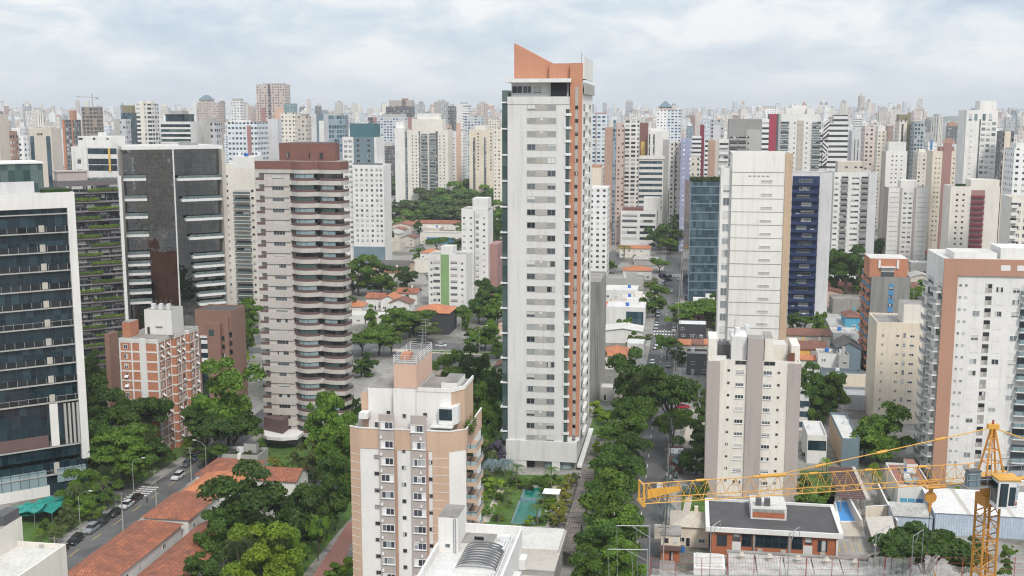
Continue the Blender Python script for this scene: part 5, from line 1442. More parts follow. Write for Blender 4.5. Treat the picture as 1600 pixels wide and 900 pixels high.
for k in range(700):
    x,y,z,s,t=rr.uniform(0,b.w),rr.uniform(0,4),b.h+rr.uniform(0,2.2),rr.uniform(0.2,0.5),rr.uniform(0,6)
    g.face([(x+s*math.cos(t+q2*1.57),y+s*math.sin(t*2+q2),z+s*math.sin(t+q2*1.57)) for q2 in range(4)])
g.build('roof_plants','leaf_olive',b.root)

# --- nearer blocks on the right
b=Bld('apartment_tower','grey concrete apartment tower with an orange brick roof house and a blue window strip','tower block',1362,1423,432,388,22,'raw_concrete',fh=3.0,rim=0.5)
b.panel('f',0.45,0.58,zat(500,388),zat(443,388),'blue_paint',0.05,'blue_window_strip')
for i in range(4): link('window',win_mesh(1.5,1.0,'frame_dark','win_dark',0),b.root,(0.515*b.w,-0.05,zat(450+13*i,388)))
q=MB();q.box(-0.05*b.w,0.6,b.h-0.5,0.92*b.w,14,zat(404,388),0,mt=1);q.build('roof_house',['orange_brick','roof_light'],b.root)
for x in (0.16,0.63): q=MB();q.box(x*b.w,0.2,zat(419,388),(x+0.06)*b.w,0.59,zat(406,388));q.build('roof_pier','white_paint',b.root)
q=MB();q.box(0.22*b.w,-0.6,zat(418,388),0.60*b.w,0.59,zat(416,388));q.build('terrace_canopy','slab_white',b.root)
q=MB();q.box(0.24*b.w,0.5,b.h+0.05,0.58*b.w,0.59,zat(419,388));q.build('terrace_glazing','win_dark',b.root)
for i in range(11):
    z=b.h-2-i*3.0
    q=MB();q.box(-0.9,1.5,z-0.9,-0.003,9.5,z);q.box(-0.9,12,z-0.9,-0.003,19,z);q.build('side_balcony','orange_brick',b.root)
    q=MB();q.box(-0.05,1.6,z+0.01,-0.003,9,z+1.5);q.box(-0.05,12.2,z+0.01,-0.003,18.8,z+1.5);q.build('side_glazing','blue_paint' if i%2 else 'win_dark',b.root)
b.done()
b=Bld('apartment_block','cream apartment block with a blank stair tower, in front of the grey concrete tower','apartment block',1371,1452,503,322,16,'cream_paint',fh=2.75,rim=0.5,roof='roof_mossy')
for px in (1380,): pass
b.col('f',0.41,win_mesh(0.8,0.6,'frame_grey','win_black',0),2.6,2);b.col('f',0.54,win_mesh(0.7,1.4,'frame_grey','win_pale',0),2.4,2,skip=0.4)
for f_ in (0.69,0.97): b.col('f',f_,win_mesh(1.3,0.75,'frame_white','win_black',1),2.6,2)
b.col('f',0.12,win_mesh(0.5,0.7,'frame_grey','win_pale',0,'vent_window'),2.6,2,name='vent_window')
b.pent(0.50,0.93,0.3,9,zat(473,322)-b.h+0.6,'pale_cream',name='stair_tower',roof='roof_mossy');b.panel('l',0,1,0,b.h,'cream_paint',0.05,'side_wall')
q=MB();q.tube((0.72*b.w,4,zat(473,322)),(0.72*b.w,4,zat(455,322)),0.07,5);q.tube((0.65*b.w,4,zat(458,322)),(0.8*b.w,4,zat(458,322)),0.04,4);q.build('antenna','steel_grey',b.root);b.done()
b=Bld('concrete_block','bare grey concrete party wall building behind the side of the main tower','apartment block',905,938,440,345,24,'raw_concrete',rim=0.4,roof='roof_mossy')
for x in (0.83,0.93): b.panel('f',x,x+0.04,0,b.h-0.5,'old_concrete',0.25,'concrete_rib')
b.panel('r',0.0,1.0,0,b.h-0.5,'old_concrete',0.1,'side_wall');b.done()
b=Bld('brick_office','brown brick building with a glazed corner bay beside the round green tree','office building',304,361,484,345,11,'brown_brick',rim=0.5,roof='roof_dark',yaw=9)
q=MB();q.box(0.36*b.w,-1.2,0,0.72*b.w,-0.003,zat(503,345));q.box(0.82*b.w,-0.8,0,0.93*b.w,-0.003,b.h-2);q.build('brick_bay','brown_brick',b.root)
q=MB();q.box(0.16*b.w,-0.7,0,0.355*b.w,-0.003,zat(527,345));q.build('glazed_bay','glass_blue',b.root)
q=MB();q.box(0.14*b.w,-0.8,zat(527,345),0.358*b.w,-0.003,zat(524,345));q.build('bay_roof','slab_white',b.root)
for i in range(3): q=MB();q.box(0.17*b.w,-0.76,zat(536+14*i,345),0.35*b.w,-0.701,zat(530+14*i,345));q.build('blind','cloth_white',b.root)
link('window',win_mesh(1.7,2.0,'frame_dark','win_teal',1),b.root,(0.48*b.w,-1.2,zat(518,345)))
for i in range(4):
    link('window',win_mesh(1.0,1.6,'frame_dark','win_black',0),b.root,(0.76*b.w,0,zat(527+13.5*i,345)));link('window',win_mesh(1.0,1.6,'frame_dark','win_black',0),b.root,(0.965*b.w,0,zat(521+13.5*i,345)))
b.done()
far('brick_annex','narrow brown brick annex left of the orange brick block',163,184,522,318,'brown_brick',rim=0.3,roof='roof_mossy',cat='apartment block',dep=16)

# ================================================================ the dense city towards the skyline
DIST=[('facade_white','white'),('facade_white','white'),('facade_cream','cream'),('facade_cream','cream'),('facade_beige','beige'),('facade_grey','grey'),('facade_band','banded white'),('facade_white','white'),('facade_brick','brick red'),('facade_pink','pink brown'),('facade_cream','cream'),('facade_glass','glassy blue grey'),('facade_blue','pale blue'),('facade_balcony','balconied cream'),('facade_balcony','balconied cream'),('facade_rose','rose'),('facade_strip','vertically slotted cream'),('facade_dark','dark')]
MARKS=[(-200,60,'above the white framed tower'),(60,130,'beyond the teal windowed office'),(130,190,'beyond the yellow striped office'),(190,260,'behind the bronze crowned tower'),(260,350,'behind the mirror glass tower'),(350,400,'beyond the blue gridded tower'),(400,460,'around the tall pink and grey tower'),(460,540,'behind the red brick penthouse'),(540,620,'behind the blue grey crown'),(620,700,'behind the cream twin tower'),(700,790,'just beside the orange crown'),(790,925,'hidden by the main tower'),(925,1010,'beside the orange strip'),(1010,1070,'around the dark blue mansard'),(1070,1140,'beyond the violet tower'),(1140,1220,'behind the grey loggia tower'),(1220,1290,'above the white twin tower'),(1290,1370,'beyond the zebra striped tower'),(1370,1430,'around the olive sided tower'),(1430,1510,'under the wooded ridge'),(1510,1900,'behind the large cream tower')]
def distant_city():
    r=random.Random(77);n=0;used=[]
    tries=0
    while n<298 and tries<20000:
        tries += 1
        t=r.random()
        Y=1050+3700*t **0.85
        px=r.uniform(-25,1625)
        if 800<px<905 and r.random()<0.8: continue
        w_=r.uniform(10,21);d=r.uniform(10,18)
        h=r.uniform(40,74)*(1.0 if Y<1800 else 1.15 if Y<2600 else 1.32)+(r.random()<0.12)*r.uniform(8,28)
        X=(px-800)/F*Y*CT
        z0=elev(X,Y)
        yt=proj(X,Y,z0+h)[1]
        if yt<158+8*math.sin(px*0.013)+r.uniform(-8,8): continue
        if Y<1500 and 590<px<800: continue
        if 1440<px<1512 and (Y>3200 or yt<180): continue
        if any(abs(X-a)<(w_+c)*0.55 and abs(Y-b_)<(d+e)*0.6 for a,b_,c,e in used): continue
        used.append((X,Y,w_,d))
        m,cn=r.choice(DIST)
        mk=next(s for a,c,s in MARKS if a <= px<c)
        yaw=r.choice([9,9,9,-20,30,-35])
        dist='near' if Y<1700 else 'hazy' if Y<2900 else 'faint'
        root=thing('distant_tower',f'{dist} {cn} tower {mk}','high-rise',(X,Y,z0),yaw,'distant towers '+mk,px)
        root['_d']=1
        mb=MB();x=w_/2
        mb.box(-x,0,-3,x,d,h)
        k=r.random()
        if k<0.4:
            a=r.uniform(0.2,0.42)*w_;mb.box(-x-1.2,2,-3,-x+a,d-2,h-r.uniform(1,6));mb.box(x-a,2,-3,x+1.2,d-2,h-r.uniform(1,6))
        elif k<0.65: mb.box(-w_*0.2,-1.3,-3,w_*0.2,-0.003,h-r.uniform(0.5,8))
        mb.build('wall',m,root)
        roof=r.choice(['roof_light','warm_white','mid_grey','pale_cream','grey_paint','tan_frame' if r.random()<0.3 else 'warm_white'])
        rb=MB();a=r.uniform(0.2,0.4)*w_;o_=r.uniform(-0.15,0.15)*w_;q=r.uniform(2.5,6.5)
        rb.box(o_-a,d*0.2,h+0.003,o_+a,d*0.8,h+q)
        if r.random()<0.5: rb.box(o_-a*0.5,d*0.35,h+q+0.003,o_+a*0.4,d*0.65,h+q+r.uniform(1.5,4))
        rb.build('roof_block',roof,root)
        n += 1
distant_city()
def skyline_mass():
    """beyond about five kilometres the towers read as one grey mass"""
    r=random.Random(5);mb=MB()
    for i in range(3400):
        Y=r.uniform(2300,6500);px=r.uniform(-300,1900)
        if 1440<px<1512: continue
        X=(px-800)/F*Y;z0=elev(X,Y);w_=r.uniform(11,24);h=r.uniform(18,62)*(1.0 if Y<4500 else 1.35)+(r.random()<0.06)*25
        if Y<4500 and z0+h>HC+12: continue
        mb.box(X-w_/2,Y,z0-2,X+w_/2,Y+18,z0+h,r.randrange(5),skip='d')
    o=mb.build('skyline',['facade_white','facade_balcony','facade_cream','facade_rose','facade_blue']);o['kind']='stuff'
skyline_mass()

# unseen towers added to give the mirror glass and dark glazing something to reflect
for i,(X,Y,w_,h,m,cn) in enumerate([(150,-60,26,85,'facade_cream','cream'),(70,-95,24,60,'facade_beige','beige'),(230,-150,30,95,'facade_white','white'),(20,-170,30,75,'facade_cream','plain cream'),(-70,-80,20,78,'facade_beige','tall beige'),(-110,-95,18,58,'facade_balcony','short balconied'),(-145,-110,22,84,'facade_cream','tall cream'),(-35,-100,16,64,'facade_balcony','slim balconied'),(-235,190,22,64,'facade_beige','sandy beige'),(-268,150,18,80,'facade_white','slim white'),(-300,215,24,56,'facade_cream','wide cream'),(-330,110,24,78,'facade_strip','slotted cream'),(-225,118,18,70,'facade_pink','dull pink'),(-390,40,30,88,'facade_beige','broad beige'),(295,-195,30,96,'facade_blue','pale blue'),(205,-45,18,72,'facade_balcony','narrow balconied'),(360,-170,28,84,'facade_white','plain white'),(320,-90,30,80,'facade_balcony','balconied cream'),(-190,-130,30,70,'facade_beige','beige sided'),(260,10,24,66,'facade_rose','rose')]):
    r=thing('distant_tower',f'{cn} tower standing behind the viewpoint, seen only as a reflection in glass','high-rise',(X,Y,0),9,None,800)
    mb=MB();mb.box(-w_/2,-10,0,w_/2,10,h);mb.build('wall',m,r);mb=MB();mb.box(-w_/4,-5,h+0.003,w_/4,5,h+4);mb.build('roof_block','warm_white',r)

Yk=925;zk=zat(152,Yk);xk=xat(144,Yk,zk)
r=thing('tower_crane','tiny thin crane standing above the unfinished concrete tower','crane',(xk,Yk,0),0,None,144)
mb=MB();mb.tube((0,0,0),(0,0,zk+3),0.45,4);mb.build('mast','mid_grey',r);mb=MB();mb.tube((4,0,zk),(-13,0,zk+0.6),0.28,4);mb.build('jib','mid_grey',r);mb=MB();mb.box(3,-0.6,zk-1.6,4.6,0.6,zk);mb.build('counterweight','grey_paint',r)
# ================================================================ streets
Z1,Z2,Z3=0.004,0.008,0.012
# the tree-lined street beside the main tower and the parked-car street at the left
strip('road','asphalt',-14.0,-4.2,120,1500,Z2);strip('road','asphalt',-129.0,-120.5,120,420,Z2)
for a,b_ in ((-17.5,-14.0),(-4.2,-1.2)):
    for v0,v1 in ((120,448),(470,640),(655,980)): slab('pavement','pavement',a,b_,v0,v1,-0.05,0.13)
for a,b_ in ((-132.0,-129.0),(-120.5,-118.4)):
    for v0,v1 in ((120,234),(248.5,396)): slab('pavement','pavement',a,b_,v0,v1,-0.05,0.13)
strip('road','asphalt',-185,-129.2,235,247.5,Z1)
strip('road','asphalt',-3.0,160,449,458.5,Z1+0.002);strip('road','asphalt',-60,-14.5,641,654,Z1+0.002)
# the avenue with its green median
strip('road','asphalt',-320,-20,399,409.5,Z1+0.001);strip('road','asphalt',-320,-20,415,431,Z1+0.001)
slab('median','plaza_stone',-112,-22,409.6,414.9,-0.05,0.12);strip('lawn','lawn',-106,-30,411,414,0.13)
# the small street climbing away behind the green striped block
sheet('road','asphalt',[G(706,480,Z3),G(686,480,Z3),G(640,375,Z3),G(648,345,Z3),G(662,352,Z3),G(662,385,Z3)],Z3)
sheet('road','asphalt',[G(960,455,Z3),G(925,455,Z3),G(935,420,Z3),G(958,390,Z3),G(975,402,Z3),G(960,425,Z3)],Z3)
def bars(name,u0,v0,n,du,dv,w_,l_,along='u'):
    for i in range(n):
        a,b_=u0+du*i,v0+dv*i
        strip(name,'road_paint',a,a+w_,b_,b_+l_,Z3+0.004)
for i in range(8): strip('crossing_stripe','road_paint',-131.0,-126.6,235.6+i*1.5,236.3+i*1.5,Z3+0.004)
for v in (459.8,466.4,633.0,638.0):
    for i in range(8): strip('crossing_stripe','road_paint',-13.5+i*1.2,-12.8+i*1.2,v,v+2.6,Z3+0.004)
for i in range(40): strip('lane_mark','road_paint',-9.2,-9.05,200+i*9,203+i*9,Z3+0.004)
for i in range(18): strip('lane_mark','road_yellow',-124.8,-124.65,185+i*9,189+i*9,Z3+0.004)

# ================================================================ low houses
HN=random.Random(40)
FOOT=[]
for o,lab,px in REG:
    if o.location.y<1200: FOOT.append((o.location.x,o.location.y,22.0))
def gridbox(name,label,cat,u0,u1,v0,v1,group=None):
    p=uv9(u0,v0)
    r=thing(name,label,cat,(p.x,p.y,0),YAW,group)
    FOOT.append((*(uv9((u0+u1)/2,(v0+v1)/2).xy),max(u1-u0,v1-v0)*0.6))
    return r,u1-u0,v1-v0
def roof_mesh(kind,w_,d,h,rise,ov=0.5):
    mb=MB();x0,x1,y0,y1=-ov,w_+ov,-ov,d+ov;t=0.18
    if kind=='hip':
        if d>w_:
            r0,r1=(w_/2,y0+(w_/2+ov)),(w_/2,y1-(w_/2+ov))
        else:
            r0,r1=(x0+(d/2+ov),d/2),(x1-(d/2+ov),d/2)
        z=h+rise
        A,B_,C_,D_=(x0,y0,h),(x1,y0,h),(x1,y1,h),(x0,y1,h);P,Q=(*r0,z),(*r1,z)
        if d>w_: mb.face([A,B_,P]);mb.face([B_,C_,Q,P]);mb.face([C_,D_,Q]);mb.face([D_,A,P,Q])
        else: mb.face([A,B_,Q,P]);mb.face([B_,C_,Q]);mb.face([C_,D_,P,Q]);mb.face([D_,A,P])
        mb.face([D_,C_,B_,A])
    elif kind=='gable':      # ridge along the depth
        z=h+rise;m=w_/2
        for s,e in ((x0,m),(m,x1)):
            za,zb=(h,z) if s==x0 else (z,h)
            mb.face([(s,y0,za),(e,y0,zb),(e,y1,zb),(s,y1,za)]);mb.face([(s,y0,za-t),(s,y1,za-t),(e,y1,zb-t),(e,y0,zb-t)])
            mb.face([(s,y0,za-t),(e,y0,zb-t),(e,y0,zb),(s,y0,za)]);mb.face([(s,y1,za),(e,y1,zb),(e,y1,zb-t),(s,y1,za-t)])
        mb.face([(x0,y0,h),(x0,y1,h),(x0,y1,h-t),(x0,y0,h-t)]);mb.face([(x1,y0,h-t),(x1,y1,h-t),(x1,y1,h),(x1,y0,h)])
    else:                      # ridge along the front
        z=h+rise;m=d/2
        for s,e in ((y0,m),(m,y1)):
            za,zb=(h,z) if s==y0 else (z,h)
            mb.face([(x0,s,za),(x1,s,za),(x1,e,zb),(x0,e,zb)]);mb.face([(x0,e,zb-t),(x1,e,zb-t),(x1,s,za-t),(x0,s,za-t)])
            mb.face([(x0,s,za-t),(x0,s,za),(x0,e,zb),(x0,e,zb-t)]);mb.face([(x1,s,za),(x1,s,za-t),(x1,e,zb-t),(x1,e,zb)])
        mb.face([(x0,y0,h-t),(x1,y0,h-t),(x1,y0,h),(x0,y0,h)])
    return mb
def house(label,u0,u1,v0,v1,h,kind='hip',rm='tile_red',wm='white_paint',rise=2.2,wins=True,group='tiled houses',name='house',cat='house',chim=0.3):
    r,w_,d=gridbox(name,label,cat,u0,u1,v0,v1,group)
    mb=MB();mb.box(0,0,0,w_,d,h-0.02 if kind != 'flat' else h)
    if kind in ('gable',): mb.xprism([(0,h-0.02),(w_,h-0.02),(w_/2,h+rise-0.2)],0.01,d-0.01)
    elif kind=='gablex':
        i=len(mb.v)
        for x in (0.01,w_-0.01): mb.v += [(x,0,h-0.02),(x,d,h-0.02),(x,d/2,h+rise-0.2)]
        mb.f += [(i,i+2,i+1),(i+3,i+4,i+5)];mb.m += [0,0]
    mb.build('wall',wm,r)
    if kind=='flat':
        t=0.2;q=MB();a,b_=h,h+HN.uniform(0.3,0.8)
        q.box(0,0,a,w_,t,b_,skip='d');q.box(0,d-t,a,w_,d,b_,skip='d');q.box(0,t,a,t,d-t,b_,skip='dfb');q.box(w_-t,t,a,w_,d-t,b_,skip='dfb');q.build('parapet',wm,r)
        q=MB();q.face([(t,t,h+0.01),(w_-t,t,h+0.01),(w_-t,d-t,h+0.01),(t,d-t,h+0.01)]);q.build('roof',rm,r)
        if HN.random()<0.6: q=MB();x,y=HN.uniform(0.2,0.7)*w_,HN.uniform(0.3,0.8)*d;q.box(x,y,h+0.02,x+1.3,y+1,h+1.1);q.build('ac_unit','tank_plastic',r)
        if HN.random()<0.45: q=MB();x,y=HN.uniform(0.2,0.8)*w_,HN.uniform(0.3,0.8)*d;q.tube((x,y,h+0.02),(x,y,h+1.4),0.75,10);q.build('water_tank',HN.choice(['tank_blue','tank_plastic']),r)
        if HN.random()<0.35: q=MB();x,y=0.5*w_,0.6*d;q.box(x,y,h+0.02,x+w_*0.3,y+d*0.25,h+2.4,0,mt=1);q.build('stair_head',[wm,rm],r)
    else: roof_mesh(kind,w_,d,h,rise).build('roof',rm,r)
    if kind != 'flat' and HN.random()<chim: q=MB();q.box(w_*0.6,d*0.6,h+0.3,w_*0.6+0.8,d*0.6+0.8,h+rise+0.9);q.build('chimney',wm,r)
    if wins:
        fl=max(1,int(h/2.8));n=max(1,int(w_/3.4));me=win_mesh(1.4,1.1,'frame_white','win_dark',1)
        for k in range(fl):
            for i in range(n):
                if HN.random()<0.8: link('window',me,r,((i+0.5+HN.uniform(-.12,.12))*w_/n,0,1.6+k*2.8))
        n=max(1,int(d/4.5));right=uv9(u1,v0).x<0.16*uv9(u1,v0).y
        for k in range(fl):
            for i in range(n):
                if HN.random()<0.75: link('window',me,r,(w_ if right else 0,(i+0.5)*d/n,1.6+k*2.8),math.pi/2 if right else-math.pi/2)
        link('door',win_mesh(0.95,2.1,'frame_white','wood_door' if False else 'win_black',0,'door'),r,(HN.uniform(0.2,0.8)*w_,-0.01,1.05))
    return r
def hpx(label,xl,xr,ye,h,dep,kind='hip',rm='tile_red',wm='white_paint',rise=2.0,**k):
    """the same, measured from the photo: front eave from xl to xr at row ye"""
    a,b_=grid(G(xl,ye,h)),grid(G(xr,ye,h))
    v=(a[1]+b_[1])/2
    return house(label,a[0],b_[0],v,v+dep,h,kind,rm,wm,rise,**k)
# left street
house('long red tiled house row along the parked cars, nearest the bottom edge',-112.2,-102.6,178,208.6,6.1,'hip','tile_red',rise=2.6)
house('brownish red tiled house behind the long tiled row',-111.8,-101.9,210.6,225.6,6.5,'hip','tile_red',rise=2.6)
house('house with a bright new orange tile roof by the crossing',-110.8,-100.9,226.4,240.6,6.5,'hip','tile_orange',rise=2.4)
house('old red tiled house farther up the parked car street',-115.0,-103,243,256,5.0,'hip','tile_red',rise=2.2)
house('low red tiled house with a lean-to, beside the bright orange roof',-100.5,-91,245,254,4.0,'gablex','tile_red',rise=1.8)
house('long low tiled roof between the white walls and the dark tree',-100.4,-91.5,176,213,4.5,'gable','tile_red',rise=2.2)
house('small grey roofed shed under the curved terrace',-118,-107,262,269,3.6,'flat','roof_dark','mid_grey',wins=False)
# behind the brown balcony tower
hpx('white cottage with an orange hipped roof beside the brown balcony tower',536,566,479,4.5,10,'hip','tile_orange')
hpx('white twin gabled cottage with a red tiled roof',571,600,466,5.5,9,'gablex','tile_red')
hpx('cottage with a bright orange gable between two red roofs',594,618,468,5.5,11,'gable','tile_orange')
hpx('white gabled house at the end of the cottage row',607,640,474,6,10,'gable','tile_brown')
hpx('rear red roofed cottage of the row',618,652,458,5.5,9,'gablex','tile_red')
hpx('low white garage row with flat roofs in front of the cottages',540,606,494,3.5,9,'flat','roof_light',group=None)
hpx('dark slate walled restaurant with a broad orange tiled roof',645,702,489,9,16,'hip','tile_orange','charcoal',2.6,wins=False,group=None)
hpx('long orange walled block with a dark grey roof',572,638,416,7,16,'gablex','tile_grey','orange_paint',2.4)
hpx('low orange roofed shed in front of the grey roofed block',607,632,425,4,7,'gablex','tile_orange','orange_paint',1.2)
hpx('white house with an orange roof at the street corner left of the green striped block',656,684,395,7,12,'hip','tile_orange')
hpx('shop with a red gabled roof on the climbing street',626,648,372,6,14,'gable','tile_brown','sand_paint')
hpx('shop with an orange shed roof on the climbing street',612,642,352,5,22,'gable','tile_red','sand_paint')
hpx('long low building with pale red roofs below the park',646,724,349,5,14,'gablex','tile_red','pale_cream')
q=hpx('cream supermarket with a blue front below the park',655,722,366,7,16,'flat','roof_grey','pale_cream',group=None)
mb=MB();mb.box(5,-0.4,0.5,24,-0.003,4.8);mb.build('fascia','blue_paint',q)
hpx('white flat roofed hall at the foot of the white tower',617,668,306,8,20,'flat','roof_white','white_paint',group=None)
# right of the main tower
hpx('long cream building with an orange roof edge below the palms',968,1016,388,6,14,'gablex','tile_orange','pale_cream',1.2)
hpx('pale blue cottage with an orange hipped roof by the street',973,1018,423,5,12,'hip','tile_orange','tin_blue' if False else 'white_paint')
hpx('grey flat roofed workshop behind the white showroom',946,1006,437,5,14,'flat','roof_grey','mid_grey')
hpx('white flat roofed warehouse with a stair head',944,996,455,7,16,'flat','roof_white','white_paint')
b=hpx('white showroom with a big recessed shop window by the street',947,1008,481,8,15,'flat','roof_white','white_paint',wins=False,group=None)
mb=MB();mb.box(8.5,-0.05,0.6,16,-0.003,6.4);mb.build('shop_window','glass_teal',b)
hpx('low grey hall with a white gable in front of the showroom',944,1003,517,5,12,'gable','roof_light','white_paint',1.2,wins=False)
hpx('orange tiled roof touching the concrete party wall building',942,980,556,5,14,'hip','tile_orange')
hpx('white shop with an orange stripe facing the street',980,1006,538,5,9,'flat','roof_white')
hpx('small concrete gate lodge beside the concrete party wall building',938,960,607,4,6,'flat','roof_white','mid_grey')
hpx('dark walled pavilion with a white roof frame right of the street',1060,1104,508,6,10,'flat','roof_white','charcoal')
for i,(a,c,m) in enumerate([(1060,1078,'tile_orange'),(1079,1098,'tile_brown'),(1099,1120,'tile_orange')]):
    hpx(['small orange roofed shop, first of the row across the street','small brown roofed shop in the middle of the row','small orange roofed shop beside the cream tower roof'][i],a,c,538,5.5,9,'gablex',m,'beige_concrete',1.2)
hpx('dark grey box house with small square lights below the shop row',1073,1112,556,7,8,'flat','roof_grey','dark_grey',group=None)
hpx('white glass fronted block behind the teal glass office',1083,1122,470,4,8,'flat','roof_white')
# cluster under the blue balcony tower
hpx('long brown tiled roof under the blue balcony tower, rear slope',1226,1297,524,5,9,'gablex','tile_brown','sand_paint')
hpx('brown tiled house with a yellow front',1240,1266,545,6,11,'gablex','tile_brown','yellow_paint')
hpx('brown tiled house with a grey front beside the yellow one',1267,1291,545,6,11,'gablex','tile_brown','mid_grey')
hpx('low orange roof in front of the yellow house',1250,1279,562,3.5,7,'gablex','tile_orange','white_paint',1.0)
hpx('white flat roofed house with a roof terrace',1279,1311,556,6,9,'flat','roof_grey')
hpx('grey rendered annex beside the white flat roofed house',1311,1327,558,6.5,9,'flat','roof_mossy','mid_grey')
hpx('bright blue house with a red brown hipped roof',1321,1347,496,8,12,'hip','tile_brown','sky_blue')
hpx('grey gabled warehouse with an open front beside the orange apartment tower',1309,1345,545,8,14,'gable','tile_grey','slate_panel',2.4,wins=False)
hpx('white tin roofed shed in front of the bright blue house',1302,1343,523,5,12,'flat','tin_sheet','white_paint')
hpx('long grey tin roof beside the blue balcony tower',1298,1322,510,4,30,'gablex','tin_sheet','mid_grey',0.8,wins=False)
hpx('old concrete yard hall behind the grey tin roof',1302,1350,470,6,14,'flat','roof_mossy','old_concrete',wins=False)
hpx('brick red low building behind the palm trunks',1297,1345,448,5,12,'gablex','tile_red','tan_frame')
hpx('dark walled parking deck between the boundary wall and the white house',1284,1345,583,3,5,'flat','roof_dark','slate_panel',wins=False)
hpx('low shop with a dark front between the orange tower and the tan framed tower',1424,1460,412,6,14,'flat','roof_white','mid_grey')
hpx('blue walled low building beside the striped white tower',1450,1470,375,6,12,'gable','roof_white','blue_paint')
hpx('pale house below the palm pair',1452,1468,347,8,12,'flat','roof_white','white_paint')
hpx('yellow house beside the pale house',1468,1486,355,7,12,'hip','tile_orange','yellow_paint')
hpx('low red tiled row at the foot of the white striped tower',1426,1462,398,5,12,'gablex','tile_red','sand_paint')
# modern villa by the pergola
b=hpx('stack of white glass sided terraces touching the cream tower',1248,1264,620,10,10,'flat','roof_white','white_paint',group=None)
for i in range(3): mb=MB();mb.box(-0.1,-0.1,1.0+i*3.1,3.2,-0.003,2.6+i*3.1);mb.build('glazing','glass_teal',b)
b=hpx('white flat villa wing bridging the garden',1262,1292,684,7,14,'flat','roof_white','white_paint',wins=False,group=None)
mb=MB();mb.box(0.2,-0.06,3.6,4.8,-0.003,6.2);mb.build('glazing','glass_blue',b)
b=hpx('villa wing clad in dark slate and timber under a white roof',1316,1343,689,7,26,'flat','roof_white','slate_panel',wins=False,group=None)
mb=MB();mb.box(-0.1,0.2,0.3,-0.003,25.8,6.9);mb.build('timber_cladding','stone_strip',b)
b=hpx('house with a white framed roof over red brown deck panels',1404,1455,762,6,17,'flat','red_path','white_paint',wins=False,group=None)
for i in range(4): mb=MB();mb.box(0.6+i*1.7,-0.06,1.9,2.1+i*1.7,-0.003,3.4);mb.build('glazing',['sky_blue','sky_blue','blue_paint','mid_grey'][i],b)
mb=MB();mb.box(2.0,2.5,6.02,5.6,6.5,6.4);mb.box(2.4,9.5,6.02,5.8,14.5,6.4);mb.build('skylight','glass_frost',b)
# filler houses in the gaps
def filler_houses():
    r=HN;n=0;t=0
    roofs=[('tile_red','red'),('tile_red','red'),('tile_orange','orange'),('tile_brown','brown'),('roof_grey','flat grey'),('roof_white','flat white'),('tin_sheet','pale tin'),('tile_grey','dark grey')]
    walls=['white_paint','pale_cream','sand_paint','warm_white','peach_paint','mid_grey']
    while n<255 and t<8000:
        t += 1
        v=300+900*r.random() **1.3;X=r.uniform(-0.56,0.56)*v
        u,v2=grid(Vector((X,v,0)))
        if-22<u<4 or (-135<u<-112 and v2<440) or (-330<u<-15 and 392<v2<436) or (447<v2<461 and-4<u<160): continue
        px,py=proj(X,v,0)
        if not (-160<px<1760) or (560<px<790 and 470<py<570) or (900<px<1010 and py>560) or (px<560 and py>560) or (620<px<790 and 255<py<345): continue
        w_,d=r.uniform(7,15),r.uniform(8,16)
        if any((X-a) **2+(v-b_) **2<(c+max(w_,d)*0.6) **2 for a,b_,c in FOOT): continue
        rm,cn=r.choice(roofs);wm=r.choice(walls);k='flat' if rm.startswith('roof') else r.choice(['hip','gable','gablex'])
        mk=next(s for a,c,s in ((-300,130,'at the foot of the left glass towers'),(130,400,'behind the brick blocks'),(400,560,'behind the brown balcony tower'),(560,800,'near the climbing street'),(800,945,'behind the main tower'),(945,1080,'along the tree lined street'),(1080,1240,'behind the blank white tower'),(1240,1360,'below the blue balcony tower'),(1360,1480,'behind the tan framed tower'),(1480,2000,'below the maroon balcony tower')) if a <= px<c)
        far_='tiny far' if v>700 else 'small'
        house(f'{far_} {cn} roofed house {mk}',u-w_/2,u+w_/2,v2-d/2,v2+d/2,r.uniform(3.4,7.5),k,rm,wm,r.uniform(1.2,2.4),wins=v<620,group='small houses '+mk)
        n += 1
filler_houses()

# ================================================================ nearer low buildings
def corner_block():
    g=grid(G(103,850,22));u1,v1=g;w_,d=15.0,24.0
    r,_,_=gridbox('corner_building','flat roofed pale building in the bottom left corner with small oval windows','apartment block',u1-w_,u1,v1-d,v1)
    mb=MB();mb.box(0,0,0,w_,d,21.3);t=0.3
    mb.box(0,d-t,21.3,w_,d,22,skip='d');mb.box(w_-t,0,21.3,w_,d-t,22,skip='db');mb.build('wall','pale_cream',r)
    q=MB();q.face([(0,0,21.31),(w_-t,0,21.31),(w_-t,d-t,21.31),(0,d-t,21.31)]);q.build('roof','roof_light',r)
    q=MB();q.box(0,8,21.32,6.6,d+1.5,25.6,0,mt=1);q.build('roof_house',['pale_cream','roof_mossy'],r)
    q=MB();q.box(6.61,3,21.32,7.4,12,23.2);q.build('roof_wall','pale_cream',r)
    q=MB();q.box(4.2,d-3,25.61,6.4,d+1.2,27.2,0);q.build('water_tank_box','dark_grey',r)
    q=MB();q.tube((11,d-0.5,21.32),(11,d-0.5,21.9),0.3,8);q.build('vent','mid_grey',r)
    for i in range(3):
        for k in range(3):
            q=MB();n=10;q.face([(w_+0.02,6+i*3.0+0.35*math.cos(6.28*j/n),18.6-3*k+0.5*math.sin(6.28*j/n)) for j in range(n)]);q.build('oval_window','win_black',r)
    link('window',win_mesh(1.3,1.2,'frame_dark','win_black',0),r,(6.6,13,24),math.pi/2)
corner_block()
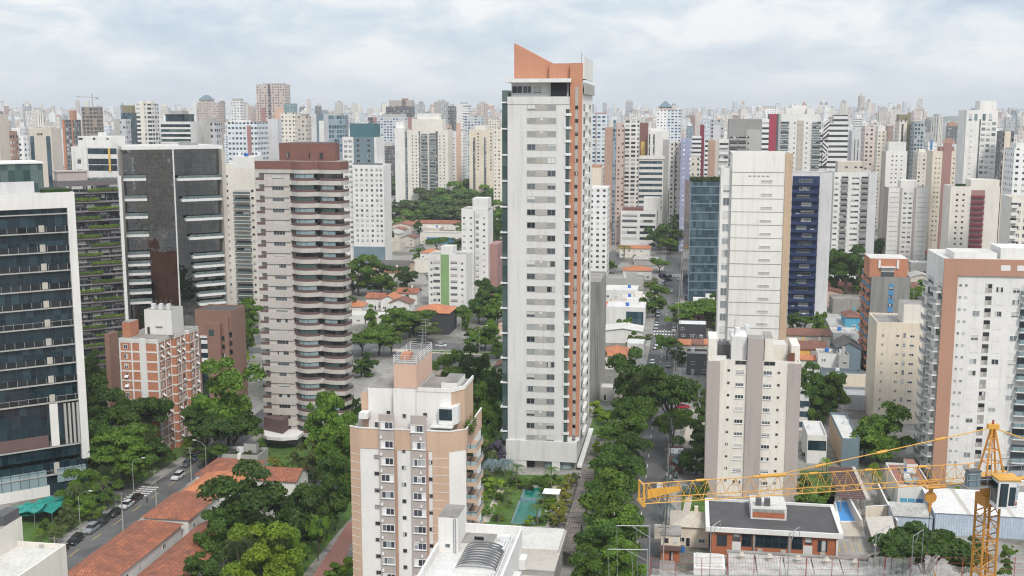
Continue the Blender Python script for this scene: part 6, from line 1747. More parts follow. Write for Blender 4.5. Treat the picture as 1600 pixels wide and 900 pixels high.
def near_white():
    Z0=33.0;g=grid(G(816,822,Z0));gl=grid(G(684,845,Z0))
    u1,v1=g;u0=gl[0];w_,d=u1-u0,26.0
    r,_,_=gridbox('white_apartment_building','white building roof with a striped arched skylight, in front of the tan tower','apartment block',u0,u1,v1-d,v1)
    k=w_/132.0;X=lambda px: (px-684)*k;ZZ=lambda py,dd: zat(py,uv9(u0,v1-dd).y)
    t=0.3;b_=Z0-1.2
    mb=MB();mb.box(0,0,0,w_,d,b_)
    mb.box(0,0,b_,t,d-t,Z0,skip='d');mb.box(w_-t,0,b_,w_,d-t,Z0-0.3,skip='d');mb.box(0,d-t,b_,w_,d,Z0,skip='d');mb.build('wall','white_paint',r)
    q=MB();q.face([(t,0,b_+0.01),(w_-t,0,b_+0.01),(w_-t,d-t,b_+0.01),(t,d-t,b_+0.01)]);q.build('roof','roof_white',r)
    h1=ZZ(795,5)
    q=MB();q.box(X(688),d-8.2,b_+0.02,X(722),d-3.0,h1,0,mt=1);q.build('stair_tower',['warm_white','roof_mossy'],r)
    q=MB();q.box(X(722)+0.003,d-6.5,b_+0.02,X(777),d-2.5,ZZ(840,5),0,mt=1);q.build('machine_room',['warm_white','roof_mossy'],r)
    q=MB();q.tube((X(715),d-8.4,b_),(X(715),d-8.4,h1),0.04,4);q.tube((X(718.5),d-8.4,b_),(X(718.5),d-8.4,h1),0.04,4)
    for i in range(16): q.tube((X(715),d-8.4,b_+0.3+i*0.35),(X(718.5),d-8.4,b_+0.3+i*0.35),0.025,4)
    q.build('ladder','steel_grey',r)
    link('window',win_mesh(0.75,0.65,'frame_white','win_pale',0),r,(X(704),d-8.2,b_+1.0));link('window',win_mesh(1.3,0.5,'frame_dark','win_black',2),r,(X(754),d-6.5,b_+1.6))
    # arched skylight with dark slats
    x0,x1=X(733),X(800);n=12
    for i in range(9):
        y=d-14.5+i*0.85
        mb=MB();pts=[]
        for j in range(n+1):
            a=math.pi*j/n;pts.append(((x0+x1)/2-(x1-x0)/2*math.cos(a),b_+0.5+1.0*math.sin(a)))
        for j in range(n): mb.face([(pts[j][0],y,pts[j][1]),(pts[j+1][0],y,pts[j+1][1]),(pts[j+1][0],y+0.52,pts[j+1][1]),(pts[j][0],y+0.52,pts[j][1])])
        mb.build('skylight_slat','dark_grey',r)
    mb=MB();mb.box(x0,d-14.6,b_+0.02,x1,d-6.8,b_+0.5);mb.build('skylight_curb','white_paint',r)
    for dd in (0.5,1.4,2.2):
        q=MB();q.tube((w_-0.8-dd*0.5,d-16,b_+0.3),(w_-0.8-dd*0.5,d-2,b_+0.3),0.11,6);q.build('pipe','tank_plastic',r)
    for y in (d-3.5,d-8): q=MB();q.box(w_-2.6,y,b_+0.02,w_-1.2,y+0.9,b_+0.9);q.build('ac_unit','tank_plastic',r)
    for y in (d-3,d-9): q=MB();q.box(w_+0.003,y,b_-4,w_+0.9,y+2.2,b_-2.6);q.build('wall_box','white_paint',r)
near_white()
def garage():
    r,w_,d=gridbox('pool_house','low flat roofed pool house with a wide white garage door','low building',-33.6,-23.6,200,221)
    mb=MB();mb.box(0,0,0,w_,d,4.6);mb.build('wall','mid_grey',r)
    q=MB();q.box(-0.1,-0.1,4.603,w_+0.1,d+0.1,4.85,0);q.build('roof_slab','beige_concrete',r);q=MB();q.box(0.3,9,4.853,w_-0.3,d-0.3,5.3);q.box(0.5,9.2,5.303,w_-0.5,d-0.5,5.32);q.build('roof','roof_light',r)
    q=MB();q.box(0.3,-0.08,0.1,w_*0.72,-0.003,3.6);q.build('garage_door','white_paint',r)
garage()
def low_office():
    h=7.4;g0,g1=grid(G(1103,829,h)),grid(G(1316,829,h))
    u0,u1,v0=g0[0],g1[0],(g0[1]+g1[1])/2;w_,d=u1-u0,16.5
    r,_,_=gridbox('brick_office','low orange brick office with a dark roof, white fascia and two rooftop units','office building',u0,u1,v0,v0+d)
    k=w_/213.0;X=lambda px: (px-1103)*k
    mb=MB();mb.box(X(1113),0.8,0,X(1306),d-1,h-1.0);mb.build('wall','brick_orange_plain',r)
    mb=MB();mb.box(0,0,h-0.997,w_,0.4,h);mb.box(0,d-0.4,h-0.997,w_,d,h+0.4);mb.box(0,0.4,h-0.997,0.8,d-0.4,h+0.2);mb.box(w_-0.8,0.4,h-0.997,w_,d-0.4,h+0.2);mb.build('fascia','white_paint',r)
    mb=MB();mb.face([(0.8,0.4,h-0.5),(w_-0.8,0.4,h-0.5),(w_-0.8,d-0.4,h-0.1),(0.8,d-0.4,h-0.1)]);mb.build('roof','roof_dark',r)
    mb=MB();mb.box(X(1176),7,h-0.6,X(1233),d-2,h+2.2,0,mt=1);mb.build('roof_house',['white_paint','roof_light'],r)
    mb=MB();mb.box(X(1179),6.9,h+0.1,X(1230),6.99,h+1.2);mb.build('brick_panel','brick_orange_plain',r)
    q=MB()
    for i in range(28): q.box(X(1179+i*1.82),6.88,h+1.21,X(1179.9+i*1.82),6.99,h+1.9)
    q.build('louver','steel_grey',r)
    for x in (1184,1198): mb=MB();mb.box(X(x),8,h+2.203,X(x+9),9.2,h+3.7);mb.build('rooftop_unit','dark_grey',r)
    for a,c,z0,z1,m in ((1121,1137,3.2,5.6,'win_dark'),(1146,1158,4.4,6.0,'win_dark'),(1160,1176,3.4,6.0,'glass_blue'),(1181,1232,3.4,6.0,'glass_blue'),(1238,1255,3.4,6.0,'glass_blue'),(1258,1269,4.6,6.0,'win_dark'),(1278,1293,3.2,5.6,'win_dark')):
        wv=(c-a)*k;me=win_mesh(wv,z1-z0,'frame_dark',m,max(0,int(wv/1.5)-1));link('window',me,r,(X((a+c)/2),0.8,(z0+z1)/2))
    for a in (1145,1256): mb=MB();mb.box(X(a),0.7,0.2,X(a+14),0.797,4.3);mb.build('white_panel','white_paint',r)
    for a in (1178,1234,1306): mb=MB();mb.box(X(a),0.45,0,X(a+3),0.797 if a<1300 else 1.2,h-1.0);mb.build('pier','old_concrete' if a<1300 else 'white_paint',r)
    for a in (1185,1221,1282): mb=MB();mb.box(X(a),0.3,2.4,X(a+8),0.797,3.1);mb.build('ac_unit','beige_concrete',r)
    mb=MB();mb.box(X(1108),-0.6,0,X(1310),0.0,1.6);mb.build('planter_wall','old_concrete',r)
low_office()
def corrugated():
    u0,u1=grid(G(1028,868,4))[0],grid(G(1352,868,4))[0];v1=grid(G(1200,866,4))[1]
    r,w_,d=gridbox('long_shed','long grey shed with worn corrugated roof panels and vents, in front of the brick office','shed',u0+13.5,u1,v1-15,v1)
    mb=MB();mb.box(0.3,0.3,0,w_-0.3,d-0.3,3.6);mb.build('wall','old_concrete',r)
    n=5;s=w_/n
    for i in range(n):
        mb=MB();mb.face([(i*s+0.1,0,3.4),((i+1)*s-0.1,0,3.4),((i+1)*s-0.1,d-1,4.2),(i*s+0.1,d-1,4.2)]);mb.build('roof_panel','tin_sheet',r)
        mb=MB();mb.tube((i*s+s*0.5,d-3.5,3.9),(i*s+s*0.5,d-3.5,4.9),0.55,10);mb.tube((i*s+s*0.5,d-3.5,4.9),(i*s+s*0.5,d-3.5,5.5),0.8,10,r2=0.3);mb.build('vent','beige_concrete',r)
    mb=MB();mb.box(0,d-1,3.6,w_,d,4.5);mb.build('parapet','roof_mossy',r)
    r,w_,d=gridbox('site_cabin','small white site cabin beside the corrugated shed','cabin',u0+7.0,u0+13.0,v1-8,v1-0.5)
    mb=MB();mb.box(0,0,0,w_,d,3.6,0);mb.build('wall','white_paint',r);mb=MB();mb.box(0.5,0.5,3.603,w_-0.5,d-0.5,3.9);mb.build('roof','roof_light',r)
    link('door',win_mesh(1,2.1,'frame_grey','win_pale',0,'door'),r,(w_*0.3,0,1.1));link('window',win_mesh(1.4,1,'frame_grey','win_dark',1),r,(w_*0.7,0,1.9))
corrugated()
def warehouse():
    h=5.0;g0,g1=grid(G(1462,801,h)),grid(G(1640,801,h));w_=g1[0]-g0[0]
    r,_,_=gridbox('warehouse','warehouse with a pale blue corrugated wall and a white roof behind the crane mast','warehouse',g0[0],g1[0],g0[1],g0[1]+14)
    mb=MB();mb.box(0,0,0,w_,14,h);mb.build('wall','tin_blue',r)
    mb=MB();mb.face([(-0.3,-0.3,h+0.05),(w_,-0.3,h+0.05),(w_,14,h+1.0),(-0.3,14,h+1.0)]);mb.build('roof','roof_white',r)
    for x in (6.5,15.5): mb=MB();mb.face([(x,-0.2,h+0.08),(x+0.9,-0.2,h+0.08),(x+0.2,13.8,h+1.02),(x-0.7,13.8,h+1.02)]);mb.build('roof_strip','beige_concrete',r)
    g0,g1=grid(G(1398,803,4)),grid(G(1458,803,4))
    r,w_,d=gridbox('tin_lean_to','grey tin lean-to beside the blue warehouse','shed',g0[0],g1[0]-0.3,g0[1],g0[1]+7)
    mb=MB();mb.box(0,0,0,w_,d,3.6);mb.build('wall','tin_blue',r);mb=MB();mb.face([(-0.3,-0.4,3.7),(w_,-0.4,3.7),(w_,d,4.4),(-0.3,d,4.4)]);mb.build('roof','tin_sheet',r)
    # leaning pale canopy slab
    a=[G(1352,808,3.4),G(1394,806,3.4),G(1404,848,2.6),G(1366,852,2.6)];p=a[0]
    r=thing('canopy','tilted pale canopy slab beside the blue swimming pool','canopy',(p.x,p.y,0))
    mb=MB();mb.face([tuple(q-Vector((p.x,p.y,0))) for q in a]);mb.face([tuple(q-Vector((p.x,p.y,0.25))) for q in a][::-1])
    for i in range(4): q0,q1=a[i]-Vector((p.x,p.y,0)),a[(i+1)%4]-Vector((p.x,p.y,0));mb.face([tuple(q0),tuple(q0-Vector((0,0,.25))),tuple(q1-Vector((0,0,.25))),tuple(q1)])
    mb.build('slab','beige_concrete',r)
    mb=MB()
    for q in a: c=q-Vector((p.x,p.y,0.25));mb.tube((c.x*0.9+0.2,c.y*0.9-0.2,0),(c.x*0.9+0.2,c.y*0.9-0.2,c.z),0.1,6)
    mb.build_each('post','steel_grey',r)
warehouse()
def gatehouse():
    g0,g1=grid(G(1033,836,5.5)),grid(G(1063,836,5.5))
    r,w_,d=gridbox('gatehouse','small two storey tan gatehouse with an orange lower wall','house',g0[0],g1[0],g0[1],g0[1]+5)
    mb=MB();mb.box(0,0,2.8,w_,d,5.5);mb.build('wall','cream_paint',r);mb=MB();mb.box(0.1,0.1,0,w_-0.1,d,2.797);mb.build('lower_wall','brick_orange_plain',r)
    mb=MB();mb.box(-0.2,-0.8,2.6,w_+0.2,-0.003,3.4);mb.build('balcony','rail_brown',r);mb=MB();mb.box(-0.2,-0.2,5.503,w_+0.2,d+0.2,5.8);mb.build('roof','roof_mossy',r)
    link('window',win_mesh(0.9,1.1,'frame_white','win_pale',0),r,(w_*0.75,0,4.4));link('window',win_mesh(1.1,1.0,'frame_dark','win_black',0),r,(w_*0.25,0,4.4));link('door',win_mesh(0.8,2,'frame_dark','win_black',0,'door'),r,(w_*0.55,0.1,1.05))
    hpx('beige house with a low hipped cement roof beside the gatehouse',1050,1108,823,4.5,9,'hip','plaza_stone','cream_paint',1.6)
    hpx('red brick gate pavilion with a white flat roof on the street',1044,1068,716,4,9,'flat','roof_white','red_brick',wins=False)
gatehouse()
# boundary walls and the tennis court hall
def wall_(label,pts,h,m,t=0.25):
    p=pts[0];r=thing('boundary_wall',label,'wall',(p.x,p.y,0),group='boundary walls');mb=MB()
    for a,b_ in zip(pts,pts[1:]):
        d=(b_-a).normalized();n=Vector((-d.y,d.x,0))*t
        q=[a-p,b_-p,b_-p+n,a-p+n];mb.prism([(x.x,x.y) for x in q],0,h)
    mb.build('wall',m,r);mb=MB()
    for a,b_ in zip(pts,pts[1:]):
        d=(b_-a).normalized();n=Vector((-d.y,d.x,0))
        q=[a-p-n*0.05,b_-p-n*0.05,b_-p+n*(t+0.05),a-p+n*(t+0.05)];mb.prism([(x.x,x.y) for x in q],h+0.003,h+0.12)
    mb.build('coping','warm_white',r)
wall_('long beige boundary wall behind the big round tree',[G(1292,603),G(1368,605)],4.2,'cream_paint')
wall_('tan garden wall beside the blue swimming pool',[G(1346,830),G(1330,800),G(1322,778)],2.6,'sand_paint')
wall_('beige yard wall between the pool and the lean-to',[G(1352,812),G(1386,810)],3.0,'cream_paint')
wall_('grey party wall beside the strip of lawn',[G(1402,836),G(1383,800),G(1372,776)],3.2,'mid_grey')
wall_('beige yard wall below the gatehouse roof',[G(1022,842),G(1040,842)],3.0,'sand_paint')
b=hpx('long white roofed sports hall with a dark front strip behind the tennis court',1318,1446,623,4,11,'flat','roof_white','lilac_grey',wins=False,group=None)
pxsheet('tennis_court','court_red',[(1378,655),(1452,655),(1456,636),(1376,636)],Z2);pxsheet('tennis_court_surface','court_blue',[(1400,651),(1450,651),(1452,639),(1398,639)],Z3)
pxsheet('court_line','road_paint',[(1424,651),(1426,651),(1420,639),(1418.5,639)],Z3+0.004)
pxsheet('patio','plaza_stone',[(1272,838),(1352,838),(1340,775),(1284,775)],Z1);
mb=MB();pp=[G(a,b_) for a,b_ in ((1306,785),(1327,784),(1338,815),(1313,815))];p0=pp[0]
r=thing('swimming_pool','small bright blue swimming pool with a pale stone edge','pool',(p0.x,p0.y,0));mb.face([tuple(q-p0+Vector((0,0,0.12))) for q in pp][::-1]);mb.build('water','pool_blue',r)
mb=MB()
for a,b_ in zip(pp,pp[1:]+pp[:1]):
    d=(b_-a).normalized();n=Vector((d.y,-d.x,0))*-0.5;mb.prism([((a-p0).x,(a-p0).y),((b_-p0).x,(b_-p0).y),((b_-p0+n).x,(b_-p0+n).y),((a-p0+n).x,(a-p0+n).y)],0,0.16)
mb.build('edge','warm_white',r)
pxsheet('car_park','pavement',[(1308,868),(1352,866),(1345,842),(1303,842)],Z2)
for i in range(4): pxsheet('parking_line','road_yellow',[(1312+i*11,863),(1313.2+i*11,863),(1307+i*11,846),(1306+i*11,846)],Z3)
# lawns, paths, garden of the main tower
pxsheet('lawn','lawn',[(742,822),(800,822),(800,735),(770,728)],Z1);pxsheet('lawn','lawn',[(800,822),(872,822),(890,742),(800,742)],Z1)
pxsheet('garden_path','plaza_stone',[(752,816),(764,816),(792,758),(782,757)],Z3);pxsheet('garden_path','plaza_stone',[(853,822),(866,822),(884,758),(875,757)],Z3);pxsheet('garden_path','plaza_stone',[(782,764),(884,766),(884,758),(782,756)],Z3+0.004)
pp=[G(a,b_) for a,b_ in ((801,818),(839,818),(846,783),(814,783))];p0=pp[0]
r=thing('garden_pool','long green swimming pool in the garden of the main tower','pool',(p0.x,p0.y,0))
mb=MB();mb.face([tuple(q-p0+Vector((0,0,0.14))) for q in pp]);mb.build('water','pool_green',r)
pq=[G(a,b_) for a,b_ in ((816,781),(847,781),(853,764),(822,764))];mb=MB();mb.face([tuple(q-p0+Vector((0,0,0.3))) for q in pq]);mb.build('upper_basin','pool_green',r)
mb=MB()
for ring in (pp,pq):
    for a,b_ in zip(ring,ring[1:]+ring[:1]):
        d=(b_-a).normalized();n=Vector((d.y,-d.x,0))*0.45;z=0.2 if ring is pp else 0.36;mb.prism([((a-p0).x,(a-p0).y),((a-p0+n).x,(a-p0+n).y),((b_-p0+n).x,(b_-p0+n).y),((b_-p0).x,(b_-p0).y)],0,z)
mb.build('edge','slate_panel',r)
r,w_,d=gridbox('covered_walkway','long slatted timber walkway roof between the garden and the street trees','walkway',-24.6,-21.2,214,268)
for i in range(36): mb=MB();mb.box(0,i*1.5,3.0+(i%2)*0.04,w_,i*1.5+1.3,3.16+(i%2)*0.04);mb.build('roof_slat','deck_wood',r)
mb=MB()
for i in range(10): mb.box(0.1,i*5.8,0,0.3,i*5.8+0.2,2.99);mb.box(w_-0.3,i*5.8,0,w_-0.1,i*5.8+0.2,2.99)
mb.build_each('post','dark_grey',r)
# pergola by the villa
p0=G(1304,780);g0,g1=grid(G(1312,778,3.4)),grid(G(1352,778,3.4))
r,w_,d=gridbox('pergola','large brown slatted pergola with a pale beam along one side, behind the crane jib','pergola',g0[0],g1[0],g0[1],g0[1]+24)
for i in range(16): mb=MB();mb.box(0,i*1.5,3.3,w_,i*1.5+0.55,3.6);mb.build('slat','rail_brown',r)
mb=MB();mb.box(w_+0.01,0,3.2,w_+0.9,23.5,3.7);mb.build('beam','beige_concrete',r)
mb=MB()
for i in range(5): mb.box(0.1,i*5.6,0,0.35,i*5.6+0.25,3.29);mb.box(w_-0.35,i*5.6,0,w_-0.1,i*5.6+0.25,3.29)
mb.build_each('post','steel_grey',r)
pxsheet('lawn','lawn',[(1248,790),(1305,790),(1300,735),(1250,735)],Z1);pxsheet('lawn','lawn',[(1383,788),(1402,838),(1412,832),(1390,770)],Z1);pxsheet('lawn','lawn',[(1062,832),(1105,832),(1105,760),(1066,760)],Z1);pxsheet('garden_steps','plaza_stone',[(1062,820),(1075,820),(1082,775),(1072,775)],Z3)
strip('planted_bank','lawn',-150,-132.2,190,234,Z1);strip('planted_bank','lawn',-175,-132.2,249,300,Z1);strip('planted_bank','lawn',-118,-62,258,300,Z1-0.001);strip('planted_bank','lawn',-90.5,-74,180,257,Z1);strip('planted_bank','lawn',-78,-42,300,392,Z1);pxsheet('alley','red_path',[(485,905),(530,905),(560,815),(545,815)],Z1);pxsheet('lawn','lawn',[(500,905),(560,905),(560,870)],Z3)
pxsheet('lawn','lawn',[(918,680),(955,680),(972,640),(930,640)],Z1);pxsheet('courtyard','plaza_stone',[(1065,700),(1105,700),(1105,640),(1078,640)],Z1)
# ================================================================ trees
def crown_mesh(name,seed,nleaf,R_=5.0,H_=4.2,nclump=26,leaf=0.5,flat=0.0,irregular=0.6,low=-0.35):
    """leaf-sized faces gathered in clumps spread through the crown"""
    r=np.random.default_rng(seed)
    cl=[]
    while len(cl)<nclump:
        p=r.uniform(-1,1,3)
        q=np.linalg.norm(p)
        if q>1 or q<0.35 or p[2]<low: continue
        k=1.0+irregular*(r.random()-0.6)
        cl.append(p*k)
    cl=np.array(cl)
    if flat: cl[:,2]=cl[:,2]*(1-flat)+flat*0.35
    rad=r.uniform(0.13,0.40,nclump)
    pick=r.choice(nclump,nleaf,p=rad **2/(rad **2).sum())
    d=r.normal(size=(nleaf,3));d /= np.linalg.norm(d,axis=1)[:,None]
    d[:,2]=np.where(d[:,2]<-0.25,-d[:,2]*0.6,d[:,2])
    rr=r.uniform(0.55,1.05,nleaf) **0.6
    c=cl[pick]+d*(rad[pick]*rr)[:,None]*np.array([1,1,0.8])
    c *= np.array([R_,R_,H_])
    n=d+r.normal(size=(nleaf,3))*0.55+np.array([0,0,0.35]);n /= np.linalg.norm(n,axis=1)[:,None]
    t=np.cross(n,r.normal(size=(nleaf,3)));t /= np.linalg.norm(t,axis=1)[:,None]
    b=np.cross(n,t)
    s=leaf*r.uniform(0.6,1.25,nleaf)[:,None]
    V=np.stack([c-t*s*0.5,c+b*s*0.32,c+t*s*0.5,c-b*s*0.32],1).reshape(-1,3)
    me=bpy.data.meshes.new(name)
    me.vertices.add(nleaf*4);me.vertices.foreach_set('co',V.ravel())
    me.loops.add(nleaf*4);me.loops.foreach_set('vertex_index',np.arange(nleaf*4,dtype=np.int32))
    me.polygons.add(nleaf);me.polygons.foreach_set('loop_start',np.arange(0,nleaf*4,4,dtype=np.int32))
    me.update(calc_edges=True)
    a=me.attributes.new('tone','FLOAT','POINT')
    ct=r.uniform(0.15,0.85,nclump)
    tone=np.clip(ct[pick]*0.6+r.uniform(0,0.5,nleaf),0,1)
    a.data.foreach_set('value',np.repeat(tone,4).astype(np.float32))
    return me,cl*np.array([R_,R_,H_])
def trunk_mesh(name,seed,cl,R_,H_,zc,th=0.32,fork=0.5):
    """tapered trunk with limbs reaching into the clumps; crown centre at height zc"""
    r=random.Random(seed);mb=MB()
    zf=zc*fork
    top=Vector((r.uniform(-.3,.3),r.uniform(-.3,.3),zf))
    mb.tube((0,0,-0.2),top,th,8,r2=th*0.72)
    for k in r.sample(range(len(cl)),min(9,len(cl))):
        e=Vector(cl[k])*0.8+Vector((0,0,zc));m_=top.lerp(e,0.5)+Vector((0,0,0.4))
        mb.tube(top,m_,th*0.5,6,r2=th*0.3);mb.tube(m_,e,th*0.3,5,r2=th*0.1)
    return mb.mesh(name,['bark'])
PROTO={}
def proto(kind,seed,mats,**k):
    zc=k.pop('zc',6.0);th=k.pop('th',0.32);fork=k.pop('fork',0.5)
    me,cl=crown_mesh('crown',seed,**k)
    tm=trunk_mesh('trunk',seed,cl,k.get('R_',5),k.get('H_',4.2),zc,th,fork)
    W_=2.0*k.get('R_',5.0)*1.12;T=zc+k.get('H_',4.2)*1.1
    for m_ in mats:
        c=me.copy();c.materials.append(M[m_])
        PROTO.setdefault((kind,m_),[]).append((c,tm,zc,W_,T))
for s in range(3):
    proto('round',10+s,['leaf_deep','leaf_mid','leaf_lime','leaf_olive'],nleaf=9500,R_=5.0,H_=5.2,nclump=38,leaf=0.62,zc=5.6,low=-0.75,fork=0.4)
    proto('wide',20+s,['leaf_deep','leaf_mid','leaf_lime','leaf_olive'],nleaf=9000,R_=6.0,H_=3.6,nclump=42,leaf=0.66,zc=6.0,flat=0.25,low=-0.45,fork=0.45)
    proto('bush',30+s,['leaf_deep','leaf_mid','leaf_lime','leaf_olive','leaf_silver','leaf_yellow','leaf_purple'],nleaf=2600,R_=2.0,H_=1.7,nclump=14,leaf=0.4,zc=1.5,th=0.1)
    proto('far',40+s,['leaf_deep','leaf_mid','leaf_olive'],nleaf=2200,R_=5.0,H_=5.0,nclump=24,leaf=1.15,zc=4.6,low=-0.8,fork=0.35)
def frond_palm(seed,nf=16,L_=3.2,h=7.0,m_='leaf_mid',wide=0.26):
    r=random.Random(seed);mb=MB()
    for i in range(nf):
        a=6.283*i/nf+r.uniform(-.15,.15);up=r.uniform(0.15,1.0);pts=[]
        for j in range(7):
            t=j/6;pts.append(Vector((math.cos(a)*L_*t*(0.85+0.1*(1-up)),math.sin(a)*L_*t*(0.85+0.1*(1-up)),L_*(up*0.75*t-(0.55+0.35*up)*t*t))))
        side=Vector((-math.sin(a),math.cos(a),0))
        for j in range(6):
            for sgn in (1,-1):
                for q in range(2):
                    p,n=pts[j].lerp(pts[j+1],q*0.5),pts[j].lerp(pts[j+1],q*0.5+0.3);w_=L_*wide*(1-0.75*abs(j/6-0.35))
                    mb.face([p,n,n+side*sgn*w_+Vector((0,0,-w_*0.45))+(pts[j+1]-pts[j])*0.5])
    me=mb.mesh('crown',[m_])
    a=me.attributes.new('tone','FLOAT','POINT');a.data.foreach_set('value',np.array([r.random() for _ in me.vertices],np.float32))
    tb=MB();b0=Vector((0,0,-0.1));n=6
    for i in range(n):
        b1=Vector((0.25*math.sin(i*0.6+seed),0.2*math.cos(i*0.5),h*(i+1)/n)) if i<n-1 else Vector((0,0,h));tb.tube(b0,b1,0.24-0.015*i,7,r2=0.225-0.015*i);b0=b1
    return me,tb.mesh('trunk',['palm_bark']),h,L_*1.75,h+L_*0.35
for s in range(2):
    PROTO.setdefault(('palm','leaf_mid'),[]).append(frond_palm(s));PROTO.setdefault(('palm','leaf_olive'),[]).append(frond_palm(s+3,m_='leaf_olive',nf=14));PROTO.setdefault(('palm','leaf_silver'),[]).append(frond_palm(s+5,m_='leaf_silver',h=3.0,nf=18,wide=0.34));PROTO.setdefault(('palm','leaf_lime'),[]).append(frond_palm(s+7,m_='leaf_lime',h=2.6,nf=16))
TR=random.Random(2)
KN={'round': ('tree','broad round tree'),'wide': ('tree','flat spreading tree'),'bush': ('shrub','low leafy shrub'),'far': ('tree','distant tree'),'palm': ('palm_tree','palm')}
CN={'leaf_deep': 'dark green','leaf_mid': 'mid green','leaf_lime': 'bright lime green','leaf_olive': 'olive green','leaf_silver': 'silvery blue','leaf_yellow': 'yellow green','leaf_purple': 'purple tinged'}
def tree_at(X,Y,wid,hgt,kind,m_,ctx,label=None):
    c,tm,zc,W_,T=TR.choice(PROTO[(kind,m_)])
    nm,desc=KN[kind]
    r=thing(nm,label or f'{CN[m_]} {desc} {ctx}'.replace('broad round tree','round tree').replace('flat spreading tree','spreading tree'),'palm' if kind=='palm' else 'shrub' if kind=='bush' else 'tree',(X,Y,elev(X,Y)),0,'plants '+ctx)
    a=TR.uniform(0,6.28);sx,sz=wid/W_,hgt/T
    r.rotation_euler=(0,0,a);r.scale=(sx,sx,sz)
    link('trunk',tm,r);link('crown',c,r,(0,0,zc))
    return r
def tree(cx,yt,wpx,yb,kind,m_,ctx,label=None):
    p=G(cx,yb);h=zat(yt,p.y)*1.04;w_=wpx*p.y/F*({'round': 1.02,'wide': 1.05,'far': 1.38}.get(kind,1.0))
    return tree_at(p.x,p.y,w_,max(h,0.8),kind,'leaf_'+m_,ctx,label)
T_=tree
def grove(ctx,rows):
    for r in rows: T_(*r,ctx)
grove('between the white framed glass tower and the brick block',[(150,548,52,650,'round','deep'),(165,592,105,705,'round','deep'),(218,612,92,722,'wide','deep'),(192,660,120,748,'wide','mid'),(238,668,66,732,'round','deep'),(150,660,70,752,'round','deep'),(208,698,76,764,'round','mid')])
grove('on the bank above the parked cars',[(128,735,66,800,'round','mid'),(96,800,34,832,'bush','olive'),(70,812,30,840,'bush','mid'),(112,790,42,828,'bush','olive'),(138,780,40,815,'bush','mid'),(165,760,44,800,'bush','deep'),(150,790,34,812,'bush','lime'),(90,818,30,848,'bush','olive'),(178,770,30,792,'bush','mid')])
grove('on the bank beside the glass tower',[(122,752,40,806,'palm','olive'),(142,748,38,798,'palm','mid'),(160,742,34,790,'palm','mid'),(62,822,20,846,'palm','lime')])
grove('beside the orange brick block',[(358,567,108,705,'round','mid',),(322,642,84,722,'wide','deep'),(368,640,94,716,'wide','deep'),(302,684,42,718,'round','lime'),(388,700,50,728,'bush','deep'),(340,692,60,730,'wide','deep')])
grove('behind the brown brick building',[(390,468,46,520,'round','mid'),(388,500,34,560,'round','mid'),(392,425,40,465,'round','mid'),(384,545,30,580,'bush','lime')])
grove('at the foot of the brown balcony tower',[(512,620,92,745,'round','mid'),(548,612,40,690,'round','deep'),(530,664,74,790,'round','mid'),(492,690,52,752,'round','olive'),(428,714,48,742,'bush','yellow'),(465,708,40,742,'bush','olive'),(450,722,30,748,'bush','mid'),(405,690,34,722,'bush','mid')])
grove('behind the tiled roofs left of the tan tower',[(395,738,165,872,'round','deep'),(472,756,100,862,'round','deep'),(524,716,70,830,'round','deep'),(345,800,74,890,'round','deep'),(318,868,84,940,'round','deep'),(496,796,46,876,'bush','mid'),(468,830,50,905,'bush','mid'),(505,752,50,800,'bush','purple')])
T_(415,822,118,935,'round','lime','in front of the large dark tree by the tiled roofs')
T_(372,838,60,905,'palm','olive','beside the lime green tree');T_(540,872,44,902,'bush','lime','beside the red alley');T_(520,880,36,910,'bush','mid','beside the red alley')
grove('behind the tan tower',[(700,556,66,640,'round','mid'),(735,545,70,632,'round','deep'),(772,556,56,650,'round','deep'),(745,592,86,690,'wide','deep'),(766,600,50,700,'round','mid'),(764,650,52,722,'round','deep'),(720,612,56,680,'round','mid'),(758,690,54,738,'bush','olive'),(776,690,40,735,'bush','purple'),(690,590,50,660,'round','deep')])
grove('along the avenue',[(592,512,74,556,'wide','mid'),(566,516,50,556,'wide','mid'),(612,518,46,556,'wide','olive'),(640,483,92,528,'wide','mid'),(622,484,54,532,'round','mid'),(664,502,50,536,'wide','olive'),(758,500,50,548,'round','mid'),(722,478,36,512,'wide','mid'),(708,545,22,565,'bush','mid'),(776,528,30,560,'round','mid'),(738,510,30,532,'bush','olive')])
grove('beside the cottages behind the balcony tower',[(560,400,74,462,'round','mid'),(596,413,50,458,'round','deep'),(636,418,44,452,'round','deep'),(544,462,30,492,'round','deep'),(640,452,26,474,'round','deep'),(612,438,34,460,'bush','mid')])
grove('beside the green striped block',[(764,438,52,500,'round','deep'),(748,455,44,505,'round','deep'),(778,462,40,508,'round','mid'),(680,445,20,480,'round','mid'),(770,395,34,440,'round','deep'),(775,350,30,395,'round','deep')])
grove('along the climbing street',[(682,370,40,392,'wide','mid'),(655,388,26,410,'round','mid'),(584,380,34,396,'far','deep'),(602,372,22,392,'palm','mid'),(612,318,30,345,'far','deep'),(612,278,30,305,'far','deep'),(620,340,28,356,'far','mid'),(715,372,20,390,'far','deep')])
PR=random.Random(9)
for cx,yt,w_,yb in [(655,308,60,344),(640,312,46,342),(690,300,56,338),(735,276,78,326),(768,284,56,330),(706,282,56,322),(752,302,66,346),(778,310,46,352),(680,322,50,350),(715,318,60,350),(704,246,40,268),(722,240,36,270),(748,262,42,284),(772,266,34,290),(694,262,32,280),(766,330,40,372),(786,300,30,340),(725,290,60,334),(672,296,50,334),(742,318,60,360),(700,330,40,350),(648,326,40,350),(784,320,40,366),(730,305,60,345),(760,296,60,338),(665,322,44,348),(695,312,50,344)]:
    T_(cx,yt,w_,yb,'far',PR.choice(['deep','mid','mid','olive','deep']),'in the wooded park below the cream twin tower')
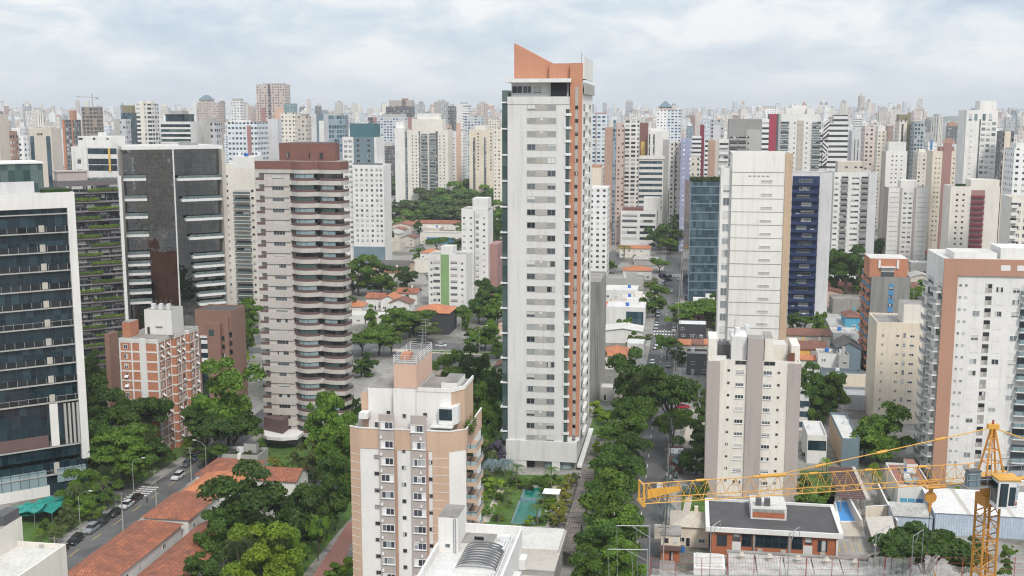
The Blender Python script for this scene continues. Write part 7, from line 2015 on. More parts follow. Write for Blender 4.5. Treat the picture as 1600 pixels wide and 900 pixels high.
grove('along the far end of the tree lined street',[(1050,298,36,336,'far','deep'),(1062,314,30,350,'far','deep'),(1043,342,48,392,'far','deep'),(1064,345,30,385,'far','mid'),(1048,372,40,398,'wide','mid'),(1055,284,30,312,'far','deep'),(1052,322,40,360,'far','deep'),(1030,352,30,390,'far','deep'),(1072,330,26,372,'far','deep'),(1060,268,24,290,'far','deep')])
grove('in front of the lower white office',[(940,335,26,378,'palm','mid'),(956,340,24,378,'palm','mid'),(948,345,22,384,'palm','olive'),(975,382,28,408,'palm','mid'),(1005,354,22,380,'palm','mid'),(1016,358,20,380,'palm','mid'),(930,330,26,372,'palm','mid'),(978,362,18,380,'palm','mid')])
grove('left of the tree lined street',[(940,394,40,428,'round','mid'),(930,408,26,428,'round','mid'),(1030,404,34,426,'wide','mid'),(1024,446,46,496,'round','mid'),(1016,436,26,462,'wide','olive'),(1038,425,24,446,'bush','purple'),(1003,522,36,545,'wide','olive'),(988,518,26,546,'bush','mid')])
grove('right of the tree lined street',[(1090,467,84,512,'wide','mid'),(1066,476,50,516,'round','mid'),(1116,472,40,514,'round','mid'),(1042,524,44,562,'wide','mid'),(1062,545,30,572,'round','deep'),(1080,512,20,526,'bush','deep'),(1088,680,70,742,'round','deep'),(1102,610,34,660,'round','deep'),(1092,655,40,704,'round','deep'),(1060,705,34,740,'bush','silver')])
grove('over the tree lined street beside the main tower',[(985,552,84,652,'round','deep'),(1048,572,110,692,'wide','deep'),(1010,580,60,660,'round','olive'),(1050,638,62,704,'wide','mid'),(990,618,72,700,'wide','deep'),(976,652,78,722,'round','mid'),(980,680,78,756,'round','deep'),(964,700,84,782,'round','deep'),(955,745,108,850,'round','mid'),(962,790,100,880,'round','mid'),(944,812,92,905,'round','deep'),(920,860,70,940,'round','mid'),(972,848,76,930,'round','mid'),(935,738,56,800,'round','deep')])
grove('in the garden of the main tower',[(808,724,30,764,'palm','mid'),(800,735,28,762,'palm','mid'),(862,728,28,764,'palm','mid'),(792,760,28,792,'palm','olive'),(778,790,34,818,'palm','mid'),(848,770,24,798,'palm','olive'),(840,788,34,820,'palm','mid'),(786,785,26,808,'palm','olive'),(856,745,22,770,'palm','mid'),(790,712,36,745,'palm','silver'),(768,712,34,745,'palm','silver')])
for i,(cx,yt,w_,yb,m_) in enumerate([(770,748,40,768,'lime'),(764,736,40,762,'olive'),(782,770,26,784,'mid'),(764,790,24,806,'mid'),(850,744,24,760,'mid'),(838,744,24,758,'mid'),(866,742,20,756,'deep'),(868,782,20,802,'mid'),(880,752,28,775,'yellow'),(884,768,30,792,'yellow'),(878,782,30,808,'yellow'),(872,798,32,824,'yellow'),(890,742,26,762,'yellow'),(860,806,22,820,'mid'),(812,748,26,764,'mid'),(796,748,22,764,'deep'),(862,776,18,790,'lime'),(826,806,20,822,'lime'),(756,768,20,786,'lime'),(900,738,24,756,'olive')]):
    T_(cx,yt,w_,yb,'bush',m_,'in the garden of the main tower')
for i in range(34):
    cx,yb=PR.choice([(PR.uniform(756,800),PR.uniform(760,818)),(PR.uniform(800,880),PR.uniform(752,768)),(PR.uniform(842,868),PR.uniform(768,818))])
    T_(cx,yb-PR.uniform(8,13),PR.uniform(14,24),yb,'bush',PR.choice(['mid','lime','olive','mid']),'filling the beds by the green pool')
grove('beside the main tower ramp',[(930,628,34,652,'bush','lime'),(948,640,34,664,'bush','lime'),(936,690,26,712,'bush','lime'),(926,720,24,744,'bush','mid'),(940,668,24,688,'bush','mid')])
grove('around the blue balcony tower',[(1258,493,52,518,'wide','mid'),(1290,510,22,528,'bush','mid'),(1322,384,66,470,'wide','deep'),(1306,392,44,466,'round','deep'),(1340,396,44,466,'round','deep'),(1300,545,34,566,'bush','mid')])
grove('behind the cream tower and the boundary wall',[(1266,572,60,650,'round','deep'),(1292,582,62,650,'round','mid'),(1306,590,40,648,'round','mid'),(1260,600,46,668,'round','deep'),(1278,610,50,660,'round','deep')])
T_(1372,636,104,722,'round','mid','between the villa and the tennis court');T_(1350,650,60,716,'round','deep','between the villa and the tennis court')
T_(1446,822,166,935,'wide','deep','in front of the blue warehouse');T_(1398,838,80,920,'round','deep','in front of the blue warehouse');T_(1520,838,40,866,'bush','deep','in front of the blue warehouse')
grove('in the villa garden',[(1258,770,50,795,'bush','mid'),(1280,764,40,782,'bush','mid'),(1305,760,40,778,'bush','olive'),(1290,710,24,745,'palm','lime'),(1284,722,22,750,'palm','olive'),(1364,716,24,752,'palm','lime'),(1372,732,22,764,'palm','lime'),(1400,752,16,790,'palm','lime'),(1424,750,16,786,'palm','lime'),(1466,756,18,784,'palm','lime'),(1495,756,16,778,'palm','lime'),(1422,814,26,850,'palm','mid'),(1270,700,30,718,'bush','deep'),(1256,745,30,765,'bush','deep'),(1410,775,30,790,'bush','mid'),(1440,776,30,790,'bush','mid')])
grove('in the garden beside the gatehouse',[(1038,778,40,815,'palm','silver'),(1066,806,12,822,'bush','mid'),(1086,790,26,812,'bush','mid'),(1098,800,24,818,'bush','mid'),(1096,750,30,778,'bush','deep'),(1076,752,26,776,'bush','silver'),(1050,730,26,756,'bush','silver')])
grove('among the towers on the right',[(1395,368,66,408,'wide','deep'),(1378,376,40,408,'far','deep'),(1368,244,40,272,'far','deep'),(1436,262,36,290,'far','deep'),(1442,280,30,304,'far','mid'),(1476,322,22,348,'far','deep'),(1566,345,30,392,'far','deep'),(1578,330,26,372,'far','deep'),(1436,440,40,480,'round','mid'),(1468,372,34,396,'far','deep'),(1574,300,20,330,'far','deep'),(1442,405,24,420,'far','mid')])
T_(1458,312,16,345,'palm','mid','as a tall pair beside the pink tower');T_(1466,310,16,345,'palm','mid','as a tall pair beside the pink tower')
grove('under the crane mast',[(1575,850,30,880,'bush','mid'),(1500,842,24,862,'bush','olive'),(1568,872,30,905,'bush','deep'),(1590,800,26,830,'bush','deep')])
def filler_trees():
    r=random.Random(23);n=0;t=0
    while n<190 and t<6000:
        t += 1
        Y=380+1100*r.random() **1.4;X=r.uniform(-0.56,0.56)*Y
        u,v=grid(Vector((X,Y,0)))
        if-14.5<u<-3.5 or (-131<u<-118 and v<430) or (-330<u<-15 and 396<v<433): continue
        px,py=proj(X,Y,0)
        if any((X-a) **2+(Y-b_) **2<(c*0.75+3) **2 for a,b_,c in FOOT): continue
        mk=next(s for a,c,s in MARKS if a <= px<c) if px>-200 else MARKS[0][2]
        tree_at(X,Y,r.uniform(6,12),r.uniform(7,13),'far',r.choice(['leaf_deep','leaf_mid','leaf_olive','leaf_deep']),mk)
        n += 1
filler_trees()
# ================================================================ tower crane
def lattice(mb,p0,p1,offs,n,rc,rd,faces,m=0):
    """chords from p0 to p1 at offsets, zigzag bracing between the given pairs of chords"""
    p0,p1=Vector(p0),Vector(p1)
    offs=[Vector(o) for o in offs]
    for o in offs: mb.tube(p0+o,p1+o,rc,6,m)
    for a,b_ in faces:
        for i in range(n):
            q0,q1=p0.lerp(p1,i/n),p0.lerp(p1,(i+1)/n);qm=q0.lerp(q1,0.5)
            mb.tube(q0+offs[a],qm+offs[b_],rd,4,m);mb.tube(qm+offs[b_],q1+offs[a],rd,4,m)
def crane():
    Yc=90.0;zb=zat(748,Yc);X=xat(1546,Yc,zb)
    zbot=zb
    tip=G(1002,783,zbot)
    r=thing('tower_crane','yellow tower crane with a lattice jib, white cab and hanging hook','crane',(X,Yc,0),0,px=1500)
    B0=Vector((0,0,0));d=Vector((tip.x-X,tip.y-Yc,0));L_=d.length;d.normalize();s=Vector((-d.y,d.x,0));up=Vector((0,0,1))
    # mast
    a=0.66;H=3.0
    sec=MB();offs=[d*a+s*a,d*a-s*a,-d*a-s*a,-d*a+s*a]
    for o in offs: sec.tube(o,o+up*H,0.105,6)
    for i in range(4):
        o,q=offs[i],offs[(i+1)%4]
        sec.tube(o,q,0.05,4)
        for k in range(2):
            z0,z1=k*H/2,(k+1)*H/2
            sec.tube(o+up*z0,q+up*(z0+z1)/2,0.055,4);sec.tube(q+up*(z0+z1)/2,o+up*z1,0.055,4)
    sec.tube(s*0.4,s*0.4+up*H,0.03,4);sec.tube(-s*0.1+d*.2,-s*0.1+d*.2+up*H,0.03,4)
    for k in range(9): sec.tube(s*0.4,d*.2-s*0.1,0.01,3) if False else sec.tube(s*0.4+up*k*H/9,d*0.2-s*0.1+up*k*H/9,0.02,3)
    sm=sec.mesh('mast_section',['crane_orange'])
    ztop=zb-2.2;n=int(ztop/H)
    for i in range(n+1): link('mast_section',sm,r,(0,0,ztop-(i+1)*H))
    mb=MB();mb.prism([tuple((o*1.12).xy) for o in offs][::-1],ztop,ztop+0.9);mb.tube((0,0,ztop+0.9),(0,0,zb-0.2),0.7,14);mb.build('slewing_ring','crane_orange',r)
    mb=MB();q=[(-d*-1.6+s*1.1),(-d*-1.6-s*1.1),(-d*2.2-s*1.1),(-d*2.2+s*1.1)];mb.prism([tuple(x.xy) for x in q],zb-0.2,zb+0.25);mb.build('turntable','crane_yellow',r)
    # tower head
    za=zat(668,Yc);hd=MB();apex=up*za
    for o in (d*0.75+s*0.6,d*0.75-s*0.6,-d*0.95+s*0.6,-d*0.95-s*0.6): hd.tube(o+up*(zb+0.2),apex+o*0.13,0.085,6)
    for k in (0.3,0.55,0.78):
        pts=[(o+up*(zb+0.2)).lerp(apex+o*0.13,k) for o in (d*0.75+s*0.6,d*0.75-s*0.6,-d*0.95-s*0.6,-d*0.95+s*0.6)]
        for i in range(4): hd.tube(pts[i],pts[(i+1)%4],0.045,4)
    hd.tube(up*(zb+0.2)+s*0.2,apex,0.04,4)
    hd.build('tower_head','crane_orange',r)
    mb=MB();mb.box(-0.45,-0.2,za-0.1,0.45,0.2,za+0.3);mb.build('head_sheave','crane_yellow',r)
    mb=MB();mb.tube((0,0,za+0.3),(0,0,za+0.65),0.09,8);mb.build('warning_lamp','red_metal',r)
    # jib in lengths
    tri=[s*0.62,-s*0.62,up*1.42];nj=6;j0=1.4
    for i in range(nj):
        p0,p1=d*(j0+(L_-j0)*i/nj)+up*zb,d*(j0+(L_-j0)*(i+1)/nj)+up*zb
        mb=MB();lattice(mb,p0,p1,tri,4,0.042,0.021,[(0,2),(1,2),(0,1)])
        mb.build('jib_section','crane_yellow',r)
        if i: mb=MB();c=p0+up*1.42;mb.tube(c-d*0.35,c+d*0.35,0.11,8);mb.build('jib_joint','crane_yellow',r)
    mb=MB();p=d*L_+up*zb
    mb.tube(p+s*0.65-up*0.12,p+s*0.65+up*1.5,0.09,6);mb.tube(p-s*0.65-up*0.12,p-s*0.65+up*1.5,0.09,6);mb.tube(p+s*0.65+up*1.5,p-s*0.65+up*1.5,0.07,6);mb.tube(p+s*0.7-up*0.1,p-s*0.7-up*0.1,0.16,8);mb.build('jib_end_frame','crane_yellow',r)
    mb=MB();e0,e1=d*(L_-0.5)+up*(zb+0.45),d*(L_-3.2)+up*(zb+0.75);nn=s*0.02
    mb.face([tuple(e0+nn+up*0.5),tuple(e1+nn+up*0.3),tuple(e1+nn-up*0.1),tuple(e0+nn-up*0.3)]);mb.face([tuple(e0-nn-up*0.3),tuple(e1-nn-up*0.1),tuple(e1-nn+up*0.3),tuple(e0-nn+up*0.5)]);mb.build('jib_sign_panel','crane_yellow',r)
    mb=MB();q=d*(L_-1.6)+up*(zb+1.0)-s*0.3;mb.box(q.x-0.25,q.y-0.03,q.z-0.3,q.x+0.25,q.y+0.03,q.z+0.3);mb.build('white_plate','cloth_white',r)
    # pendant bars
    k1=d*(L_*0.63)+up*(zb+1.45);mb=MB();mb.tube(apex,k1,0.045,6);mb.build('pendant_bar','crane_yellow',r)
    for f in (0.25,0.52,0.8): mb=MB();c=apex.lerp(k1,f);dr=(k1-apex).normalized();mb.tube(c-dr*0.45,c+dr*0.45,0.12,8);mb.build('pendant_coupling','crane_yellow',r)
    k1b=d*(L_*0.655)+up*(zb+1.45);mb=MB();mb.tube(k1b-d*1.6,k1b+d*0.6,0.16,8);mb.build('jib_anchor','crane_yellow',r)
    # counter jib
    mb=MB();c0,c1=-d*1.2+up*(zb+0.1),-d*11.0+up*(zb+0.1)
    for o in (s*0.6,-s*0.6): mb.tube(c0+o,c1+o,0.16,6)
    for i in range(9): q=c0.lerp(c1,i/8);mb.tube(q+s*0.6,q-s*0.6,0.06,4)
    mb.build('counter_jib','crane_yellow',r)
    mb=MB();mb.face([tuple(c0+s*0.55+up*0.2),tuple(c0-s*0.55+up*0.2),tuple(c1-s*0.55+up*0.2),tuple(c1+s*0.55+up*0.2)]);mb.build('counter_jib_deck','steel_grey',r)
    mb=MB()
    for i in range(9):
        q=c0.lerp(c1,i/8)
        for sg in (1,-1): mb.tube(q+s*sg*0.68+up*0.1,q+s*sg*0.68+up*1.2,0.025,4)
    for sg in (1,-1):
        for h in (0.65,1.2): mb.tube(c0+s*sg*0.68+up*h,c1+s*sg*0.68+up*h,0.022,4)
    mb.build('deck_railing','steel_grey',r)
    mb=MB();mb.tube(apex,-d*10.5+up*(zb+0.4),0.06,6);mb.build('pendant_bar','crane_yellow',r)
    # machinery deck, winch boxes, tarpaulin
    mb=MB();q=[d*1.0+s*1.9,d*1.0+s*0.75,d*4.6+s*0.75,d*4.6+s*1.9]
    sgn=1 if (s.y<0) else-1      # the side towards the viewer
    def side(al,ac): return d*al+s*ac*sgn
    def prism4(mb,al0,al1,ac0,ac1,z0,z1):
        q=[side(al0,ac0),side(al1,ac0),side(al1,ac1),side(al0,ac1)]
        if ((q[1]-q[0]).cross(q[2]-q[0])).z<0: q=q[::-1]
        mb.prism([tuple(x.xy) for x in q],z0,z1)
    mb=MB();prism4(mb,-0.6,3.0,0.7,1.5,zb-0.25,zb-0.1);mb.build('machine_deck','steel_grey',r)
    mb=MB();prism4(mb,1.75,2.75,0.75,1.4,zb-0.09,zb+1.15);mb.build('control_cabinet','slate_panel',r)
    mb=MB();prism4(mb,1.70,2.80,0.7,1.45,zb+1.15,zb+1.24);mb.build('cabinet_lid','dark_grey',r)
    mb=MB();rr=random.Random(3)
    for i in range(7): c=side(-0.3+0.3*i,1.1)+up*(zb+0.22+rr.uniform(-.05,.18));mb.tube(c-d*0.2+up*rr.uniform(-.1,.1),c+d*0.22,0.28*rr.uniform(0.8,1.2),8,r2=0.24)
    mb.build('tarpaulin','charcoal',r)
    mb=MB()
    for al in (-0.6,0.3,1.2,2.1,3.0): c=side(al,1.5);mb.tube(c+up*(zb-0.1),c+up*(zb+1.0),0.02,4)
    for h in (0.5,1.0): mb.tube(side(-0.6,1.5)+up*(zb+h),side(3.0,1.5)+up*(zb+h),0.02,4)
    mb.build('machine_railing','steel_grey',r)
    # operator cab
    zc0,zc1=zat(792,Yc-2),zat(747,Yc-2)
    c=side(-0.12,2.0);cabr=bpy.data.objects.new('cab',None)
    hw,dp=0.85,1.5;h=zc1-zc0
    cb=MB();prof=[(-hw,-0.55,0.35),(-hw*1.0,-0.75,h)]
    def cabpt(x,y,z): return (c.x+x,c.y+y,zc0+z)
    P=lambda z,k: [cabpt(-hw,-0.75*k,z),cabpt(hw*0.9,-0.85*k,z),cabpt(hw*1.0,0.8,z),cabpt(-hw,0.8,z)]
    lo,hi=P(0,0.72),P(h,1.0)
    cb.v=lo+hi
    for f in ((0,1,5,4),(1,2,6,5),(2,3,7,6),(3,0,4,7),(4,5,6,7),(3,2,1,0)): cb.f.append(f);cb.m.append(0)
    co=cb.build('cab','frame_white',r)
    def pane(i,j,u0,u1,v0,v1,out=0.02):
        A,B_,C_,D_=[Vector(x) for x in (lo[i],lo[j],hi[j],hi[i])]
        f=lambda u,v: A.lerp(B_,u).lerp(D_.lerp(C_,u),v)
        n=(B_-A).cross(D_-A).normalized()*out
        m_=MB();m_.face([tuple(f(*q)+n) for q in ((u0,v0),(u1,v0),(u1,v1),(u0,v1))]);m_.build('cab_window','glass_blue',co)
    pane(0,1,0.08,0.48,0.08,0.9);pane(0,1,0.55,0.86,0.12,0.78);pane(3,0,0.1,0.9,0.15,0.88);pane(1,2,0.12,0.6,0.2,0.8)
    mb=MB();q=[Vector(x) for x in hi];mb.prism([(x.x+(x.x-c.x)*0.12,x.y+(x.y-c.y)*0.12) for x in q],zc1+0.003,zc1+0.12);mb.build('cab_roof','crane_yellow',co)
    # maker's lettering running up the cab post: red emblem, blue letters
    A,B_,C_,D_=[Vector(x) for x in (lo[0],lo[1],hi[1],hi[0])];f=lambda u,v: A.lerp(B_,u).lerp(D_.lerp(C_,u),v);n=(B_-A).cross(D_-A).normalized()*0.02
    mb=MB()
    for i in range(7):
        v0=0.34+i*0.085
        mb.face([tuple(f(*q)+n) for q in ((0.89,v0),(0.965,v0),(0.965,v0+0.022),(0.89,v0+0.022))]);mb.face([tuple(f(*q)+n*1.1) for q in ((0.89,v0),(0.905,v0),(0.905,v0+0.06),(0.89,v0+0.06))]);
        if i%2: mb.face([tuple(f(*q)+n*1.2) for q in ((0.95,v0),(0.965,v0),(0.965,v0+0.06),(0.95,v0+0.06))])
    mb.build('cab_lettering','blue_paint',co)
    mb=MB();mb.face([tuple(f(*q)+n) for q in ((0.885,0.14),(0.97,0.14),(0.97,0.2),(0.885,0.2))]);mb.face([tuple(f(*q)+n*1.1) for q in ((0.885,0.2),(0.91,0.2),(0.91,0.29),(0.885,0.29))]);mb.face([tuple(f(*q)+n*1.1) for q in ((0.945,0.2),(0.97,0.2),(0.97,0.27),(0.945,0.27))]);mb.build('cab_emblem','red_metal',co)
    mb=MB();k=Vector(hi[1]);mb.tube(k+Vector((0,-.1,.1)),k+Vector((0.35,-.15,0.1)),0.05,6);mb.tube(k+Vector((0.35,-.15,.15)),k+Vector((0.35,-.15,-.4)),0.1,8);mb.build('cab_floodlight','frame_white',co)
    mb=MB();k=side(-0.7,1.3)+up*(zb-0.9);mb.tube(k,k+Vector((0,-0.12,0)),0.26,14);mb.build('dish','cloth_white',r)
    # trolley, rope and hook
    al=((Vector((xat(1452,89.5,zb),0,0)).x-X)/d.x)
    mb=MB();t0=d*al+up*(zb-0.2)
    mb.tube(t0-d*0.9+s*0.66,t0+d*0.9+s*0.66,0.12,6);mb.tube(t0-d*0.9-s*0.66,t0+d*0.9-s*0.66,0.12,6)
    for k in (-0.8,0,0.8): mb.tube(t0+d*k+s*0.66,t0+d*k-s*0.66,0.08,6)
    mb.tube(t0+up*0.0,t0-up*0.5,0.2,8);mb.build('trolley','crane_orange',r)
    zk=zat(777,89);mb=MB();hb=d*al+up*zk;mb.tube(hb-Vector((0,.12,0)),hb+Vector((0,.12,0)),0.48,16);mb.tube(hb-up*0.4,hb-up*1.3,0.16,8,r2=0.1);mb.build('hook_block','crane_orange',r)
    mb=MB();
    for o in (-0.16,0.16): mb.tube(hb+d*o+up*0.3,t0+d*o,0.022,4)
    mb.build('hoist_rope','wire_black',r)
    zl=zat(868,89);mb=MB();mb.tube(hb-up*1.3,Vector((hb.x,hb.y,zl)),0.03,5);mb.build('load_chain','wire_black',r)
    mb=MB();mb.tube(Vector((hb.x,hb.y,zl)),Vector((hb.x,hb.y,zl-0.35)),0.05,6,r2=0.14);mb.tube(Vector((hb.x-.2,hb.y,zl-0.35)),Vector((hb.x+.2,hb.y,zl-0.35)),0.06,6);mb.build('hook','steel_grey',r)
crane()

# ================================================================ edge of the building site below the camera
def netmat():
    m,t,b=mat('safety_net');N=NT(t)
    N.put(N.ramp(N.noise(N.pos(),2.0,4,0.6),[(0.3,(0.5,0.49,0.48)),(0.7,(0.78,0.77,0.76))]),b.inputs['Base Color'])
    tr=N.n('ShaderNodeBsdfTransparent');mx=N.n('ShaderNodeMixShader');o=[n for n in t.nodes if n.type=='OUTPUT_MATERIAL'][0]
    u=N.sep(N.uv());g=N.m('MAXIMUM',N.m('LESS_THAN',N.m('FRACT',N.m('MULTIPLY',u[0],9.0)),0.42),N.m('LESS_THAN',N.m('FRACT',N.m('MULTIPLY',u[1],9.0)),0.42))
    N.put(N.m('ADD',N.m('MULTIPLY',g,0.28),N.m('MULTIPLY',N.ramp(N.noise(N.pos(),0.5,3),[(0.4,(0,0,0)),(0.65,(1,1,1))]),0.2)),mx.inputs[0]);t.links.new(tr.outputs[0],mx.inputs[1]);t.links.new(b.outputs[0],mx.inputs[2]);t.links.new(mx.outputs[0],o.inputs[0])
netmat()
def site_edge():
    Ye=100.0;zt=zat(899,Ye)
    x0,x1=xat(1015,Ye,zt),xat(1625,Ye,zt)
    r=thing('construction_building','top edge of the unfinished building with red guard rails and white netting','building site',(x0,Ye,0),0,px=1300)
    w_=x1-x0
    mb=MB();mb.box(0,-7.0,zt-0.35,w_,0.3,zt-0.05);mb.build('slab','old_concrete',r)
    mb=MB()
    for i in range(7): mb.box(0.3+i*(w_-1)/6,-6.5,0,0.8+i*(w_-1)/6,-6.0,zt-0.353)
    mb.build_each('column','old_concrete',r)
    rr=random.Random(8)
    n=15;xs=[i*w_/n for i in range(n+1)]
    for i,x in enumerate(xs):
        hgt=1.9+rr.uniform(-0.25,0.2)
        mb=MB();mb.tube((x,0,zt-0.3),(x+rr.uniform(-.04,.04),0,zt+hgt),0.035 if i%3 else 0.055,5);mb.build('rail_post','red_metal',r)
    for h in (0.55,1.2,1.72):
        mb=MB()
        for i in range(n): mb.tube((xs[i],0.03,zt+h+rr.uniform(-.03,.03)),(xs[i+1],0.03,zt+h+rr.uniform(-.03,.03)),0.016,4)
        mb.build('guard_rail','red_metal',r)
    def net(xa,xb,ha,hb,sag,nm='safety_net'):
        mb=MB();k=26;q=5
        P=[]
        for j in range(q+1):
            for i in range(k+1):
                t=i/k;top=ha+(hb-ha)*t-sag*math.sin(math.pi*t)*(j/q)
                P.append((xa+(xb-xa)*t,-0.06+0.10*math.sin(t*23+j*1.1)+0.05*math.sin(t*61),zt-0.25+(top+0.25)*j/q))
        mb.v=P
        for j in range(q):
            for i in range(k): a=j*(k+1)+i;mb.f.append((a,a+1,a+k+2,a+k+1));mb.m.append(0)
        mb.build(nm,'safety_net',r,smooth=True)
    net(0.2,6.5,0.75,1.1,0.5);net(6.5,13.5,1.0,0.9,0.3);net(12.0,21.5,1.4,1.1,0.6);net(21.5,27.0,0.9,2.15,0.7);net(26.0,32.0,2.0,1.0,0.6)
    mb=MB();x=20.5
    for i in range(8): mb.box(x+i*0.55,-0.02,zt-0.2,x+i*0.55+0.5,0.02,zt+1.75+0.1*math.sin(i));
    mb.build('site_tarpaulin','safety_net',r)
    mb=MB();mb.tube((27.0,-0.2,zt-0.3),(26.0,0.2,zt+2.2),0.06,5);mb.build('timber_prop','crane_orange',r)
    # galvanised brackets that carry the fall-protection net
    for px,y1,dx in ((1109,812,0.9),(1231,822,1.0),(1366,820,1.3),(1424,826,1.0)):
        x=xat(px,Ye,zt)-x0;z1=zat(y1+12,Ye);mb=MB()
        mb.tube((x,0.05,zt-0.3),(x,0.05,z1),0.045,6);mb.tube((x,0.05,z1),(x+dx,0.3,z1+0.55),0.04,6);mb.tube((x+dx,0.3,z1+0.55),(x+dx,0.3,z1-0.4 if px != 1424 else zt),0.03,5);mb.tube((x+0.25,0.05,z1-0.7),(x+dx*0.55,0.2,z1+0.3),0.03,5)
        mb.build('net_bracket','steel_grey',r)
    # tall brackets reaching left over the street
    for px,yy,reach in ((1014,822,3.1),(1011,859,3.7)):
        Yb=Ye if px==1014 else 99.2;x=xat(px,Yb,zt)-x0;z1=zat(yy,Yb);mb=MB();mb.tube((x,Yb-Ye,zt-0.3),(x,Yb-Ye,z1+0.15),0.06,6);mb.tube((x,Yb-Ye,z1),(x-reach,Yb-Ye,z1+0.05),0.05,6);mb.tube((x,Yb-Ye,z1-1.1),(x-reach*0.55,Yb-Ye,z1),0.035,5);mb.tube((x-reach,Yb-Ye,z1),(x-reach+0.15,Yb-Ye,zt-0.4),0.02,5);mb.tube((x-reach*0.4,Yb-Ye,z1),(x-reach*0.35,Yb-Ye,zt-0.4),0.02,5);mb.build('net_bracket','steel_grey',r)
site_edge()

# ================================================================ cars
def carpaint(name,c):
    m,t,b=mat(name);b.inputs['Base Color'].default_value=c+(1,);b.inputs['Roughness'].default_value=0.25;b.inputs['Coat Weight'].default_value=0.6;b.inputs['Metallic'].default_value=0.1
for n_,c in (('black',(0.008,0.009,0.011)),('white',(0.72,0.73,0.74)),('silver',(0.33,0.35,0.38)),('maroon',(0.045,0.008,0.014)),('grey',(0.10,0.11,0.125)),('blue_grey',(0.12,0.17,0.24)),('red',(0.42,0.01,0.03))): carpaint('car_'+n_,c)
plain('car_glass',(0.012,0.015,0.018),0.08);plain('tyre_rubber',(0.015,0.015,0.015),0.8);plain('headlamp',(0.7,0.72,0.75),0.2);plain('tail_lamp',(0.35,0.01,0.01),0.3)
CARM={}
def car_parts(suv):
    if suv in CARM: return CARM[suv]
    k=1.12 if suv else 1.0;hw=0.88
    prof=[(-2.1,0.32),(2.1,0.32),(2.18,0.6),(2.12,0.82*k),(1.15,0.97*k),(-1.75,1.0*k),(-2.15,0.9*k),(-2.2,0.55)]
    b=MB();i=len(prof)
    for y in (-hw,hw):
        for x,z in prof: b.v.append((x,y*(0.96 if z>0.9 else 1),z))
    for j in range(i): b.f.append((j,(j+1)%i,i+(j+1)%i,i+j));b.m.append(0)
    b.f.append(tuple(range(i))[::-1]);b.f.append(tuple(range(i,2*i)));b.m += [0,0]
    cab=[(1.05,0.985*k,hw*0.93),(0.35,1.44*k,hw*0.74),(-1.15 if not suv else-1.75,1.47*k,hw*0.74),(-1.8 if not suv else-2.05,1.02*k,hw*0.93)]
    g=MB()
    L_,R_=[(x,-y,z) for x,z,y in cab],[(x,y,z) for x,z,y in cab]
    g.v=L_+R_
    for f in ((0,1,2,3),(7,6,5,4),(4,5,1,0),(2,6,7,3)): g.f.append(f);g.m.append(0)
    rf=MB();x1,x2=cab[1][0]+0.05,cab[2][0]-0.05;y=hw*0.72;z=cab[1][1]
    rf.v=[(x1,-y,z+0.005),(x1,y,z+0.005),(x2,y,cab[2][1]+0.02),(x2,-y,cab[2][1]+0.02),(x1,-y,z+0.045),(x1,y,z+0.045),(x2,y,cab[2][1]+0.06),(x2,-y,cab[2][1]+0.06)]
    for f in ((4,7,6,5),(0,1,2,3),(0,4,5,1),(1,5,6,2),(2,6,7,3),(3,7,4,0)): rf.f.append(f[::-1]);rf.m.append(0)
    wl=MB();wl.tube((0,-0.11,0),(0,0.11,0),0.33,14);rim=MB();rim.tube((0,-0.125,0),(0,0.125,0),0.19,10)
    hl=MB();hl.box(2.02,-0.2,0.66,2.17,0.2,0.8);tl=MB();tl.box(-2.21,-0.16,0.72,-2.12,0.16,0.92)
    CARM[suv]=(b,g,rf,wl.mesh('wheel',['tyre_rubber']),rim.mesh('rim',['steel_grey']),hl.mesh('headlight',['headlamp']),tl.mesh('tail_light',['tail_lamp']),g.mesh('cabin_glass',['car_glass']),{})
    return CARM[suv]
def car(u,v,col,ctx,suv=False,flip=False,group='cars',yaw=None,label=None):
    b,g,rf,wl,rim,hl,tl,gm,cache=car_parts(suv)
    if col not in cache: cache[col]=(b.mesh('body',['car_'+col]),rf.mesh('car_roof',['car_'+col]))
    p=uv9(u,v)
    r=thing('parked_car' if 'parked' in ctx else 'car',label or f'{col.replace("_", " ")} {"tall estate car" if suv else "saloon car"} {ctx}','car',(p.x,p.y,Z3),0,group)
    r.rotation_euler=(0,0,math.pi/2-R(YAW if yaw is None else yaw)+(math.pi if flip else 0))
    body=link('body',cache[col][0],r)
    link('cabin_glass',gm,r);link('car_roof',cache[col][1],r)
    for x in (-1.32,1.34):
        for y in (-0.80,0.80): o=link('wheel',wl,r,(x,y,0.33));link('rim',rim,o)
    for y in (-0.62,0.62): link('headlight',hl,r,(0,y,0));link('tail_light',tl,r,(0,y,0))
for px,py,c,s_ in ((108,866,'black',False),(129,849,'black',True),(152,831,'silver',True),(171,820,'black',True),(192,806,'black',False),(208,793,'white',False),(221,783,'maroon',False)):
    u,v=grid(G(px,py));car(-127.4,v,c,'parked in the row below the planted bank',s_,True,'cars parked on the left street')
u,v=grid(G(278,748));car(u,v,'white','driving just past the zebra crossing',True,True,'cars on the left street')
for px,py,c in ((302,728,'grey'),(312,720,'blue_grey')): u,v=grid(G(px,py));car(-127.2,v,c,'parked under the trees beyond the zebra crossing',False,True,'cars parked on the left street')
u,v=grid(G(195,768));car(-138,243,'black','waiting in the side street by the zebra crossing',False,False,'cars on the left street',yaw=99)
for v,c,s_ in ((472,'silver',False),(480,'white',False),(487,'grey',True),(495,'silver',False),(503,'white',True),(512,'blue_grey',False),(522,'silver',False),(532,'white',False),(590,'silver',False),(600,'grey',False),(610,'white',True)):
    car(-12.8,v,c,'parked along the kerb of the tree lined street',s_,True,'cars parked on the tree lined street')
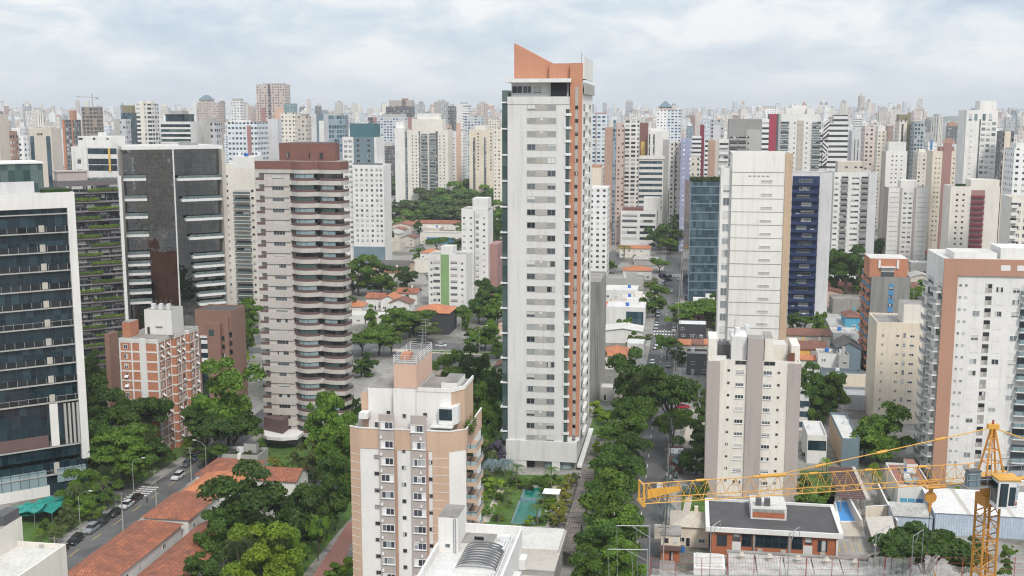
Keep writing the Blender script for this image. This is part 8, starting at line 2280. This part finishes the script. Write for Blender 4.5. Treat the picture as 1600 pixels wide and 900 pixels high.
for v,c,s_ in ((470,'white',True),(478,'white',False),(497,'grey',False),(540,'silver',False),(620,'white',False)): car(-5.2,v,c,'parked on the far kerb of the tree lined street',s_,False,'cars parked on the tree lined street')
for u,v,c in ((-11.5,438,'silver'),(-11.4,431,'white'),(-5.4,424,'black'),(-12.0,404,'white'),(-6.2,400,'silver'),(-8.0,575,'white'),(-10.6,616,'silver')): car(u,v,c,'driving on the tree lined street near the crossing',False,c=='white','cars on the tree lined street')
u,v=grid(G(1066,638));car(u,v,'red','standing under the big dark street tree',False,False,'cars on the tree lined street',yaw=80)
for px,py,c in ((1076,447,'white'),(1076,458,'white'),(1076,467,'silver')): u,v=grid(G(px,py));car(u,v,c,'parked beside the teal glass office',True,False,'cars beside the teal glass office',yaw=90)
for i,(px,py,c) in enumerate(((1040,850,'silver'),)): pass
for px,py,c in ((675,458,'black'),(668,430,'white'),(664,416,'blue_grey'),(648,372,'silver'),(655,392,'white'),(690,455,'grey'),(660,404,'black')): u,v=grid(G(px,py));car(u,v,c,'on the small climbing street',i%2==0,False,'cars on the climbing street',yaw=-15)
for u,c in ((-95,'white'),(-80,'silver'),(-58,'black'),(-128,'grey'),(-140,'white')): car(u,422,c,'on the avenue behind the tan tower',False,False,'cars on the avenue',yaw=99)
# ================================================================ poles, lamps and wires
def pole(u,v,h,label,arm=True,mat_='concrete_pole',grp='utility poles'):
    p=uv9(u,v);r=thing('utility_pole',label,'utility pole',(p.x,p.y,0),YAW,grp)
    mb=MB();mb.tube((0,0,-0.2),(0,0,h),0.17,8,r2=0.10);mb.build('post',mat_,r)
    if arm:
        for z in (h-0.4,h-1.5):
            q=MB();q.box(-1.1,-0.06,z-0.06,1.1,0.06,z+0.06);q.build('crossarm','wood_pole',r)
        q=MB()
        for x in (-1,-0.4,0.4,1): q.tube((x,0,h-0.34),(x,0,h-0.1),0.05,6)
        q.build('insulator','mid_grey',r)
    return p
def transformer(u,v,h):
    p=uv9(u,v);r=thing('transformer','grey can transformer hung on a street pole','transformer',(p.x+0.35,p.y,h-3.6),0,'pole transformers')
    q=MB();q.tube((0,0,0),(0,0,1.3),0.33,12);q.build('tank','steel_grey',r);q=MB();q.tube((0,0,1.303),(0,0,1.38),0.36,12);q.build('lid','mid_grey',r)
def lamp(u,v,h,side,label,grp):
    p=uv9(u,v);r=thing('street_lamp',label,'street lamp',(p.x,p.y,0),YAW,grp)
    q=MB();q.tube((0,0,0),(0,0,h),0.09,8,r2=0.06);q.build('post','concrete_pole',r)
    q=MB();q.tube((0,0,h),(side*1.1,0,h+0.9),0.05,6);q.tube((side*1.1,0,h+0.9),(side*2.6,0,h+1.35),0.045,6);q.build('arm','steel_grey',r)
    q=MB();q.box(side*2.5,-0.13,h+1.27,side*3.3,0.13,h+1.43);q.build('lamp_head','frame_white',r)
VR=[212,238,264,292,322,356,392,428,466,505,548,592,638,690]
for v in VR: pole(-3.4,v,10.5,'concrete street pole with crossarms along the tree lined street')
for v in VR[1:6:2]: transformer(-3.4,v,10.5)
VL=[190,216,231.5,250,276]
for v in VL: pole(-119.6,v,9.5,'utility pole with crossarms beside the tiled roofs')
def wires(name,u,vs,h,label,offs=(-1,-0.4,0.4,1),low=True):
    p0=uv9(u,vs[0]);r=thing('overhead_wire',label,'wire',(p0.x,p0.y,h),YAW,'overhead wires')
    for x in list(offs):
        mb=MB()
        for a,b_ in zip(vs,vs[1:]):
            for i in range(6):
                t0,t1=i/6,(i+1)/6;z=lambda t:-0.08-1.0*4*t*(1-t)*(b_-a)/40
                mb.tube((x,a-vs[0]+(b_-a)*t0,z(t0)),(x,a-vs[0]+(b_-a)*t1,z(t1)),0.035,4)
        mb.build('cable','wire_black',r)
    if low:
        for zz,x in ((-1.6,0.15),(-2.6,0.1),(-3.0,0.2)):
            mb=MB()
            for a,b_ in zip(vs,vs[1:]):
                for i in range(4): t0,t1=i/4,(i+1)/4;z=lambda t: zz-0.9*4*t*(1-t);mb.tube((x,a-vs[0]+(b_-a)*t0,z(t0)),(x,a-vs[0]+(b_-a)*t1,z(t1)),0.045,4)
            mb.build('cable','wire_black',r)
wires('w',-3.4,VR,10.4,'bundle of power cables strung along the tree lined street')
wires('w',-119.6,VL,9.4,'bundle of power cables strung past the tiled roofs')
lamp(-129.6,216,8.2,1,'street lamp with a curved arm over the row of parked cars','street lamps on the left street');lamp(-129.6,240,8.2,1,'street lamp with a curved arm at the zebra crossing','street lamps on the left street');lamp(-119.3,258,7.5,-1,'street lamp leaning over the white car past the zebra crossing','street lamps on the left street')
for v in (300,345,415,470,540): lamp(-15.2,v,8.5,1,'street lamp among the trees of the tree lined street','street lamps on the tree lined street')
for u in (-100,-78,-55,-35): lamp(u,412.5,9.5,1,'street lamp on the green median of the avenue','street lamps on the avenue')
for px,py in ((720,545),(775,545),(600,556)): u,v=grid(G(px,py));pole(u,v,10,'bare concrete pole beside the avenue',False,grp='poles beside the avenue')
# white sunshade, loungers and table by the long green pool
p=G(862,783);r=thing('sunshade','square white sunshade beside the long green pool','sunshade',(p.x,p.y,0),YAW)
mb=MB();mb.v=[(-2,-2,2.4),(2,-2,2.4),(2,2,2.4),(-2,2,2.4),(0,0,3.0)];mb.f=[(0,1,4),(1,2,4),(2,3,4),(3,0,4)];mb.m=[0]*4;mb.build('canopy','cloth_white',r);mb=MB();mb.tube((0,0,0),(0,0,2.9),0.05,6);mb.build('pole','steel_grey',r)
for px,py in ((868,772),(872,768),(858,800)):
    p=G(px,py);r=thing('sun_lounger','white sun lounger on the grass by the long green pool','sun lounger',(p.x,p.y,0),YAW+60,'sun loungers by the long green pool')
    q=MB();q.box(-0.35,-1.0,0.28,0.35,0.35,0.36);q.build('seat','cloth_white',r);q=MB();q.v=[(-0.35,0.36,0.3),(0.35,0.36,0.3),(0.35,0.95,0.75),(-0.35,0.95,0.75)];q.f=[(0,1,2,3)];q.m=[0];q.build('backrest','cloth_white',r)
    for x in (-0.3,0.3):
        for y in (-0.9,0.3): q=MB();q.tube((x,y,0),(x,y,0.28),0.03,5);q.build('leg','frame_white',r)
# green water tanks beside the white framed tower, bicycle, blue drum
for px,py,s_ in ((62,812,2.2),(85,800,1.7),(40,815,1.6)):
    p=G(px,py);r=thing('green_tarpaulin','green sheeting over a frame beside the white framed tower','tarpaulin',(p.x,p.y,0),9,'green sheets beside the white framed tower')
    q=MB();rr=random.Random(px)
    n=6
    for i in range(n):
        for j in range(n): q.v.append((s_*(i-2.5),s_*0.7*(j-2.5),1.6+rr.uniform(0,1.1)+0.25*i))
    for i in range(n-1):
        for j in range(n-1): a=i*n+j;q.f.append((a,a+n,a+n+1,a+1));q.m.append(0)
    q.build('sheet','tank_green',r);q=MB()
    for i in (0,5):
        for j in (0,5): q.tube((s_*(i-2.5),s_*0.7*(j-2.5),0),(s_*(i-2.5),s_*0.7*(j-2.5),1.9+0.25*i),0.06,5)
    q.build('frame','steel_grey',r)
p=G(1066,862);r=thing('drum','blue plastic drum beside the gatehouse','drum',(p.x,p.y,0));q=MB();q.tube((0,0,0),(0,0,1.2),0.5,14);q.tube((0,0,0.35),(0,0,0.45),0.53,14);q.tube((0,0,0.8),(0,0,0.9),0.53,14);q.build('body','tank_blue',r);q=MB();q.tube((0,0,1.203),(0,0,1.26),0.46,14);q.build('lid','dark_grey',r)
p=G(1336,846);r=thing('bicycle','dark red bicycle leaning by the car park wall','bicycle',(p.x,p.y,0.0),5)
for x in (-0.52,0.52):
    q=MB();n=14
    for i in range(n): a,b_=6.283*i/n,6.283*(i+1)/n;q.tube((x+0.34*math.cos(a),0,0.35+0.34*math.sin(a)),(x+0.34*math.cos(b_),0,0.35+0.34*math.sin(b_)),0.025,4)
    q.build('wheel','tyre_rubber',r)
q=MB();F_={'a': (-0.52,0,.35),'b': (0.52,0,.35),'c': (-0.05,0,.32),'d': (-0.2,0,.85),'e': (0.38,0,.88)}
for a,b_ in ('ac','ad','cd','de','ce','eb'): q.tube(F_[a],F_[b_],0.025,5)
q.build('frame','red_metal',r);q=MB();q.box(-0.32,-0.07,0.88,-0.08,0.07,0.93);q.build('saddle','tyre_rubber',r);q=MB();q.tube((0.36,-0.25,0.98),(0.36,0.25,0.98),0.02,5);q.tube((0.38,0,.88),(0.36,0,0.98),0.02,5);q.build('handlebar','steel_grey',r)
# ================================================================ people
for n_,c in (('shirt_dark',(0.02,0.02,0.025)),('shirt_white',(0.6,0.6,0.58)),('trousers_blue',(0.03,0.045,0.09)),('hair_dark',(0.015,0.012,0.01))): plain(n_,c,0.9)
def person(p,yaw,label,shirt,trousers,step=0.12):
    V=[((0,0,.95),.14),((0,0,1.18),.13),((0,0,1.40),.155),((0,0,1.52),.06),((0,.015,1.63),.10),((0,.01,1.72),.085),
         ((.10,step,.90),.095),((.105,step*1.4,.50),.07),((.11,step,.09),.045),((.11,step+.15,.04),.045),
         ((-.10,-step,.90),.095),((-.105,-step*.3,.50),.07),((-.11,-step*1.4,.09),.045),((-.11,-step*1.4+.15,.04),.045),
         ((.20,0,1.40),.06),((.25,-.05,1.13),.045),((.25,.06,.90),.035),((.25,.1,.80),.035),
         ((-.20,0,1.40),.06),((-.25,.02,1.13),.045),((-.25,.10,.90),.035),((-.25,.13,.80),.035)]
    E=[(0,1),(1,2),(2,3),(3,4),(4,5),(0,6),(6,7),(7,8),(8,9),(0,10),(10,11),(11,12),(12,13),(2,14),(14,15),(15,16),(16,17),(2,18),(18,19),(19,20),(20,21)]
    me=bpy.data.meshes.new('person');me.from_pydata([v for v,_ in V],E,[])
    o=bpy.data.objects.new('person',me);COL.objects.link(o)
    sm=o.modifiers.new('skin','SKIN');sb=o.modifiers.new('sub','SUBSURF');sb.levels=1
    for i,d in enumerate(me.skin_vertices[0].data): d.radius=(V[i][1],V[i][1]);d.use_root=i==0
    dg=bpy.context.evaluated_depsgraph_get();m2=bpy.data.meshes.new_from_object(o.evaluated_get(dg));o.modifiers.clear();o.data=m2
    m2.materials.clear()
    for q in ('skin',shirt,trousers,'hair_dark','tyre_rubber'): m2.materials.append(M[q])
    for pl in m2.polygons:
        c=pl.center;z=c.z
        pl.material_index=4 if z<0.1 else 2 if z<0.96 and abs(c.x)<0.2 else 0 if (abs(c.x)>0.2 and z<1.15) else 1 if z<1.48 else 3 if (z>1.72 or (z>1.58 and c.y<-0.02)) else 0
        pl.use_smooth=True
    o.location=p;o.rotation_euler=(0,0,R(yaw));tag(o,label,'person')
person(G(1044,872),200,'person in dark clothes standing outside the gatehouse','shirt_dark','shirt_dark');person(G(230,786),120,'person in dark clothes walking beside the maroon parked car','shirt_dark','trousers_blue',0.18);person(G(690,552),60,'person in a white shirt walking along the avenue','shirt_white','trousers_blue',0.2)
# ================================================================ the air: one even box of haze round everything
def haze():
    m=bpy.data.materials.new('haze');m.use_nodes=True;t=m.node_tree;t.nodes.clear()
    o=t.nodes.new('ShaderNodeOutputMaterial');v=t.nodes.new('ShaderNodeVolumePrincipled')
    v.inputs['Color'].default_value=(0.90,0.945,1.0,1);v.inputs['Density'].default_value=HAZE;v.inputs['Anisotropy'].default_value=0.0
    t.links.new(v.outputs[0],o.inputs['Volume']);M['haze']=m
    mb=MB();mb.box(-9500,-800,-8,9500,14500,260);ob=mb.build('haze','haze');ob['kind']='stuff'
HAZE=0.0001
haze()
# ================================================================ tell look-alikes apart by their order in the picture
def finish_labels():
    by={}
    for o,lab,px in REG:
        if px is None:
            q=o.matrix_world.translation if o.parent else o.location
            px=proj(q.x,max(q.y,5),q.z)[0]
        by.setdefault(lab,[]).append((px,o))
    ORD=['','second','third','fourth','fifth','sixth','seventh','eighth','ninth','tenth','eleventh','twelfth']
    for lab,q in by.items():
        if len(q)<2: continue
        q.sort(key=lambda a: a[0]);n=len(q)
        for i,(px,o) in enumerate(q):
            if n==2: s='left of two' if i==0 else 'right of two'
            elif i==0: s='leftmost'
            elif i==n-1: s='rightmost'
            elif i <= (n-1) // 2: s=(ORD[i] if i<12 else str(i+1)+'th')+' from left'
            else: s=(ORD[n-1-i] if n-1-i<12 else str(n-i)+'th')+' from right'
            o['label']=lab+', '+s
finish_labels()
for o,lab,px in REG:
    for a in (' the ',' with its ',' apartment ',' small ',' its ',' a '):
        if len(o['label'].replace('-',' ').split())>16: o['label']=o['label'].replace(a,' ')
for o in COL.objects:
    if '_d' in o: del o['_d']
